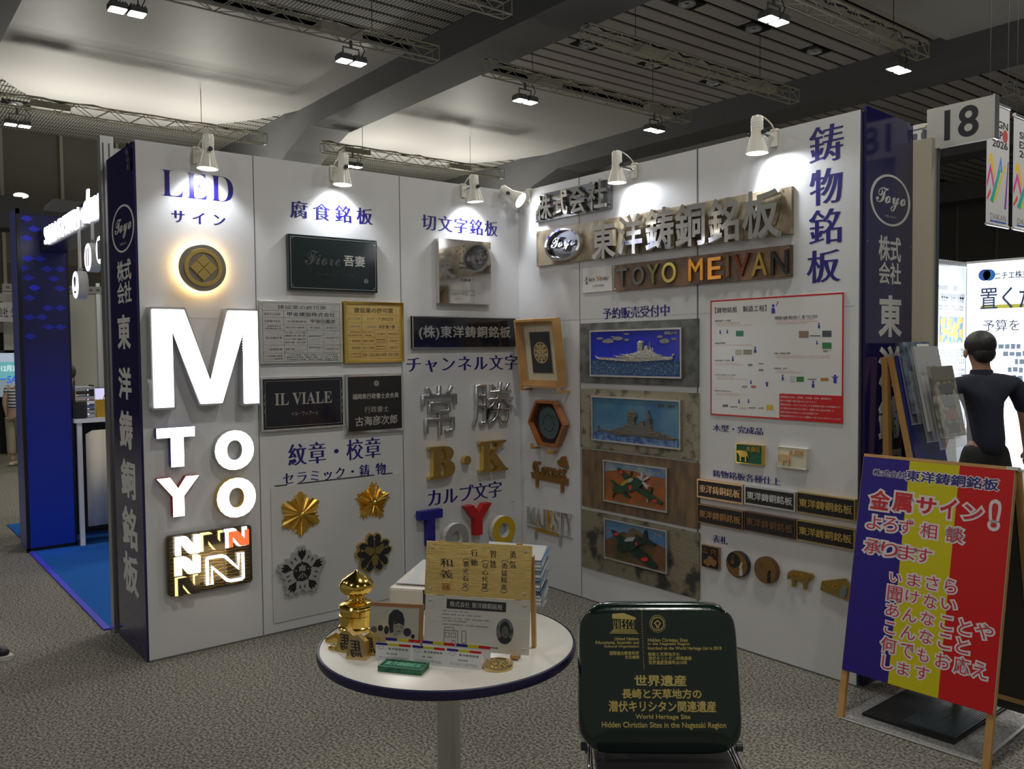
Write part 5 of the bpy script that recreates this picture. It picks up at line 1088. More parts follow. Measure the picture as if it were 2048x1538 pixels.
for wall, mo, tp, d, lab, dw, mnt in (
    ('L', (415, 338), (416, 269), .10, 'cream clip spotlight over the blue LED heading', None, (0, float(onplane((392, 300), 0, 0)[1]), 2.66)),
    ('L', (685, 370), (687, 307), .10, 'cream clip spotlight over the second panel heading', None, (0, float(onplane((665, 340), 0, 0)[1]), 2.66)),
    ('L', (951, 404), (947, 350), .10, 'cream clip spotlight over the mirror nameplate', None, (0, float(onplane((926, 372), 0, 0)[1]), 2.66)),
    ('R', (1042, 401), (1019, 372), .10, 'cream clip spotlight in the corner, tipped towards the raised kanji', (-.62, -.30, .45), (.12, 0, 2.66)),
    ('R', (1234, 366), (1233, 303), .10, 'cream clip spotlight on the right wall above the long stone sign', None, (float(onplane((1270, 332), 1, 0)[0]), 0, 2.66)),
    ('R', (1514, 307), (1517, 232), .10, 'cream clip spotlight on the right wall left of the vertical heading', None, (float(onplane((1550, 265), 1, 0)[0]), 0, 2.66))):
    dw_ = None
    if dw is not None: dw_ = np.array(dw)/np.linalg.norm(dw)
    f, o = clip_lamp(wall, mo, tp, d, lab, dw_, mnt)
    if dw is not None: aim(o, (.55, 0, 2.0))
    elif wall == 'L': aim(o, (-.06, o.location.y+.0, o.location.z-.42))
    else: aim(o, (o.location.x+.24, .10, o.location.z-.42))
# ================================================ ROUND TABLE
TZ = .70
tc = np.array([2.405, -2.247]); TR = .398
t = thing('round_table', 'round white table with dark blue edge and chrome column in the foreground', 'table', Frame((tc[0], tc[1], 0), (1, 0, 0), (0, 1, 0)))
MB().lathe([(0, TZ-.028), (TR-.006, TZ-.028), (TR-.003, TZ-.024), (TR-.003, TZ-.002), (TR-.006, TZ), (0, TZ)], 72).build('tabletop', mat('table_white', (.64, .62, .57), .3), t)
MB().lathe([(TR-.004, TZ-.030), (TR+.003, TZ-.027), (TR+.006, TZ-.014), (TR+.003, TZ-.002), (TR-.002, TZ+.0005)], 72).build('edge_band', mat('edge_navy', (.012, .010, .055), .35), t)
MB().lathe([(0, .012), (.037, .03), (.037, TZ-.03)], 32).build('column', mat('column_steel', (.60, .60, .56), .28, .9), t)
MB().lathe([(.30, 0), (.30, .010), (.26, .018), (.05, .026), (.037, .05), (0, .05)], 48).build('foot', CHROME, t)
def tframe(a, b, th, z=TZ):
    A = onplane(a, 2, z); B = onplane(b, 2, z); u = B-A; W_ = np.linalg.norm(u); u = u/W_; n0 = np.cross((0, 0, 1), u); s = math.radians(th)
    return Frame(A, u, (n0[0]*math.sin(s), n0[1]*math.sin(s), math.cos(s))), W_
# tilted plates on a wooden easel
S0, W_ = tframe((848, 1303), (1056, 1320), 10)
zv = Z1(820, 1060, 5.696)
def tplate(S0, y0, y1, x0, x1, name, lab, m, z=0.0, zt=.004):
    S = S0.sub((x0+x1)/2, (y0+y1)/2, z); w, h = (x1-x0)/2, (y1-y0)/2
    t = thing(name, lab, 'plaque', S); MB().box(-w, -h, -zt, w, h, 0).build('plate', m, t, bevel=.0008); return t, S, w, h
def screws(t, pts, z=0.):
    for x, y in pts: MB().lathe([(0, z+.004), (.004, z+.0034), (.0052, z)], 12, (x, y, 0)).build('screw', CHROME, t)
t, S, w, h = tplate(S0, .012, .170, -.003, .326, 'engraved_plaque', 'brushed silver plaque with a portrait, small building drawing and black title bar', BRUSHP)
screws(t, [(-w+.016, h-.016), (w-.016, h-.016), (-w+.016, -h+.016), (w-.016, -h+.016)])
bar = pbox(S, zv([(420, 792)])[0], zv([(1092, 925)])[0], 0); bar = (bar[0], h*.52, bar[2], h*.88)
MB().box(bar[0], bar[1], 0, bar[2], bar[3], .0008).build('title_bar', INKB, t)
write(t, '株式会社 東洋鋳銅銘板', (bar[0]+.010, bar[1]+.006, bar[2]-.010, bar[3]-.006), .0008, .0014, SIL, 'title_text', dx=.012, dy=.0)
mb = MB()
for k, (x1, y) in enumerate(((660, 920), (805, 960), (905, 1005), (650, 1030), (905, 1075))):
    a = S.px(zv([(370, y)])[0]); b = S.px(zv([(x1, y+(x1-370)*.05)])[0]); mini(mb, a[0], b[0], (a[1]+b[1])/2, .0042, 0, k+30)
mb.build('small_print', GREYT, t)
c = S.px(zv([(1080, 1155)])[0]); rx, ry = .0265, .0375; PX = mat('print_dark', (.035, .04, .045), .35, .5); PXM = mat('print_mid', (.16, .165, .16), .35, .7)
MB().prism([circ(c[0], c[1], rx, ry, 32)], 0, .0005).build('portrait_ground', mat('print_grey', (.30, .31, .29), .35, .7, col2=(.06, .07, .07), vscale=30), t)
MB().prism([circ(c[0], c[1]+.006, rx*.58, ry*.62, 24)], .0005, .0008).build('portrait_hair', PX, t)
MB().prism([circ(c[0]+.001, c[1]-.002, rx*.40, ry*.46, 20)], .0008, .0011).build('portrait_face', PXM, t)
MB().prism([[(c[0]-rx*.80, c[1]-ry*.62), (c[0]-rx*.3, c[1]-ry*.36), (c[0]+rx*.1, c[1]-ry*.55), (c[0]+rx*.45, c[1]-ry*.36), (c[0]+rx*.82, c[1]-ry*.62), (c[0]+rx*.4, c[1]-ry*.93), (c[0]-rx*.4, c[1]-ry*.93)][::-1]], .0005, .0010).build('portrait_suit', PX, t)
m = MB()
for s in (-1, 1): m.prism([circ(c[0]+.001+s*.0045, c[1]+.003, .0024, .0014, 10)], .0011, .0013)
m.prism([circ(c[0]+.001, c[1]-.010, .004, .0012, 10)], .0011, .0013); m.build('portrait_features', PX, t)
m = MB(); 
def wire(m, pts, r=.0006):
    for i in range(len(pts)-1): m.tube([(pts[i][0], pts[i][1], .0006), (pts[i+1][0], pts[i+1][1], .0006)], r, 4)
L_ = lambda q: [S.px(p) for p in zv(q)]
wire(m, L_([(385, 1310), (388, 1140), (545, 1150), (542, 1318)])); wire(m, L_([(395, 1140), (398, 1108), (498, 1112), (498, 1145)])); wire(m, L_([(402, 1165), (447, 1168), (447, 1218), (402, 1215), (402, 1165)])); wire(m, L_([(470, 1172), (520, 1175), (520, 1225), (470, 1222), (470, 1172)])); wire(m, L_([(478, 1312), (480, 1260), (513, 1262), (512, 1318)])); wire(m, L_([(590, 1150), (638, 1155), (635, 1290), (588, 1285), (590, 1150)])); wire(m, L_([(612, 1290), (612, 1330)])); wire(m, L_([(345, 1310), (545, 1325)]))
m.build('building_drawing', INKB, t)
write(t, '代表取締役', pbox(S, zv([(795, 1322)])[0], zv([(862, 1342)])[0], 0), .0002, .0006, INKB, 'caption'); write(t, '福原和義', pbox(S, zv([(895, 1330)])[0], zv([(998, 1355)])[0], 0), .0002, .0006, INKB, 'caption')
t, S, w, h = tplate(S0, .171, .331, -.006, .327, 'engraved_plaque', 'brushed gold plaque with vertical brush calligraphy above the silver one', BRUSHG, .004)
screws(t, [(-w+.018, h-.018), (w-.020, h-.018), (-w+.018, -h+.018), (w-.020, -h+.018)])
for s, a, b, k in (('勇気', (1135, 240), (1208, 440), .02), ('（勇猛精進）', (1040, 340), (1106, 725), .02), ('智慧', (912, 230), (982, 430), .02), ('（以心代慧）', (822, 335), (888, 712), .02), ('行動', (693, 222), (768, 410), .02), ('（電光石火）', (602, 320), (667, 702), .02), ('和義', (345, 322), (490, 555), .012)):
    bx = pbox(S, zv([a])[0], zv([b])[0], 0)
    n = len(s)
    if n == 2:
        ch = fit(layout(s, vertical=True, sp=.25, dx=k, dy=-.01, slant=-.08), bx)
        for c_ in ch: MB().prism(c_, .0002, .0008, back=False).build('character', INKB, t)
    else:
        # vertical line with bracket pair turned a quarter
        hh = (bx[3]-bx[1]); y1, y0 = bx[3], bx[1]; cxx = (bx[0]+bx[2])/2; hw_ = (bx[2]-bx[0])/2
        for yy, sg in ((y1-.002, 1), (y0+.002, -1)):
            MB().tube([(cxx+hw_*math.cos(a_), yy-sg*.006+sg*.006*math.sin(a_), .0006) for a_ in [math.pi*i/8 for i in range(9)]], .0008, 4).build('bracket', INKB, t)
        ch = fit(layout(s[1:-1], vertical=True, sp=.1, dx=.01, dy=-.005), (bx[0]+.001, y0+.010, bx[2]-.001, y1-.010))
        mb = MB()
        for c_ in ch: MB().prism(c_, .0002, .0008, back=False).build('character', INKB, t)
bx = pbox(S, zv([(370, 603)])[0], zv([(452, 688)])[0], 0)
SEAL = mat('seal_red', (.33, .10, .03), .4); m = frame_mb(*bx, .0018, .0002, .0010); m.build('seal_border', SEAL, t); write(t, '和義', (bx[0]+.003, bx[1]+.003, bx[2]-.003, bx[3]-.003), .0002, .0009, SEAL, 'seal_mark', dx=.01, dy=.01)
# easel
t = thing('table_easel', 'pale wooden table easel carrying the gold and silver plaques', 'easel', S0)
m = MB(); 
for x in (.285, .04):
    MB().beam((x, .006, -.012), (x, .335, -.012), .018, .012).build('front_leg', WOOD, t)
    MB().box(x-.012, .002, -.02, x+.012, .012, .016).build('rest', WOOD, t)
for y in (.10, .27): MB().box(.03, y, -.032, .31, y+.02, -.018).build('cross_bar', WOOD, t)
a = np.array([.335, .335, -.012]); back = S0.w(.318, .335, -.012)
g = back+ -S0.n*0; foot = np.array([*(S0.w(.318, 0, 0)[:2]+(-S0.n[:2]/np.linalg.norm(S0.n[:2]))*.11), TZ])
inv = S0.mat().inverted(); f_ = np.array(inv @ Vector(foot)); MB().beam((.322, .30, -.024), tuple(f_), .012, .018).build('rear_leg', WOOD, t)
# metal portrait photo on wooden stand
S1, W1 = tframe((740, 1296), (845, 1303), 10)
t, S, w, h = tplate(S1, 0.007, .138, -.006, .166, 'metal_photo_print', 'metal portrait print on a brown wooden stand left of the plaques', mat('wood_back', (.30, .14, .06), .5), 0, .010)
pw0, ph0, pw1, ph1 = -w+.002, -h+.004, w-.012, h-.012
MB().box(pw0, ph0, 0, pw1, ph1, .0015).build('silver_plate', mat('print_plate', (.60, .59, .52), .32, .75, bump=.15, bscale=14, stretch=(1, 60, 1)), t)
cxp, cyp = (pw0+pw1)/2, (ph0+ph1)/2; sx, sy = (pw1-pw0)/2, (ph1-ph0)/2
q = lambda pts: [(cxp+a*sx, cyp+b*sy) for a, b in pts]
def art(pts, m, z, nm):
    l = np.array(q(pts)); l = l if sarea(l) > 0 else l[::-1]; MB().prism([l], .0015, .0015+z).build(nm, m, t)
art([(-.15, -.35), (-.24, .2), (-.22, .6), (-.05, .86), (.12, .90), (.32, .74), (.42, .4), (.40, -.05), (.34, -.25), (.1, -.1), (-.02, -.3)], PX, .0004, 'portrait_hair')
art([(-.02, -.45), (-.02, .15), (.05, .28), (.25, .22), (.38, .10), (.42, -.10), (.36, -.28), (.22, -.42), (.08, -.52)], mat('print_skin', (.36, .35, .31), .35, .7), .0007, 'portrait_face')
art([(.0, .15), (.1, .32), (.36, .25), (.40, .08), (.2, .2), (.05, .12)], PX, .0009, 'portrait_fringe')
art([(-.35, -.98), (-.20, -.55), (.02, -.45), (.12, -.75), (.28, -.5), (.42, -.62), (.55, -.98)], mat('print_shirt', (.50, .49, .43), .35, .7), .0005, 'portrait_shirt')
for a, b, rx, ry in ((-.82, -.22, .13, .18), (-.55, -.12, .11, .16), (-.30, -.2, .10, .22), (.55, -.25, .16, .22), (.78, -.45, .08, .12)): art(circ(a, b, rx, ry, 14), PXM if a < -.7 else PX, .0003, 'background_figure')
art(circ(.20, -.22, .05, .03, 8), PX, .0011, 'portrait_mouth'); art(circ(.13, .02, .045, .02, 8), PX, .0011, 'portrait_eye'); art(circ(.30, .0, .04, .02, 8), PX, .0011, 'portrait_eye')
MB().beam((w*.7, h*.8, -.010), (w*.75, -h+.004, -.07), .012, .014).build('stand_leg', mat('wood_back'), t)
# gold finial
c = onplane((711, 1258), 2, TZ); k = .0605
prof = [(0, .262), (.003, .258), (.010, .249), (.028, .236), (.046, .218), (.056, .198), (.0575, .185), (.053, .170), (.042, .156), (.030, .147), (.026, .141), (.027, .134), (.029, .131), (.026, .127), (.026, .122), (.033, .121), (.046, .117), (.055, .108), (.0585, .101), (.058, .097), (.0595, .094), (.0595, .088), (.056, .086), (.056, .066), (.059, .064), (.059, .060), (.056, .058), (.056, .018), (.059, .015), (.062, .010), (.062, 0), (0, 0)]
c = onplane((711, 1262), 2, TZ)+np.array([CW[0], CW[1], 0])*.035
t = thing('gold_finial', 'polished gold onion-shaped railing finial at the left of the round table', 'ornament', Frame(c, (1, 0, 0), (0, 1, 0)))
prof = [(r_, z_*.745) for r_, z_ in prof]; i1 = 18
MB().lathe(prof[:i1], 64).build('onion_cap', GOLD, t); MB().lathe(prof[i1-1:], 64).build('ringed_base', GOLD, t)
# shogi pieces (left-facing horse)
def shogi(p, yaw, lab, k=1.):
    c = onplane(p, 2, TZ); a = math.radians(yaw); r = (math.cos(a), math.sin(a), 0); S = Frame(c, r, (0, 0, 1)); S = Frame(c, r, np.array([S.n[0]*-.14, S.n[1]*-.14, 1]))
    t = thing('shogi_piece', lab, 'figurine', S, 'gold shogi pieces on the table')
    lp = [(-.033*k, 0), (.033*k, 0), (.027*k, .054*k), (0, .072*k), (-.027*k, .054*k)]
    MB().prism([lp], -.026*k, 0).build('body', GOLDR if k < 1 else mat('piece_gold', (.80, .58, .28), .22, 1.), t, bevel=.0012)
    write(t, '馬', (-.022*k, .008*k, .021*k, .056*k), 0.0, .001, INKB, 'character', mirror=True, dx=.03, dy=.004, slant=.25)
    return t
shogi((712, 1320), 36, 'front gold shogi piece with mirrored black character'); shogi((690, 1306), 30, 'gold shogi piece behind and left of the front one', .98); shogi((739, 1312), 50, 'gold shogi piece behind and right of the front one', .96)
c = onplane((668, 1283), 2, TZ); t = thing('small_brass_block', 'small brass house-shaped block at the left rim behind the shogi pieces', 'figurine', Frame(c, (.8, .6, 0), (-.6, .8, 0)))
MB().prism([[(-.02, 0), (.02, 0), (.02, .016), (0, .026), (-.02, .016)]], 0, .02); m = MB(); V = [(x, y, z) for y in (-.015, .015) for x, z in ((-.022, 0), (.022, 0), (.022, .014), (0, .024), (-.022, .014))]
m.add(V, [(0, 1, 2, 3, 4), (9, 8, 7, 6, 5)]+[(i, i+5, (i+1) % 5+5, (i+1) % 5) for i in range(5)]); m.build('block', BRASS, t)
c = onplane((668, 1297), 2, TZ); t = thing('silver_button_badge', 'small round silver badge lying near the left rim of the table', 'badge', Frame(c, (.62, .78, 0), (-.78, .62, 0)))
MB().lathe([(0, .012), (.014, .012), (.017, .010), (.018, 0), (0, 0)], 24).build('badge', BRASS, t); MB().ring((0, 0), .005, .012, .012, .0135, 20).build('relief_ring', SATS, t)
# tent cards
def tent(p0, p1, lab):
    A = onplane(p0, 2, TZ); B = onplane(p1, 2, TZ); u = B-A; W_ = np.linalg.norm(u); u = u/W_; n0 = np.cross((0, 0, 1), u)
    S = Frame(A, u, (n0[0]*.10, n0[1]*.10, 1)); t = thing('tent_card', lab, 'card', S, 'tricolour tent cards on the table')
    w = W_; h = .052
    CP = mat('card_paper', (.72, .72, .74), .35, alpha=.97)
    MB().box(0, 0, -.0012, w, h, 0).build('front_face', CP, t)
    dpt = .05
    m = MB(); m.add([(w, 0, -.001), (w*.9, h, -.001), (w*.9+.005, h, -.004), (w+.006, 0, -dpt), (w, 0.0, -dpt)], [(0, 1, 2, 3)]); m.build('side_fold', CP, t)
    bk = MB(); bk.add([(.012, 0.004, -dpt-.004), (w+.012, 0.004, -dpt-.004), (w+.012, h+.004, -dpt+.004), (.012, h+.004, -dpt+.004)], [(0, 1, 2, 3)]); bk.build('back_face', CP, t)
    for k, m_ in enumerate((BLUEP, YELP, REDP)):
        MB().box(w*k/3, h-.007, 0, w*(k+1)/3, h, .0004).build('stripe', m_, t)
        MB().box(.012+w*k/3, h-.004, -dpt+.004, .012+w*(k+1)/3, h+.004, -dpt+.0046).build('stripe', m_, t)
    MB().prism([circ(.016, h-.014, .010, .005, 20), circ(.016, h-.014, .0088, .0040, 20)[::-1]], 0, .0004).build('logo_ring', GREYT, t)
    write(t, '東洋鋳銅銘板', (w*.36, h-.019, w*.93, h-.0125), 0, .0004, INKB, 'company_text', sp=.15); 
    mb = MB(); mini(mb, w*.32, w*.62, h-.030, .0045, 0, int(w*1e5)); mini(mb, w*.1, w*.92, h-.040, .0016, 0, 3); mini(mb, w*.1, w*.9, h-.044, .0016, 0, 4); mb.build('small_print', GREYT, t)
tent((751, 1320), (821, 1326), 'tent card with blue, yellow and red stripe beside the shogi pieces'); tent((824, 1326), (889, 1333), 'middle tent card with the tricolour stripe'); tent((893, 1333), (962, 1340), 'rightmost tent card with the tricolour stripe, beside the gold medal')
# green tile plaque lying down
A = onplane((755, 1343), 2, TZ); B = onplane((843, 1352), 2, TZ); u = (B-A)/np.linalg.norm(B-A); S = Frame(A, u, np.cross((0, 0, 1), u)); t = thing('green_plaque', 'green patinated tile plaque lying at the front of the round table', 'plaque', S)
GP = mat('patina_green', (.04, .20, .11), .5, col2=(.015, .09, .05), vscale=50, bump=.4, bscale=80); Wg = float(np.linalg.norm(B-A))
MB().box(0, 0, 0, Wg, .062, .013).build('tile', GP, t, bevel=.002); frame_mb(0, 0, Wg, .062, .006, .013, .016).build('rim', GP, t)
write(t, '東洋鋳銅銘板', (.012, .016, Wg-.012, .046), .013, .016, mat('patina_light', (.10, .34, .22), .5), 'relief_text', **BOLD)
c = onplane((996, 1334), 2, TZ); t = thing('gold_medallion', 'thick gold medallion lying right of the tent cards', 'medal', Frame(c, (.62, .78, 0), (-.78, .62, 0)))
MB().lathe([(0, .010), (.037, .010), (.040, .013), (.043, .013), (.0445, .010), (.0445, 0), (0, 0)], 56).build('disc', mat('piece_gold'), t)
m = MB(); r = random.Random(2)
for i in range(10): a = i*math.pi/5; m.lathe([(0, .014), (.005, .013), (.007, .010)], 8, (.022*math.cos(a), .022*math.sin(a), 0))
m.lathe([(0, .016), (.008, .0145), (.012, .010)], 10); m.build('flower_relief', mat('olive_gold'), t)
# leaflets fanned in a holder behind the plaques
u = S0.r; nb = -S0.n*np.array([1, 1, 0]); nb /= np.linalg.norm(nb)
HB = np.array([*onplane((1092, 1222), 2, TZ)[:2], TZ]); Fh = Frame(HB-u*.245, u, (0, 0, 1))
t = thing('leaflet_stack', 'tilted stack of blue and white leaflets in a clear holder behind the plaques', 'leaflets', Fh)
r = random.Random(11); LC = [mat('leaf_white', (.68, .69, .72), .35), mat('leaf_blue', (.10, .24, .48), .35, col2=(.45, .52, .6), vscale=16), mat('leaf_dark', (.05, .07, .10), .35, col2=(.2, .27, .35), vscale=22)]
for i in range(14):
    z = -.004-i*.0032 if False else 0; y0 = .004+i*.0122; dz = .075; xo = r.uniform(-.004, .006)
    m = MB(); z0_ = .0; V = [(xo, y0, z0_-.05), (.215+xo, y0, z0_-.05), (.232+xo+r.uniform(0, .006), y0+.044+r.uniform(-.004, .008), z0_-.088), (.015+xo, y0+.05, z0_-.088)]
    V2 = [(a, b+.003, c_) for a, b, c_ in V]; m.add(V+V2, [(3, 2, 1, 0), (4, 5, 6, 7), (0, 1, 5, 4), (1, 2, 6, 5), (2, 3, 7, 6), (3, 0, 4, 7)]); m.build('leaflet', LC[[0, 0, 1, 2, 1, 0, 2, 1, 0, 2, 1, 0, 1, 0][i]], t)
    m = MB(); m.add([(.215+xo, y0-.016, -.05), (.215+xo, y0+.002, -.05), (.232+xo, y0+.052, -.088), (.232+xo, y0+.034, -.088)], [(0, 1, 2, 3)]); m.build('leaflet_side', LC[[1, 2, 0, 1, 2, 1, 0, 2, 1, 0, 2, 1, 0, 2][i]], t)
MB().box(.0, 0, -.115, .225, .004, -.045).box(0, 0, -.118, .225, .10, -.115).build('clear_holder', ACRYL, t)
# white printer-like box and grey folder behind the portrait
c = (onplane((782, 1216), 2, TZ)+onplane((850, 1222), 2, TZ))/2; t = thing('white_box', 'white rounded box with grey printed lid behind the portrait print', 'box', Frame(c+nb*.055, u, nb))
MB().box(-.075, -.05, 0, .075, .10, .075).build('box', mat('box_white', (.60, .57, .52), .35), t, bevel=.010); MB().box(.055, -.051, .004, .076, -.049, .072).build('dark_end', INKB, t)
MB().add([(-.06, -.02, .082), (.09, -.02, .082), (.12, .12, .135), (-.005, .12, .135), (-.06, -.02, .079), (.09, -.02, .079), (.12, .12, .132), (-.005, .12, .132)], [(0, 1, 2, 3), (7, 6, 5, 4), (0, 4, 5, 1), (1, 5, 6, 2), (2, 6, 7, 3), (3, 7, 4, 0)]).build('printed_lid', mat('lid_grey', (.30, .32, .35), .4, col2=(.45, .40, .28), vscale=9, contrast=(.5, .6)), t)

# ================================================ CHAIR AND HERITAGE PLAQUE
S2, W2_ = tframe((1172, 1518), (1485, 1520), 13, .46)
t = thing('folding_chair', 'chrome chair with black vinyl seat carrying the dark green plaque', 'chair', Frame(S2.w(W2_/2, 0, 0)*np.array([1, 1, 0]), S2.r, np.cross((0, 0, 1), S2.r)))
VIN = mat('black_vinyl', (.012, .011, .013), .45, bump=.1, bscale=300)
MB().prism([rrect(-.19, -.20, .19, .17, .05)], .425, .457).build('seat', VIN, t, bevel=.010)
for s in (-1, 1):
    MB().tube([(s*.215, -.19, .0), (s*.215, -.19, .40), (s*.213, -.165, .436), (s*.21, .0, .44), (s*.205, .155, .46), (s*.20, .21, .58), (s*.192, .235, .72)], .011, 10).build('side_frame', CHROME, t)
    MB().tube([(s*.195, -.17, .41), (s*.19, .26, .0)], .010, 10).build('rear_leg', CHROME, t)
    MB().lathe([(0, -.006), (.014, -.005), (.014, .012), (0, .014)], 12, (s*.224, .08, .46), 0).build('hinge_knob', DARKK, t)
    MB().lathe([(0, 0), (.014, 0), (.014, .02), (.011, .025)], 12, (s*.215, -.19, 0)).build('foot_cap', DARKK, t)
MB().tube([(-.215, -.19, .12), (.215, -.19, .12)], .009, 8).build('front_rung', CHROME, t)
MB().tube([(-.21, -.175, .425), (.21, -.175, .425)], .009, 8).build('seat_rail', CHROME, t)
MB().prism([rrect(-.19, .57, .19, .80, .04)], -.235, -.225); m = MB(); m.box(-.185, .222, .58, .185, .245, .80); m.build('backrest', VIN, t, bevel=.008)
def bowed(lp_fn, n=24): pass
hx, hy = W2_/2, .21
S = S2.sub(hx-.008, .222, .0)
t = thing('heritage_plaque', 'large dark green rounded plaque with raised gold lettering standing on the chair', 'plaque', S)
GREENP = mat('deep_green_lacquer', (.004, .016, .012), .16, coat=.7, bump=.03, bscale=80)
m = MB(); NX, NY = 36, 36; V = []; 
def se(u, v):
    # superellipse square with slightly bulging sides; wider at the bottom
    wx = .226+(-v)*.003; wy = .206
    x = u; y = v; k = .93
    X_ = x*math.sqrt(1-.10*y**8); Y_ = y*math.sqrt(1-.10*x**8)
    e = 1-.075*(abs(x*y))**8*1.2
    ed = max(abs(x), abs(y)); z = .020*math.sqrt(max(0, 1-ed**7))+.004
    return X_*e*wx, Y_*e*wy, z
for j in range(NY+1):
    for i in range(NX+1):
        u_, v_ = -1+2*i/NX, -1+2*j/NY; u_ = math.copysign(1-(1-abs(u_))**1.7, u_); v_ = math.copysign(1-(1-abs(v_))**1.7, v_); V.append(se(u_, v_))
Fc = [(j*(NX+1)+i, j*(NX+1)+i+1, (j+1)*(NX+1)+i+1, (j+1)*(NX+1)+i) for j in range(NY) for i in range(NX)]
m.add(V, Fc, True)
ring = [j*(NX+1) for j in range(NY, -1, -1)]+[i for i in range(1, NX+1)]+[j*(NX+1)+NX for j in range(1, NY+1)]+[NY*(NX+1)+i for i in range(NX-1, 0, -1)]
R0 = [V[i] for i in ring]; R1 = [(x, y, z) for (x, y, _), z in zip(R0, [0]*len(R0))]; R2 = [(x*1.012, y*1.012, -.004) for x, y, _ in R0]; R3 = [(x, y, -.018) for x, y, _ in R0]
n = len(ring); m.add(R0+R2+R3, [(a+i, a+(i+1) % n, a+n+(i+1) % n, a+n+i) for a in (0, n) for i in range(n)]+[tuple(range(2*n, 3*n))[::-1]], True)
m.build('panel', GREENP, t)
PGOLD = mat('plaque_gold', (.74, .60, .20), .4, .55)
zc = Z1(1140, 1180, 4.297)
def pw(s, a, b, nm='raised_text', **k): return write(t, s, pbox(S, zc([a])[0], zc([b])[0], .025), .023, .0275, PGOLD, nm, **k)
def inter(s, a, b, **k): return pw(s, a, b, dx=.012, dy=.010, **k)
# temple emblem
L_ = lambda q: (lambda l: l if sarea(l) > 0 else l[::-1])(np.array([S.px(p, .025) for p in zc(q)]))
m = MB(); m.prism([L_([(360, 222), (365, 205), (460, 198), (560, 235), (565, 248), (362, 240)])], .023, .0275); m.prism([L_([(365, 236), (562, 248), (562, 256), (366, 246)])], .023, .0275)
for k in range(4): m.prism([L_([(372-k*10, 333+k*11), (560+k*9, 338+k*11), (562+k*9, 343+k*11), (370-k*10, 339+k*11)])], .023, .0275)
m.build('temple_roof_and_steps', PGOLD, t)
for i, chs in enumerate('UNESCO'): write(t, chs, pbox(S, zc([(372+i*32, 256)])[0], zc([(392+i*32, 330)])[0], .025), .023, .0275, PGOLD, 'temple_column', dx=.015, dy=.01)
c = S.px(zc([(752, 290)])[0], .025); r1 = .0235
m = MB().ring(c, r1*.70, r1*.80, .023, .0275, 40); m.prism([[(c[0]+r1*a, c[1]+r1*b) for a, b in ((0, .46), (.44, .05), (.16, -.24), (.16, -.55), (.04, -.55), (.04, -.2), (.28, .05), (0, .30), (-.28, .05), (-.04, -.2), (-.04, -.55), (-.16, -.55), (-.16, -.24), (-.44, .05))][::-1]], .023, .0275); m.build('heritage_emblem', PGOLD, t)
m = MB()
for i in range(34):
    a = math.radians(8+i*10.4); p0_ = (c[0]+r1*.94*math.cos(a), c[1]+r1*.98*math.sin(a)); m.prism([circ(p0_[0], p0_[1], .0013, .0016, 5)], .023, .0265)
m.build('emblem_letters', PGOLD, t)['kind'] = 'stuff'
m = MB()
for i in range(26):
    a = S.px(zc([(613+i*.9, 175+i*20)])[0], .025); m.disc(a, .0013, .023, .0275, 6)
m.build('dotted_divider', PGOLD, t)['kind'] = 'stuff'
inter('United Nations', (383, 405), (590, 432)); inter('Educational, Scientific and', (220, 438), (592, 468)); inter('Cultural Organization', (293, 472), (592, 500)); inter('国際連合教育科学', (340, 525), (592, 560)); inter('文化機関', (470, 562), (594, 592))
inter('Hidden Christian Sites', (668, 415), (1012, 445)); inter('in the Nagasaki Region', (668, 450), (1028, 480)); inter('Inscribed on the World Heritage List in 2018', (668, 485), (1302, 522)); inter('長崎と天草地方の', (668, 535), (942, 568)); inter('潜伏キリシタン関連遺産', (672, 570), (1045, 602)); inter('世界遺産登録年2018年', (674, 604), (1008, 640))
pw('世界遺産', (552, 730), (1000, 828), split=False, dx=.028, dy=.024); pw('長崎と天草地方の', (445, 848), (1130, 935), dx=.022, dy=.02); pw('潜伏キリシタン関連遺産', (330, 950), (1255, 1052), dx=.022, dy=.02)
inter('World Heritage Site', (562, 1068), (1035, 1120)); inter('Hidden Christian Sites in the Nagasaki Region', (272, 1132), (1342, 1200))

# ================================================ TRICOLOUR A-BOARD
A = onplane((1675, 1437), 2, 0); B = onplane((1968, 1540), 2, 0); u = B-A; WA = np.linalg.norm(u); u = u/WA; n0 = np.cross((0, 0, 1), u); th = math.radians(11)
SA = Frame(A, u, (n0[0]*math.sin(th), n0[1]*math.sin(th), math.cos(th)))
t = thing('a_board_sign', 'blue, yellow and red A-board sign on wooden legs at the right foreground', 'sign', SA)
q = [SA.px(p) for p in ((1732, 913.4), (2033.5, 940), (1679.8, 1338.5), (1982, 1427.5))]
x0 = (q[0][0]+q[2][0])/2; x1 = (q[1][0]+q[3][0])/2; y1 = (q[0][1]+q[1][1])/2; y0 = (q[2][1]+q[3][1])/2
MB().box(x0, y0, -.006, x1, y1, -.0005).build('board', PAPER, t)
for k, m_ in enumerate((BLUEP, YELP, REDP)): MB().box(x0+(x1-x0)*(k/3), y0, -.0005, x0+(x1-x0)*((k+1)/3), y1, .0005).build('colour_panel', m_, t)
MB().box(x0, y1-.001, -.03, x1, y1+.012, .001).build('top_rail', WOOD, t)
MB().box(x1-.03, y1+.0005, -.028, x1+.012, y1+.013, .0012).build('tape', mat('clear_tape', (.6, .6, .55), .2), t)
for x in (x0+.008, x1-.012): MB().beam((x, y1, -.018), (x, 0.0, -.018), .026, .022).build('front_leg', WOOD, t)
MB().box(x0, y0+.005, -.03, x1, y0+.035, -.008).build('lower_rail', WOOD, t)
inv = SA.mat().inverted()
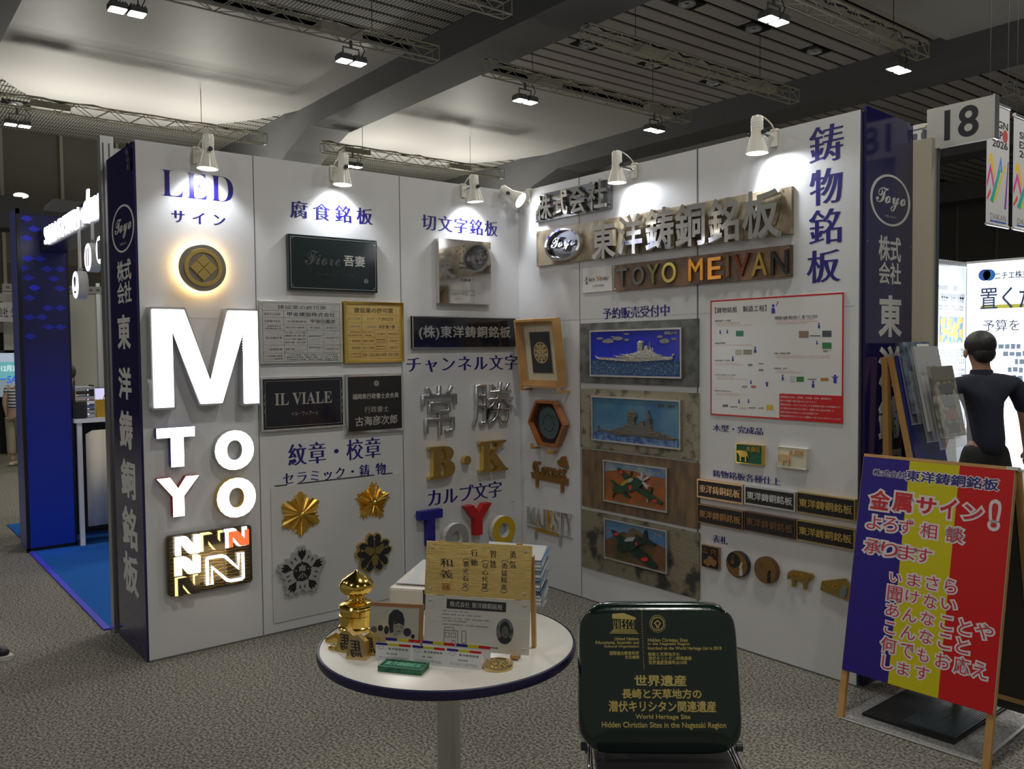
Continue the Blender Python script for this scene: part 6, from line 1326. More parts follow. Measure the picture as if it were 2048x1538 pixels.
for x in (x0+.02, x1-.0):
    top = SA.w(x, y1, -.03); foot = SA.w(x, 0, 0)+n0*.52; foot[2] = 0
    MB().beam(tuple(inv @ Vector(top)), tuple(inv @ Vector(foot)), .024, .022).build('rear_leg', WOOD, t)
pA, pB = [SA.w(x, y1, -.03)+(np.array([*(SA.w(x, 0, 0)+n0*.52)[:2], 0])-SA.w(x, y1, -.03))*.9 for x in (x0+.02, x1)]
MB().beam(tuple(inv @ Vector(pA)), tuple(inv @ Vector(pB)), .02, .03).build('rear_rail', WOOD, t)
P1_, P2_ = SA.w(x0+.02, y1, -.03), SA.w(x1, y1, -.03); bp = n0*.0
vv = [SA.w(x, y1-.02, -.035) for x in (x0+.02, x1)]; fo = [np.array([*(SA.w(x, 0, 0)+n0*.50)[:2], .06]) for x in (x1, x0+.02)]
m = MB(); Q_ = [tuple(inv @ Vector(p)) for p in (vv[0], vv[1], fo[0], fo[1])]; Q2 = [tuple(inv @ Vector(p+n0*.006)) for p in (vv[0], vv[1], fo[0], fo[1])]
m.add(Q_+Q2, [(0, 1, 2, 3), (7, 6, 5, 4), (0, 4, 5, 1), (1, 5, 6, 2), (2, 6, 7, 3), (3, 7, 4, 0)]); m.build('rear_board', mat('rear_board_dark', (.05, .05, .045), .5), t)
zr = Z1(1640, 880, 2.338); OUT = mat('print_white', (.66, .60, .62), .4)
def aw(s, a, b, m, dx, dy, ol=.05, **k):
    ol *= 1.75
    bx = pbox(SA, zr([a])[0], zr([b])[0], .0006) if len(s) > 1 else cbox(SA, zr([a])[0], zr([b])[0], .0006, .93, .98)
    ch0 = layout(s, dx=dx, dy=dy, **k); Pq = np.concatenate([l for c in ch0 for l in c]); lo, hi = Pq.min(0), Pq.max(0); kk = np.array([(bx[2]-bx[0])/(hi[0]-lo[0]), (bx[3]-bx[1])/(hi[1]-lo[1])])
    tr = lambda ch: [[(l-lo)*kk+np.array([bx[0], bx[1]]) for l in c] for c in ch]
    if ol:
        # white outline: the outer loops only, grown
        for c in tr(layout(s, dx=dx+ol, dy=dy+ol, **k)):
            big = [l for l in c if sarea(l) > 0]
            mb = MB()
            for l in big: mb.prism([l], .0005, .0008, back=False)
            mb.build('white_outline', OUT, t)
    for c in tr(ch0):
        if c: MB().prism(c, .0008, .0011, back=False).build('character', m, t)
NAVT = mat('navy_text', (.02, .02, .16), .4)
aw('株式会社', (250, 135), (402, 182), NAVT, .02, .02, .035); aw('東洋鋳銅銘板', (405, 138), (835, 240), NAVT, .022, .02, .035)
RT = mat('red_text', (.50, .02, .03), .4)
aw('金', (232, 232), (328, 330), RT, .03, .03, .055); aw('属', (338, 243), (432, 340), RT, .03, .03, .055); aw('サ', (447, 265), (545, 350), RT, .03, .03, .055); aw('イ', (560, 270), (640, 372), RT, .03, .03, .055); aw('ン', (668, 300), (762, 380), RT, .03, .03, .055); aw('!', (800, 290), (832, 415), RT, .05, .01, .06)
for i, c in enumerate('よろず'): aw(c, (218+i*76, 350+i*10), (288+i*74, 420+i*11), REDT, .0, .0, .06)
aw('相', (468, 388), (548, 462), REDT, 0, 0, .06); aw('談', (590, 405), (672, 482), REDT, 0, 0, .06)
for i, c in enumerate('承ります'): aw(c, (205+i*80, 463+i*14), (285+i*80, 535+i*14), REDT, 0, 0, .06)
rows = ['いまさら', '聞けない', 'あんなこと', 'こんなこと', '何でもお応え', 'します']
zq = Z1(1680, 1150, 3.965)
G = {(0, 0): (395, 5, 490, 60), (0, 1): (535, -10, 640, 95), (0, 2): (680, 5, 785, 125), (0, 3): (830, 30, 925, 150),
     (1, 0): (375, 85, 495, 215), (1, 1): (518, 120, 630, 225), (1, 2): (662, 150, 770, 270), (1, 3): (800, 190, 925, 280),
     (2, 0): (362, 225, 470, 335), (2, 1): (495, 265, 610, 375), (2, 2): (640, 290, 750, 405), (2, 3): (795, 325, 895, 440), (2, 4): (940, 350, 1040, 480),
     (3, 0): (355, 370, 440, 470), (3, 1): (480, 400, 600, 515), (3, 2): (628, 430, 735, 550), (3, 3): (778, 470, 880, 590), (3, 4): (920, 500, 1025, 625),
     (4, 0): (322, 492, 450, 620), (4, 1): (475, 540, 585, 660), (4, 2): (610, 580, 705, 690), (4, 3): (755, 620, 875, 745), (4, 4): (900, 650, 1030, 790), (4, 5): (1050, 690, 1170, 825),
     (5, 0): (332, 640, 425, 755), (5, 1): (455, 690, 550, 800), (5, 2): (595, 720, 710, 835)}
for (i, j), bx in G.items():
    y0s = -18 if i == 0 and j == 0 else 0
    a, b = zq([(bx[0], bx[1]+y0s), (bx[2], bx[3])]); s_ = rows[i][j]
    aa = ((a[0]-1640)*2.338, (a[1]-880)*2.338), ((b[0]-1640)*2.338, (b[1]-880)*2.338); aw(s_, aa[0], aa[1], REDT, 0, 0, .055)
a, b = zq([(1075, 385), (1218, 515)]); aw('や', ((a[0]-1640)*2.338, (a[1]-880)*2.338), ((b[0]-1640)*2.338, (b[1]-880)*2.338), REDT, 0, 0, .055)

# ================================================ FLOOR MAT BEHIND THE A-BOARD
MATK = mat('black_rubber', (.014, .014, .015), .55); zmz = Z1(1680, 1150, 3.965)
C4 = [onplane(p, 2, 0) for p in zmz([(-20, 1130), (1110, 1500), (1700, 1010), (560, 820)])]
t = thing('clear_floor_sheet', 'clear plastic sheet taped flat under the black rubber mat', 'floor sheet', F0)
V = [(p[0], p[1], z) for z in (.001, .003) for p in C4]; MB().add(V, [(0, 3, 2, 1), (4, 5, 6, 7), (0, 1, 5, 4), (1, 2, 6, 5), (2, 3, 7, 6), (3, 0, 4, 7)]).build('sheet', GLASSY, t)
def strip(p, q, w, m, nm): MB().beam((*p[:2], .0045), (*q[:2], .0045), w, .003).build(nm, m, t)
for a, b in ((C4[0], C4[1]), (C4[1], C4[2])): strip(a+(b-a)*.02, b-(b-a)*.02, .012, mat('tape_shine', (.5, .5, .52), .2, .2), 'tape_edge')
M4 = [onplane(p, 2, .004) for p in zmz([(175, 1110), (905, 1345), (1600, 880), (560, 900)])]
M4[3] = M4[0]+(M4[2]-M4[1])
t = thing('rubber_mat', 'black ribbed rubber mat on the floor behind the A-board', 'mat', F0)
V = [(p[0], p[1], z) for z in (.004, .014) for p in M4]; MB().add(V, [(0, 3, 2, 1), (4, 5, 6, 7), (0, 1, 5, 4), (1, 2, 6, 5), (2, 3, 7, 6), (3, 0, 4, 7)]).build('base', MATK, t)
m = MB()
for i in range(22):
    k = .42+i*.026; a = M4[0]+(M4[1]-M4[0])*k; b = M4[3]+(M4[2]-M4[3])*k; m.beam((*(a+(b-a)*.04)[:2], .016), (*(b-(b-a)*.04)[:2], .016), .008, .006)
m.build('ribs', mat('rib_rubber', (.05, .065, .07), .35), t)['kind'] = 'stuff'

# ================================================ LEAFLET RACK BY THE NAVY BOARD
t = thing('leaflet_rack', 'blue board rack on wooden A-legs with clear trays of leaflets beside the right navy board', 'rack', F0)
y0 = .17
T1 = onplane((1772, 714), 1, y0); B1 = onplane((1775, 912), 1, y0); k = (0-T1[2])/(B1[2]-T1[2]); B1f = T1+(B1-T1)*k
T2 = onplane((1783, 714), 1, y0); B2 = onplane((1822, 915), 1, y0); k = (0-T2[2])/(B2[2]-T2[2]); B2f = T2+(B2-T2)*k
D_ = np.array([0, .27, 0])
for dd in (0*D_, D_):
    MB().beam(T1+dd, B1f+dd, .028, .034).build('rear_leg', WOOD, t); MB().beam(T2+dd+(0, .001, 0), B2f+dd, .03, .03).build('front_leg', WOOD, t)
ax = (B2f-T2)/np.linalg.norm(B2f-T2); nrm = np.cross((0, 1, 0), ax); nrm = nrm if nrm[0] > 0 else -nrm
def slab(m, o, a0, a1, y_0, y_1, off, th):
    V = [T2*np.array([1, 0, 1])+ax*a+np.array([0, y, 0])+nrm*(off+z) for z in (0, th) for a, y in ((a0, y_0), (a1, y_0), (a1, y_1), (a0, y_1))]
    return m.add(V, [(0, 3, 2, 1), (4, 5, 6, 7), (0, 1, 5, 4), (1, 2, 6, 5), (2, 3, 7, 6), (3, 0, 4, 7)])
slab(MB(), 0, 0, .86, y0-.01, y0+.29, .018, .008).build('blue_board', mat('rack_blue', (.008, .014, .17), .2, coat=.3), t)
# tiers: tray and its leaflet pile
for i, (a0, a1, off, ya, yb, m_, nm) in enumerate(((-.06, .33, .035, y0+.02, y0+.28, LC[2], 'booklet_pile'), (-.03, .42, .085, y0+.03, y0+.27, mat('sheet_grey', (.42, .42, .43), .25), 'sheet_pile'), (.075, .46, .135, y0+.035, y0+.27, mat('newsprint', (.34, .33, .28), .5, col2=(.13, .12, .10), vscale=26, contrast=(.4, .6)), 'newsletter_pile'))):
    slab(MB(), 0, a0, a1-.05, ya, yb, off, .012 if i != 0 else .02).build(nm, m_, t)
    slab(slab(slab(MB(), 0, a0+.14, a1, ya-.012, yb+.012, off+.026, .003), 0, a1-.006, a1, ya-.012, yb+.012, off-.008, .034), 0, a0+.02, a1, ya-.012, yb+.012, off-.006, .003).build('clear_tray', ACRYL, t)
    for k in (0, 1, 2, 3) if i == 2 else ():
        slab(MB(), 0, a0+.085+k*.062, a0+.130+k*.062, ya+.07, yb-.05, off+.0125, .0008).build('printed_block', [mat('pic_grey', (.12, .13, .14), .5), mat('pic_bl', (.14, .17, .20), .5), mat('pic_rd', (.28, .15, .12), .5), mat('pic_dk', (.09, .09, .09), .5)][k], t)
    if i == 2: slab(MB(), 0, a0+.005, a0+.07, ya+.01, yb-.01, off+.0125, .0006).build('masthead', mat('pic_mast', (.17, .16, .13), .5), t)
    if i == 0: slab(MB(), 0, a0+.01, a0+.10, ya+.13, yb-.01, off+.0205, .0006).build('cover_print', PAPER, t)
# ================================================ PEOPLE
def skinbody(name, joints, edges, m, parent, sub=2, root=0):
    me = bpy.data.meshes.new(name); me.from_pydata([j[0] for j in joints], edges, []); me.update()
    o = bpy.data.objects.new(name, me); COL.objects.link(o); o.parent = parent
    me.materials.append(m)
    sk = o.modifiers.new('skin', 'SKIN'); sk.use_smooth_shade = True; sk.branch_smoothing = .4
    ly = me.skin_vertices[0] if me.skin_vertices else None
    if ly is None:
        # create the layer with bmesh
        import bmesh
        bm = bmesh.new(); bm.from_mesh(me); bm.verts.layers.skin.verify(); bm.to_mesh(me); bm.free(); ly = me.skin_vertices[0]
    for i, j in enumerate(joints):
        r = j[1]; ly.data[i].radius = r if isinstance(r, (tuple, list)) else (r, r); ly.data[i].use_root = (i == root)
    s = o.modifiers.new('sub', 'SUBSURF'); s.levels = sub; s.render_levels = sub
    for p in me.polygons: p.use_smooth = True
    return o
SKIN = mat('skin', (.36, .19, .12), .5); SKINL = mat('skin_light', (.50, .31, .22), .5); HAIRK = mat('black_hair', (.008, .007, .008), .45, bump=.6, bscale=90, stretch=(1, 1, .3))
def ellipsoid(mb, c, r, seg=20, rings=12, f=None):
    V = []; 
    for j in range(rings+1):
        th = math.pi*j/rings
        for i in range(seg):
            ph = 2*math.pi*i/seg; p = np.array([math.sin(th)*math.cos(ph), math.sin(th)*math.sin(ph), math.cos(th)])
            k = f(p) if f else 1.; V.append(tuple(np.array(c)+p*np.array(r)*k))
    Fc = [(j*seg+i, (j+1)*seg+i, (j+1)*seg+(i+1) % seg, j*seg+(i+1) % seg) for j in range(rings) for i in range(seg)]
    return mb.add(V, Fc, True)
def hand(joints, edges, w, wi, dirv, side, s=1., curl=.3):
    """append palm, four fingers and a thumb growing from wrist index wi"""
    d = np.array(dirv, float); d /= np.linalg.norm(d); sv = np.array(side, float); sv -= sv@d*d; sv /= np.linalg.norm(sv); n = np.cross(d, sv)
    palm = np.array(w)+d*.045*s; joints.append((tuple(palm), (.026*s, .016*s))); pi_ = len(joints)-1; edges.append((wi, pi_))
    for k, (off, L) in enumerate(((.030, .065), (.010, .075), (-.010, .070), (-.028, .055))):
        p1 = palm+sv*off*s+d*.035*s; p2 = p1+(d*math.cos(curl)+n*math.sin(curl))*L*.55*s; p3 = p2+(d*math.cos(curl*2.4)+n*math.sin(curl*2.4))*L*.45*s
        a = len(joints); joints += [(tuple(p1), .0095*s), (tuple(p2), .0085*s), (tuple(p3), .007*s)]; edges += [(pi_, a), (a, a+1), (a+1, a+2)]
    p1 = np.array(w)+d*.03*s+sv*.032*s; p2 = p1+(d*.7+sv*.6+n*.3)*.035*s; a = len(joints); joints += [(tuple(p1), .011*s), (tuple(p2), .009*s), (tuple(p2+d*.022*s), .0075*s)]; edges += [(pi_, a), (a, a+1), (a+1, a+2)]
# --- man at the right, seen from behind
wd = onplane((1961, 1139), 2, 0)
fw = np.array([CW[0], CW[1], 0]); fw /= np.linalg.norm(fw)
Fm = Frame(wd, (fw[1], -fw[0], 0), fw)     # local x: photo right, y: away, z: up (r x u)
Fm = Frame(wd, np.array([fw[1], -fw[0], 0]), fw)
t = thing('person', 'person in dark polo shirt and black trousers walking away at right, seen from behind', 'person', Fm)
K = 1.0
J = [((.03, 0, .93), (.120, .075)), ((.02, 0, 1.08), (.105, .070)), ((.01, .0, 1.24), (.125, .075)), ((.0, .0, 1.38), (.120, .065)), ((-.0, .01, 1.47), (.070, .065)), ((-.005, .02, 1.53), (.055, .055)),
     ((-.010, .03, 1.60), (.075, .090)), ((-.010, .03, 1.67), (.082, .10)), ((-.010, .03, 1.73), (.060, .075)),
     ((-.195, .0, 1.40), .050), ((-.245, -.01, 1.26), .046), ((-.255, .0, 1.12), .042), ((-.235, .08, .97), .034), ((-.225, .12, .89), .026),
     ((.205, .0, 1.40), .050), ((.275, -.01, 1.25), .046), ((.305, .0, 1.12), .042), ((.335, .03, .97), .034), ((.35, .05, .89), .026),
     ((-.08, 0, .82), (.075, .075)), ((-.11, .03, .48), .050), ((-.115, -.04, .42), .045), ((-.13, .0, .10), .038), ((-.135, .02, .04), (.040, .035)), ((-.15, .14, .03), (.035, .022)),
     ((.12, 0, .82), (.075, .075)), ((.16, -.02, .48), .050), ((.165, -.04, .42), .045), ((.19, -.12, .10), .038), ((.19, -.10, .04), (.040, .035)), ((.20, .04, .03), (.035, .022))]
E_ = [(0, 1), (1, 2), (2, 3), (3, 4), (4, 5), (5, 6), (6, 7), (7, 8), (3, 9), (9, 10), (10, 11), (11, 12), (12, 13), (3, 14), (14, 15), (15, 16), (16, 17), (17, 18), (0, 19), (19, 20), (20, 21), (21, 22), (22, 23), (23, 24), (0, 25), (25, 26), (26, 27), (27, 28), (28, 29), (29, 30)]
hand(J, E_, J[13][0], 13, (0.02, .12, -1), (.3, 1, 0)); hand(J, E_, J[18][0], 18, (.1, .12, -1), (-.3, 1, 0))
skinbody('body', J, E_, SKIN, t)
SHIRT = mat('shirt_dark_navy', (.010, .013, .030), .85); TROU = mat('trouser_black', (.008, .008, .010), .85)
g = .014
Js = [((.03, 0, .84), (.182, .128)), ((.025, 0, 1.05), (.158, .112)), ((.01, 0, 1.24), (.180, .122)), ((0, 0, 1.39), (.178, .108)), ((0, .01, 1.475), (.078, .072)), ((-.205, 0, 1.405), .078), ((-.255, -.01, 1.27), .072), ((-.268, -.005, 1.17), .070), ((.215, 0, 1.405), .078), ((.285, -.01, 1.27), .072), ((.310, -.005, 1.17), .070)]
skinbody('polo_shirt', Js, [(0, 1), (1, 2), (2, 3), (3, 4), (3, 5), (5, 6), (6, 7), (3, 8), (8, 9), (9, 10)], SHIRT, t)
MB().lathe([(.066, 1.455), (.078, 1.462), (.072, 1.50), (.062, 1.505)], 24, (-.003, .015, 0)).build('collar', SHIRT, t)
Jt = [((.03, 0, 1.0), (.160, .108)), ((.03, 0, .92), (.168, .118)), ((-.08, 0, .80), (.108, .108)), ((-.11, .02, .47), .078), ((-.13, .0, .09), .060), ((.12, 0, .80), (.108, .108)), ((.16, -.02, .47), .078), ((.19, -.11, .09), .060)]
skinbody('trousers', Jt, [(0, 1), (1, 2), (2, 3), (3, 4), (1, 5), (5, 6), (6, 7)], TROU, t)
m = MB(); ellipsoid(m, (-.010, .020, 1.690), (.100, .118, .108), f=lambda p: 1 if p[1] < .6 else .90); ellipsoid(m, (-.008, -.025, 1.625), (.078, .065, .075)); m.build('hair', HAIRK, t)
for s in (-1, 1): m = MB(); ellipsoid(m, (-.010+s*.094, .040, 1.625), (.013, .022, .034), 10, 8); m.build('ear', SKIN, t)
m = MB(); ellipsoid(m, (-.010, .128, 1.625), (.012, .018, .022), 8, 6); m.build('nose', SKIN, t)
for s in (-1, 1):
    c = (-.15, .09, .03) if s < 0 else (.20, -.03, .03)
    m = MB(); ellipsoid(m, (c[0], c[1]-.02, .035), (.048, .135, .040), 14, 8); m.build('shoe', mat('shoe_black', (.01, .01, .01), .4), t)
t.scale = (1, 1, .955)
c = np.array((.0, .0, 0)); Fb = Frame(onplane((2022, 1148), 2, 0)+fw*.34, Fm.r, Fm.u)
t = thing('carried_cloth_bag', 'pale grey cloth bag hanging at the right hip of the walking person', 'bag', Frame(Fb.o*np.array([1, 1, 0])+np.array([0, 0, .62]), Fm.r, Fm.u))
m = MB(); ellipsoid(m, (0, 0, .16), (.085, .05, .15), 16, 12, f=lambda p: 1-.15*max(0, p[2])+.05*math.sin(p[0]*9)); m.build('bag_body', mat('bag_grey', (.40, .41, .40), .8, bump=.4, bscale=30), t)
MB().tube([(-.03, 0, .29), (-.05, 0, .42), (-.02, 0, .50)], .012, 6).build('bag_strap', TROU, t)

# --- right background: lit stand with white panels
CN = CAM+(CW*FPX+CR*(1935-1024)-CU*(532-769))/FPX*11.2
Xc, Yc = float(CN[0]), float(CN[1])
LBX = mat('lightbox_face', (.8, .82, .85), .5, emit=(.88, .93, 1), es=1.7); GPN = mat('panel_lit_grey', (.70, .72, .76), .5)
SB = Frame((Xc, Yc, 0), (1, 0, 0), (0, 0, 1))
zp = Z1(1600, 180, 3.433); zx = Z1(1840, 480, 3.2)
t = thing('lightbox_display', 'bright white lightbox wall with blue logo and navy headings behind the walking person', 'display', SB)
MB().box(0, .03, -.03, 2.6, 2.68, 0).build('lit_face', LBX, t); frame_mb(-.03, 0, 2.63, 2.71, .03, -.06, .01).build('frame', ALU, t)
NAVB = mat('navy_display_text', (.03, .07, .17), .5)
def bw(s, a, b, m=NAVB, **k): return write(t, s, pbox(SB, zx([a])[0], zx([b])[0], .01), .002, .006, m, 'display_text', **k)
bw('ニチエ株式会社', (478, 205), (790, 235), dx=.015, dy=.01); bw('置くだけ', (385, 310), (880, 425), NAVB, dx=.008, dy=.006); bw('予算を', (402, 512), (635, 580), NAVB, dx=0, dy=0)
for cx, c_ in ((412, (.03, .12, .5)), (442, (.02, .2, .6))):
    c = SB.px(zx([(cx, 224)])[0], .01); MB().disc(c, .075, .004, .008, 24).build('logo_dot', mat('logo_blue%d' % cx, c_, .4), t)
a, b = SB.px(zx([(388, 428)])[0], .01), SB.px(zx([(668, 415)])[0], .01); MB().box(a[0], a[1]-.03, .001, b[0]+.6, a[1]+.02, .003).build('yellow_underline', mat('yel_line', (.8, .75, .1), .5), t)
mb = MB()
for k, (x0, y) in enumerate(((500, 680), (500, 728), (560, 778), (560, 830), (560, 880))):
    a = SB.px(zx([(x0, y)])[0], .01); mini(mb, a[0], a[0]+1.2, a[1], .075, .002, k)
mb.build('small_print', mat('pale_blue_print', (.35, .45, .6), .5), t)
a = SB.px(zx([(600, 1282)])[0], .01); MB().box(.9, a[1]-.12, .001, 2.6, a[1], .12).build('ledge', mat('ledge_grey', (.35, .36, .4), .5), t)
for k in (0, 1): area('lightbox_light', (Xc+.7+k*1.2, Yc-.12, 1.4), 1.1, 26, (.85, .92, 1), (0, -1, 0), size_y=2.3)
SL = Frame((Xc, Yc, 0), (0, 1, 0), (0, 0, 1))
t = thing('side_panel', 'pale side panel with a yellow flower photo left of the lightbox wall', 'panel', SL)
xl = SL.px((1868, 522))[0]
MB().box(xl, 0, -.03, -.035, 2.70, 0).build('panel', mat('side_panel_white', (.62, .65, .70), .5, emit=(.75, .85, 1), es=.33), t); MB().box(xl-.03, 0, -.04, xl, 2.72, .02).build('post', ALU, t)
m = MB(); MB().box(xl, 2.62, 0, -.04, 2.70, .006).build('header_rail', ALU, t)
for i in range(16): m.box(xl+.03+i*.055, 2.64, .006, xl+.055+i*.055, 2.68, .009)
m.build('rail_slots', SEAM, t)['kind'] = 'stuff'
q0 = SL.px(zx([(128, 490)])[0]); q1 = SL.px(zx([(272, 655)])[0])
MB().box(q0[0], q1[1], 0, q1[0], q0[1], .006).build('flower_photo', mat('flower_print', (.10, .30, .62), .5, col2=(.80, .55, .10), vscale=11, contrast=(.42, .52), detail=8), t)
mb = MB()
for k, y in enumerate((300, 352, 375, 420, 440, 705, 722, 745, 770, 790, 838, 865, 895)):
    a = SL.px(zx([(120, y)])[0]); mini(mb, a[0], a[0]+.72, a[1], .035 if k > 2 else .07, .001, k)
mb.build('small_print', mat('grey_display_print', (.42, .44, .48), .5), t)
Fc_ = Frame((Xc+.15, Yc-1.35, 0), (1, 0, 0), (0, 1, 0))
t = thing('white_low_table', 'low white draped table in front of the lit side panel', 'table', Fc_)
m = MB(); V = [(-.45, -.3, .62), (.45, -.3, .62), (.45, .3, .62), (-.45, .3, .62), (-.5, -.34, .0), (.5, -.34, 0), (.5, .34, 0), (-.5, .34, 0)]; m.add(V, [(0, 1, 2, 3), (4, 5, 1, 0), (5, 6, 2, 1), (6, 7, 3, 2), (7, 4, 0, 3)]); m.build('table_cover', mat('pale_cloth', (.50, .52, .56), .7), t)
MB().box(-.42, -.27, .62, .42, .27, .635).build('table_top', WHITE, t)

# ================================================ LEFT NEIGHBOUR STAND
BCAR = mat('blue_carpet', (.015, .10, .36), .95, bump=.5, bscale=120, spec=.1)
t = thing('stand_carpet', 'bright blue carpet of the neighbouring stand at the left', 'carpet', F0)
MB().box(-4.6, -2.53, 0, -.66, 1.2, .008).build('carpet', BCAR, t); MB().box(-3.56, -2.565, 0, -.70, -2.53, .010).build('edge_strip', mat('violet_edge', (.06, .05, .50), .5), t); MB().box(-3.60, -2.565, 0, -3.56, 1.2, .009).build('edge_strip', mat('violet_edge'), t)
t = thing('neighbour_partition', 'white partition with an aluminium corner post behind the left navy board', 'partition', Frame((-.64, -2.5, 0), (1, 0, 0), (0, 1, 0)))
MB().box(-.02, .04, 0, .02, 3.6, 2.78).build('panel', mat('partition_white', (.55, .55, .55), .5), t)
MB().box(-.035, -.03, 0, .035, .04, 2.84).build('corner_post', ALU, t); MB().box(-.036, -.012, 0, -.030, .022, 2.84).build('violet_film', mat('violet_edge'), t); MB().box(.0352, -.02, 0, .037, -.012, 2.8).box(.0352, .012, 0, .037, .02, 2.8).build('post_groove', SEAM, t)
MB().box(.035, .0, 2.60, .62, .035, 2.70).build('top_rail', ALU, t)
m = MB()
for i in range(3): m.box(.10+i*.17, -.002, 2.63, .17+i*.17, .0, 2.67)
m.build('rail_slots', mat('slot_brown', (.10, .07, .06), .6), t)
# LED pillar
px0, px1, py0, py1 = -3.53, -3.20, -2.575, -2.205
LEDB = mat('led_pillar_blue', (.0, .0, .02), .3)
nt = LEDB.node_tree; b_ = nt.nodes['Principled BSDF']; tc_ = nt.nodes.new('ShaderNodeTexCoord'); sx_ = nt.nodes.new('ShaderNodeSeparateXYZ'); nt.links.new(tc_.outputs['Object'], sx_.inputs[0])
rp = nt.nodes.new('ShaderNodeValToRGB'); rp.color_ramp.elements[0].position = .10; rp.color_ramp.elements[0].color = (.002, .009, .125, 1); rp.color_ramp.elements[1].position = .64; rp.color_ramp.elements[1].color = (.004, .004, .024, 1)
e_ = rp.color_ramp.elements.new(.42); e_.color = (.0025, .005, .085, 1)
dv = nt.nodes.new('ShaderNodeMath'); dv.operation = 'DIVIDE'; dv.inputs[1].default_value = 2.75; nt.links.new(sx_.outputs[2], dv.inputs[0]); nt.links.new(dv.outputs[0], rp.inputs[0]); nt.links.new(rp.outputs[0], b_.inputs['Emission Color']); b_.inputs['Emission Strength'].default_value = .85
t = thing('led_pillar', 'tall LED pillar glowing blue with a fading diamond pattern at the far left', 'pillar', Frame((0, 0, 0), (1, 0, 0), (0, 1, 0)))
MB().box(px0, py0, .009, px1-.03, py1, 2.78).build('case', mat('pillar_side', (.09, .11, .36), .35, .1), t);  # case colour includes the blue spill and reflection from the LED screen
m = MB(); m.box(px1-.03, py0, .009, px1, py0+.025, 2.78).box(px1-.03, py1-.015, .009, px1, py1, 2.78).box(px1-.03, py0, 0, px1, py1, .035).box(px1-.03, py0, 2.74, px1, py1, 2.78); m.build('black_frame', mat('black_frame', (.008, .008, .010), .3), t)
MB().box(px1-.03, py0+.025, .035, px1-.004, py1-.015, 2.74).build('led_screen', LEDB, t)
DIA = mat('led_diamond', (0, 0, .05), .4, emit=(.004, .010, .24), es=1.0); DIA2 = mat('led_diamond_dim', (0, 0, .05), .4, emit=(.004, .007, .13), es=.9)
r = random.Random(4)
zu = Z1(0, 380, 5.127); SPx = Frame((px1-.003, 0, 0), (0, 1, 0), (0, 0, 1))
for (x, y, k) in ((275, 292, 0), (345, 398, 0), (275, 492, 0), (285, 700, 0), (410, 705, 1), (610, 610, 1), (485, 810, 1), (620, 812, 1), (290, 900, 1), (550, 910, 1), (355, 1002, 0), (615, 1010, 1), (300, 1105, 1), (490, 1210, 1), (620, 1210, 1), (300, 1305, 1), (430, 1305, 1), (500, 1405, 1), (620, 1405, 1), (240, 800, 1), (310, 1500, 1)):
    c = SPx.px(zu([(x, y)])[0]); MB().add([(px1-.0035, c[0]-.046, c[1]), (px1-.0035, c[0], c[1]-.027), (px1-.0035, c[0]+.046, c[1]), (px1-.0035, c[0], c[1]+.027)], [(0, 1, 2, 3)]).build('led_diamond', DIA2 if k else DIA, t)
area('led_pillar_glow', (px1+.03, (py0+py1)/2, 1.0), .3, 1.6, (.05, .10, 1), (1, 0, 0), size_y=1.9)
# header beam with lit lettering
YH = float(onplane((78, 460), 0, -3.2)[1]); SH = Frame((-2.0, YH, 0), (1, 0, 0), (0, 0, 1))
t = thing('sign_header', 'black header beam with glowing white lettering running to the blue pillar', 'sign', SH)
zb0 = SH.px((78, 501))[1]; zb1 = SH.px((207, 444))[1]; zb = (zb0+zb1)/2; zt = SH.px((150, 416))[1]
MB().box(-1.195, zb, -.18, 1.33, zt, 0).build('beam', mat('header_black', (.012, .012, .018), .3), t)
LW = mat('led_sign_white', (.9, .9, .95), .4, emit=(.92, .94, 1), es=2.6)
write(t, 'SIGN SYSTEM', pbox(SH, (87, 456), (156, 453), .02), .008, .02, LW, split=True, dx=.008, dy=.004)
ch = layout('SIGN SYSTEM')
bx = pbox(SH, (162, 384), (206, 444), .02); bx = pbox(SH, (163, 386), (207, 427), .02); write(t, 'dexi.', bx, .008, .02, LW, split=True, slant=.25, dx=.03, dy=.015)
# hanging round signs
for (pc, hp, lab, ch) in (((154.5, 570), 27,  'lower round lit sign hanging from the black header', '!'), ((179.5, 515), 28,  'upper round lit sign hanging from the black header', 'II'), ((203, 500), 28,  'round lit sign half hidden behind the aluminium post', 'I')):
    c = onplane(pc, 1, YH-.06); cz = c[2]; top = zb-.008; S = Frame((c[0], YH-.06, cz), (1, 0, 0), (0, 0, 1)); kR = (SH.px((pc[0], pc[1]-hp))[1]-SH.px((pc[0], pc[1]+hp))[1])/2; t = thing('hanging_round_sign', lab, 'sign', S, 'lit round signs under the header')
    MB().disc((0, 0), kR, -.05, .010, 36).build('case', WHITE, t); MB().disc((0, 0), kR*.94, .010, .013, 36).build('lit_face', LW, t)
    write(t, ch, (-.035, -.055, .035, .055), .013, .015, mat('soft_grey_mark', (.2, .2, .25), .5), 'pictogram', dx=-.01, dy=-.01)
    MB().box(-.012, kR-.004, -.035, .012, kR+.02, -.005).build('clip', ALU, t); MB().tube([(0, kR+.015, -.02), (0, top-cz, -.02)], .010, 8).build('rod', WHITE, t)
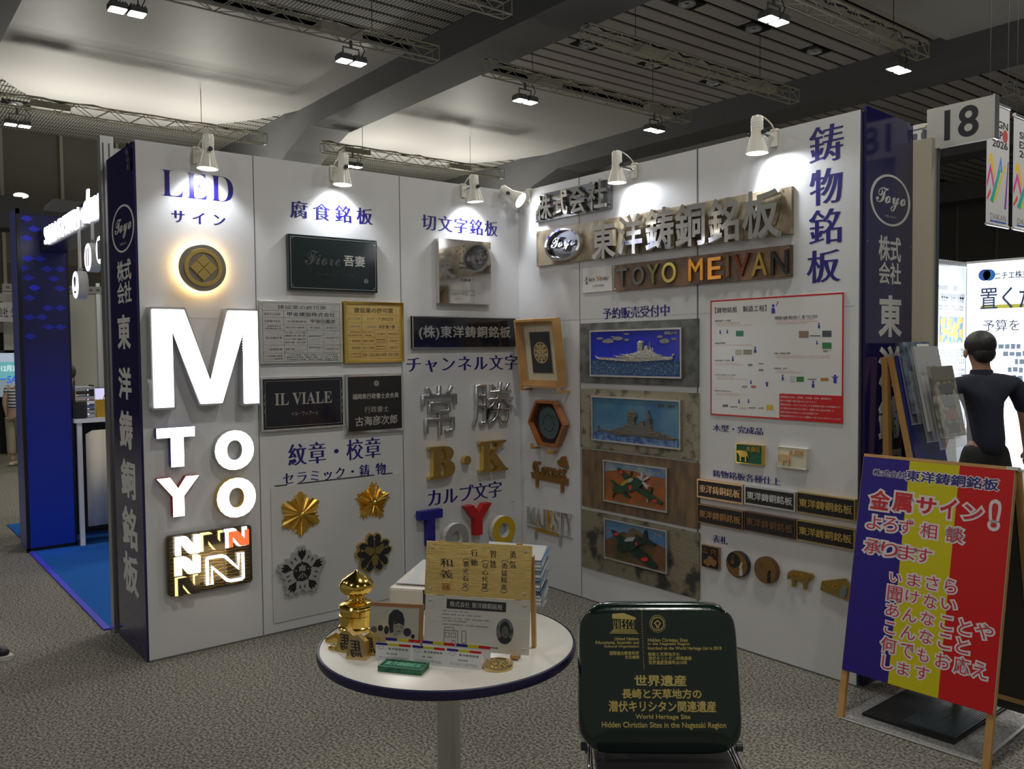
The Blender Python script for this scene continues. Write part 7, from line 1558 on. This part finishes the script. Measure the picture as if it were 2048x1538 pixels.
# counter with cloth and the things on it
CX = -3.15
FCn = Frame((CX, -2.19, 0), (0, 1, 0), (0, 0, 1))
t = thing('display_counter', 'white counter draped with a beige cloth behind the blue pillar', 'counter', Frame((CX, -2.19, 0), (1, 0, 0), (0, 1, 0)))
zs = Z1(0, 540, 3.664)
top = onplane((150, 838), 0, CX)[2]
MB().box(-.6, -.02, top-.035, .02, 1.3, top).build('counter_top', WHITE, t)
for y in (.0, 1.25): MB().box(-.03, y, .009, .01, y+.035, top-.035).build('leg', WHITE, t)
MB().box(-.58, .0, .009, -.55, 1.28, top-.035).build('back_panel', mat('counter_back', (.03, .03, .035), .6), t)
m = MB(); V = []; n = 22
for j in range(2):
    for i in range(n+1): V.append((.034+.010*math.sin(i*1.9), .055+i*1.1/n, (.17, top-.10)[j]-(.03 if j and i % 5 == 0 else 0)))
m.add(V, [(i, i+1, n+2+i, n+1+i) for i in range(n)], True); o = m.build('cloth', mat('beige_cloth', (.60, .55, .47), .85), t); o.modifiers.new('s', 'SOLIDIFY').thickness = .004
MB().box(-.5, .55, .009, -.03, 1.1, .14).build('floor_box', mat('brown_box', (.30, .22, .12), .7), t)
def on_counter(nm, lab, cat, px): 
    p = onplane(px, 0, CX-.1); return thing(nm, lab, cat, Frame((CX-.1, p[1], top), (0, 1, 0), (-1, 0, 0))), p
F_ = lambda y: Frame((CX-.12, y, top), (0, 1, 0), (-1, 0, 0))
yA = onplane((148, 830), 0, CX-.12)[1]; yB = onplane((184, 830), 0, CX-.12)[1]; hh = onplane((165, 770), 0, CX-.12)[2]-top
t = thing('sample_rack', 'stack of silver sample boxes on the counter behind the pillar', 'rack', F_((yA+yB)/2)); w = (yB-yA)/2; u0 = 0
for i in range(7):
    z = .004+i*hh/7; 
    V = [(-w, -.10, z), (w, -.10, z), (w, .10, z), (-w, .10, z)]; MB().box(-w, -.10, z, w, .10, z+hh/7*.55).build('sample_box', [CHROME, BRUSH, mat('box_blue', (.1, .16, .3), .3), WHITE, BRUSH, mat('box_black', (.02, .02, .02), .3), BRUSH][i], t)
for x in (-w-.006, w): MB().box(x, -.1, 0, x+.006, .1, hh).build('side_plate', CHROME, t)
t = thing('black_card_reader', 'small black box standing before the silver sample stack', 'box', Frame((CX+.0, onplane((162, 830), 0, CX)[1], top), (0, 1, 0), (-1, 0, 0))); MB().prism([rrect(-.055, -.001, .055, .14, .015)], 0, 1); m = MB(); m.box(-.05, -.012, 0, .05, .014, .15); m.build('box', mat('box_black'), t, bevel=.012)
yC = onplane((200, 830), 0, CX-.12)[1]
t = thing('laptop', 'open laptop with a bright lavender screen on the counter', 'laptop', Frame((CX-.30, yC+.06, top), (0, 1, 0), (-1, 0, 0))); MB().box(-.10, -.05, 0, .20, .14, .015).build('base', ALU, t); MB().box(-.10, .14, .012, .20, .15, .24).build('lid', DARKK, t); MB().box(-.09, .137, .02, .19, .14, .232).build('screen', mat('laptop_screen', (.4, .4, .5), .3, emit=(.62, .60, .95), es=.75), t)
t = thing('yellow_tote', 'mustard yellow bag standing on the counter', 'bag', Frame((CX-.08, yC+.05, top), (0, 1, 0), (-1, 0, 0))); m = MB(); V = [(-.09, -.04, 0), (.09, -.04, 0), (.09, .02, 0), (-.09, .02, 0), (-.11, -.05, .15), (.11, -.05, .15), (.11, .03, .15), (-.11, .03, .15)]
m.add(V, [(0, 3, 2, 1), (4, 5, 6, 7), (0, 1, 5, 4), (1, 2, 6, 5), (2, 3, 7, 6), (3, 0, 4, 7)]); m.build('bag_body', mat('mustard', (.42, .24, .01), .5), t); MB().tube([(-.04, -.05, .15), (-.03, -.05, .19), (.03, -.05, .19), (.04, -.05, .15)], .004, 6).build('handle', mat('mustard'), t)
# woman behind the counter
pw_ = onplane((150, 838), 0, -4.05)
Fw = Frame((-4.05, pw_[1]-.06, 0), (0, 1, 0), (-1, 0, 0))
t = thing('person', 'person with long black hair and beige top standing behind the counter', 'person', Fw)
hz = onplane((150, 726), 0, -4.05)[2]; k = hz/1.60
def sc(J): return [((a[0]*k, a[1]*k, a[2]*k), tuple(x*k for x in r) if isinstance(r, (tuple, list)) else r*k) for a, r in J]
J = [((0, 0, .86), (.11, .08)), ((0, 0, 1.05), (.09, .065)), ((0, 0, 1.22), (.10, .065)), ((0, 0, 1.31), (.06, .055)), ((0, 0, 1.38), (.045, .045)), ((0, -.01, 1.45), (.065, .075)), ((0, -.01, 1.53), (.07, .08)), ((-.16, 0, 1.24), .048), ((-.20, -.03, 1.0), .038), ((-.16, -.15, .92), .028), ((.16, 0, 1.24), .048), ((.20, -.03, 1.0), .038), ((.16, -.15, .92), .028), ((-.07, 0, .75), .08), ((-.08, 0, .42), .05), ((-.08, 0, .06), .035), ((.07, 0, .75), .08), ((.08, 0, .42), .05), ((.08, 0, .06), .035)]
E_ = [(0, 1), (1, 2), (2, 3), (3, 4), (4, 5), (5, 6), (2, 7), (7, 8), (8, 9), (2, 10), (10, 11), (11, 12), (0, 13), (13, 14), (14, 15), (0, 16), (16, 17), (17, 18)]
hand(J, E_, J[9][0], 9, (.3, -1, 0), (1, .3, 0), .9); hand(J, E_, J[12][0], 12, (-.3, -1, 0), (-1, .3, 0), .9)
skinbody('body', sc(J), E_, SKINL, t)
skinbody('beige_top', sc([((0, 0, .76), (.17, .125)), ((0, 0, 1.05), (.13, .10)), ((0, 0, 1.23), (.148, .10)), ((-.17, 0, 1.25), .062), ((-.205, -.02, 1.06), .055), ((.17, 0, 1.25), .062), ((.205, -.02, 1.06), .055)]), [(0, 1), (1, 2), (2, 3), (3, 4), (2, 5), (5, 6)], mat('beige_shirt', (.42, .38, .33), .8), t)
skinbody('dark_skirt', sc([((0, 0, .88), (.15, .11)), ((0, 0, .60), (.19, .15)), ((0, 0, .30), (.20, .16))]), [(0, 1), (1, 2)], TROU, t)
m = MB(); ellipsoid(m, (0, .005*k, 1.515*k), (.085*k, .098*k, .10*k)); ellipsoid(m, (0, .045*k, 1.36*k), (.085*k, .055*k, .22*k)); m.build('hair', HAIRK, t)
m = MB(); ellipsoid(m, (0, -.095*k, 1.47*k), (.010*k, .014*k, .018*k), 8, 6); m.build('nose', SKINL, t)
# far person in a striped shirt, leaning
ft = onplane((30, 932), 2, 0)
Fp = Frame(ft, (fw[1], -fw[0], 0), fw); t = thing('person', 'distant person in striped shirt and beige trousers leaning forward at the far left edge', 'person', Fp)
J = [((.03, 0, .80), (.10, .08)), ((.04, .02, .95), (.09, .065)), ((.06, .05, 1.10), (.09, .065)), ((.12, .06, 1.20), (.055, .05)), ((.18, .07, 1.26), (.05, .05)), ((.24, .08, 1.30), (.07, .08)), ((.28, .08, 1.36), (.07, .08)), ((-.08, .03, 1.13), .050), ((-.12, 0, .92), .036), ((-.10, .03, .72), .028), ((.16, .10, 1.10), .05), ((.22, .16, .92), .036), ((.25, .25, .80), .028), ((-.02, 0, .70), .085), ((-.02, 0, .40), .055), ((-.03, 0, .06), .038), ((.12, 0, .70), .085), ((.13, 0, .40), .055), ((.13, 0, .06), .038)]
E_ = [(0, 1), (1, 2), (2, 3), (3, 4), (4, 5), (5, 6), (2, 7), (7, 8), (8, 9), (2, 10), (10, 11), (11, 12), (0, 13), (13, 14), (14, 15), (0, 16), (16, 17), (17, 18)]
hand(J, E_, J[9][0], 9, (0, .1, -1), (0, 1, 0), .9); hand(J, E_, J[12][0], 12, (0, 1, -.3), (1, 0, 0), .9)
skinbody('body', J, E_, SKINL, t)
STR = mat('striped_shirt', (.6, .6, .6), .8); nt = STR.node_tree; wv = nt.nodes.new('ShaderNodeTexWave'); wv.bands_direction = 'Z'; wv.inputs['Scale'].default_value = 7; tc_ = nt.nodes.new('ShaderNodeTexCoord'); rp = nt.nodes.new('ShaderNodeValToRGB'); rp.color_ramp.elements[0].color = (.03, .03, .05, 1); rp.color_ramp.elements[1].color = (.62, .62, .62, 1); rp.color_ramp.elements[0].position = .30; rp.color_ramp.elements[1].position = .42
nt.links.new(tc_.outputs['Object'], wv.inputs[0]); nt.links.new(wv.outputs[0], rp.inputs[0]); nt.links.new(rp.outputs[0], nt.nodes['Principled BSDF'].inputs['Base Color'])
skinbody('striped_shirt', [((.03, 0, .76), (.145, .115)), ((.04, .02, .96), (.128, .10)), ((.06, .05, 1.11), (.135, .10)), ((-.08, .03, 1.14), .062), ((-.11, .01, 1.03), .058), ((.16, .10, 1.11), .06), ((.2, .13, 1.0), .055)], [(0, 1), (1, 2), (2, 3), (3, 4), (2, 5), (5, 6)], STR, t)
skinbody('beige_trousers', [((.04, 0, .82), (.14, .11)), ((-.02, 0, .66), .10), ((-.02, 0, .38), .085), ((-.03, 0, .14), .075), ((.12, 0, .66), .10), ((.13, 0, .38), .085), ((.13, 0, .14), .075)], [(0, 1), (1, 2), (2, 3), (0, 4), (4, 5), (5, 6)], mat('beige_trouser', (.36, .31, .22), .85), t)
m = MB(); ellipsoid(m, (.27, .09, 1.36), (.085, .095, .10)); m.build('hair', HAIRK, t)
for x in (-.03, .13): m = MB(); ellipsoid(m, (x, .03, .035), (.045, .12, .04), 12, 8); m.build('shoe', mat('shoe_tan', (.45, .38, .28), .6), t)
# black shoe cut off by the left edge
c = onplane((4, 1318), 2, 0); t = thing('black_shoe', 'black sneaker with a pale sole cut off by the left photo edge', 'shoe', Frame(c, CR*np.array([1, 1, 0]), np.cross((0, 0, 1), CR*np.array([1, 1, 0]))))
m = MB(); ellipsoid(m, (-.07, 0, .035), (.125, .045, .045), 18, 10, f=lambda p: 1-.12*max(0, p[0])); m.build('upper', mat('shoe_black'), t); MB().prism([[(-.07+.128*math.cos(a), .048*math.sin(a)) for a in [i*math.pi/12 for i in range(24)]]], 0, .022).build('sole', mat('sole_white', (.6, .6, .58), .6), t)
m = MB(); m.lathe([(.035, .05), (.042, .10), (.050, .13)], 16, (-.13, 0, 0)); m.build('sock_cuff', TROU, t)

# ------------------------------------------------ far left stands of the hall
FAR = mat('far_partition', (.42, .41, .36), .7)
t = thing('far_partition_wall', 'beige partition walls of a distant stand behind the counter', 'partition', F0)
yl, yr = onplane((134, 700), 0, -11)[1]-.9, onplane((200, 700), 0, -11)[1]
MB().box(-11.06, yl, 0, -11, yr-.04, 2.72).build('panel', FAR, t); MB().box(-11.06, yr-.04, 0, -10.98, yr+.02, 2.80).build('post', ALU, t); MB().box(-11.06, yr+.02, 0, -11, yr+1.2, 2.72).build('panel', FAR, t)
m = MB(); MB().box(-11.0, yl, 2.62, -10.97, yr+1.2, 2.74).build('rail', mat('far_rail', (.30, .30, .27), .6), t)
for i in range(22): m.box(-10.97, yl+.05+i*.11, 2.66, -10.965, yl+.10+i*.11, 2.70)
m.build('rail_slots', SEAM, t)['kind'] = 'stuff'
SFx = Frame((-10.5, 0, 0), (0, 1, 0), (0, 0, 1))
x0, y0, x1, y1 = rect(SFx, [(-60, 606), (60, 604), (-60, 645), (60, 642)])
t = thing('far_stand_front', 'distant stand with name fascia and a large teal television at the left edge', 'stand', Frame((-10.5, x0, 0), (0, 1, 0), (0, 0, 1)))
S = Frame((-10.5, x0, 0), (0, 1, 0), (0, 0, 1)); Wf = x1-x0+1.2
MB().box(-1, y0, -.05, Wf-1, y1, 0).build('fascia', mat('fascia_white', (.50, .50, .47), .6), t); MB().box(-1, y1+.02, -.06, Wf-1, y1+.14, 0).build('rail', mat('far_rail'), t)
write(t, '株式会社 タラ', pbox(S, (-26, 614), (40, 635), .002), .001, .004, INKB, 'fascia_text')
yb = S.px((10, 663))[1]; MB().box(-1, yb, -.8, Wf-1, y0, -.75).build('upper_panel', FAR, t)
yt, ys0, ys1 = S.px((10, 700))[1], S.px((10, 706))[1], S.px((10, 800))[1]
MB().box(-1, 0, -.9, Wf-1, yb, -.82).build('dark_back', mat('dark_back', (.012, .012, .013), .6), t)
MB().box(-.8, ys1, -.6, Wf-1.3, yt, -.5).build('tv_case', mat('tv_black', (.01, .01, .01), .3), t)
MB().box(-.76, ys1+.03, -.5, Wf-1.35, ys0, -.495).build('tv_screen', mat('tv_teal', (.1, .3, .3), .4, emit=(.12, .36, .40), es=.8), t)
MB().box(-.76, ys0-.14, -.494, Wf-1.35, ys0, -.490).build('tv_band', mat('tv_pale', (.4, .5, .6), .4, emit=(.30, .36, .46), es=.8), t); MB().box(-.76, ys1+.03, -.494, Wf-1.35, ys1+.32, -.490).build('tv_band', mat('tv_grey', (.2, .26, .3), .4, emit=(.16, .21, .24), es=.8), t)
write(t, '12月3', pbox(S, (2, 731), (30, 743), -.49), -.489, -.486, mat('tv_text', (.8, .8, .8), .4, emit=(.7, .8, .8), es=.7), 'screen_text', **BOLD); write(t, 'ーSA', pbox(S, (-4, 752), (34, 766), -.49), -.489, -.486, mat('tv_text_blue', (.02, .1, .5), .4, emit=(.03, .15, .6), es=.7), 'screen_text', slant=.2, **BOLD)
# black fabric canopies behind the pillar
t = thing('dark_canopy', 'dark box-like canopy of a distant stand above the blue pillar, left', 'canopy', F0)
def canopy(t, pts, X_, dep):
    P = [onplane(p, 0, X_) for p in pts]; V = [tuple(p) for p in P]+[(p[0]-dep, p[1], p[2]) for p in P]; n = len(P)
    m = MB(); m.add(V, [tuple(range(n)), tuple(range(n, 2*n))[::-1]]+[(i, i+n, (i+1) % n+n, (i+1) % n) for i in range(n)]); m.build('canopy', mat('canopy_black', (.035, .035, .035), .8), t)
canopy(t, [(-60, 386), (46, 394), (38, 418), (38, 455), (-60, 455)], -9.5, .6)
MB().box(-9.9, -3.4, 0, -9.6, -3.3, 3.9).build('canopy_post', mat('canopy_black'), t)
t = thing('dark_canopy', 'dark slanted canopy of a distant stand behind the glowing header lettering', 'canopy', F0)
canopy(t, [(108, 397), (165, 404), (215, 412), (215, 470), (95, 470), (95, 422)], -8.2, .6)
MB().box(-8.7, -2.2, 0, -8.4, -2.1, 3.6).build('canopy_post', mat('canopy_black'), t)
t = thing('spot_on_canopy', 'tiny lit spotlight above the distant left canopy', 'spotlight', Frame(onplane((42, 391), 0, -9.7), (0, 1, 0), (-1, 0, 0)))
m = MB(); ellipsoid(m, (0, 0, 0), (.10, .05, .04), 12, 8); m.build('glow_bulb', mat('warm_glow', (1, .9, .7), .5, emit=(1, .85, .6), es=2.5), t)
bpy.data.objects.remove(_ob); bpy.data.curves.remove(_cu); bpy.data.scenes.remove(_s2)
# ------------------------------------------------ lettering and marks hang under the plate that carries them
_base = ('plate', 'board', 'panel', 'front_face', 'tile', 'lit_face', 'body', 'painted_plate', 'case')
_mark = ('character', 'lettering', 'logo', 'title_text', 'printed_text', 'script_text', 'kanji_text', 'kana_text', 'text_line', 'engraved_text', 'company_text', 'number', 'raised_text', 'white_outline', 'display_text', 'small_print', 'icon', 'picture', 'border_line', 'corner_scroll', 'printed_block', 'screw', 'seal', 'portrait', 'building_drawing', 'caption', 'red_border', 'red_panel', 'arrow', 'temple', 'heritage_emblem', 'emblem_letters', 'dotted_divider', 'ruled_lines', 'ripple_relief', 'led_diamond', 'pictogram', 'sea', 'hull', 'superstructure', 'tower_deck', 'gun_barrel', 'mast', 'cloud', 'wing', 'tailplane', 'fuselage', 'tail_fin', 'propeller_blade', 'canopy_', 'roundel', 'sky_strip', 'engine_cowl')
for o in list(bpy.data.objects):
    if o.type != 'EMPTY' or o.parent or o.get('category') in ('person',): continue
    ch = list(o.children); b = None
    for want in ('painted_plate',)+_base:
        b = next((c for c in ch if c.name.split('.')[0] == want), None)
        if b: break
    if not b or b.modifiers and b.modifiers[0].type == 'SKIN': continue
    for c in ch:
        n = c.name.split('.')[0]
        if c is not b and not c.children and n.startswith(_mark): c.parent = b
for o in bpy.data.objects:
    if o.name.startswith(('small_print', 'led_dots', 'cooling_fins')) and o.type == 'MESH': o['kind'] = 'stuff'
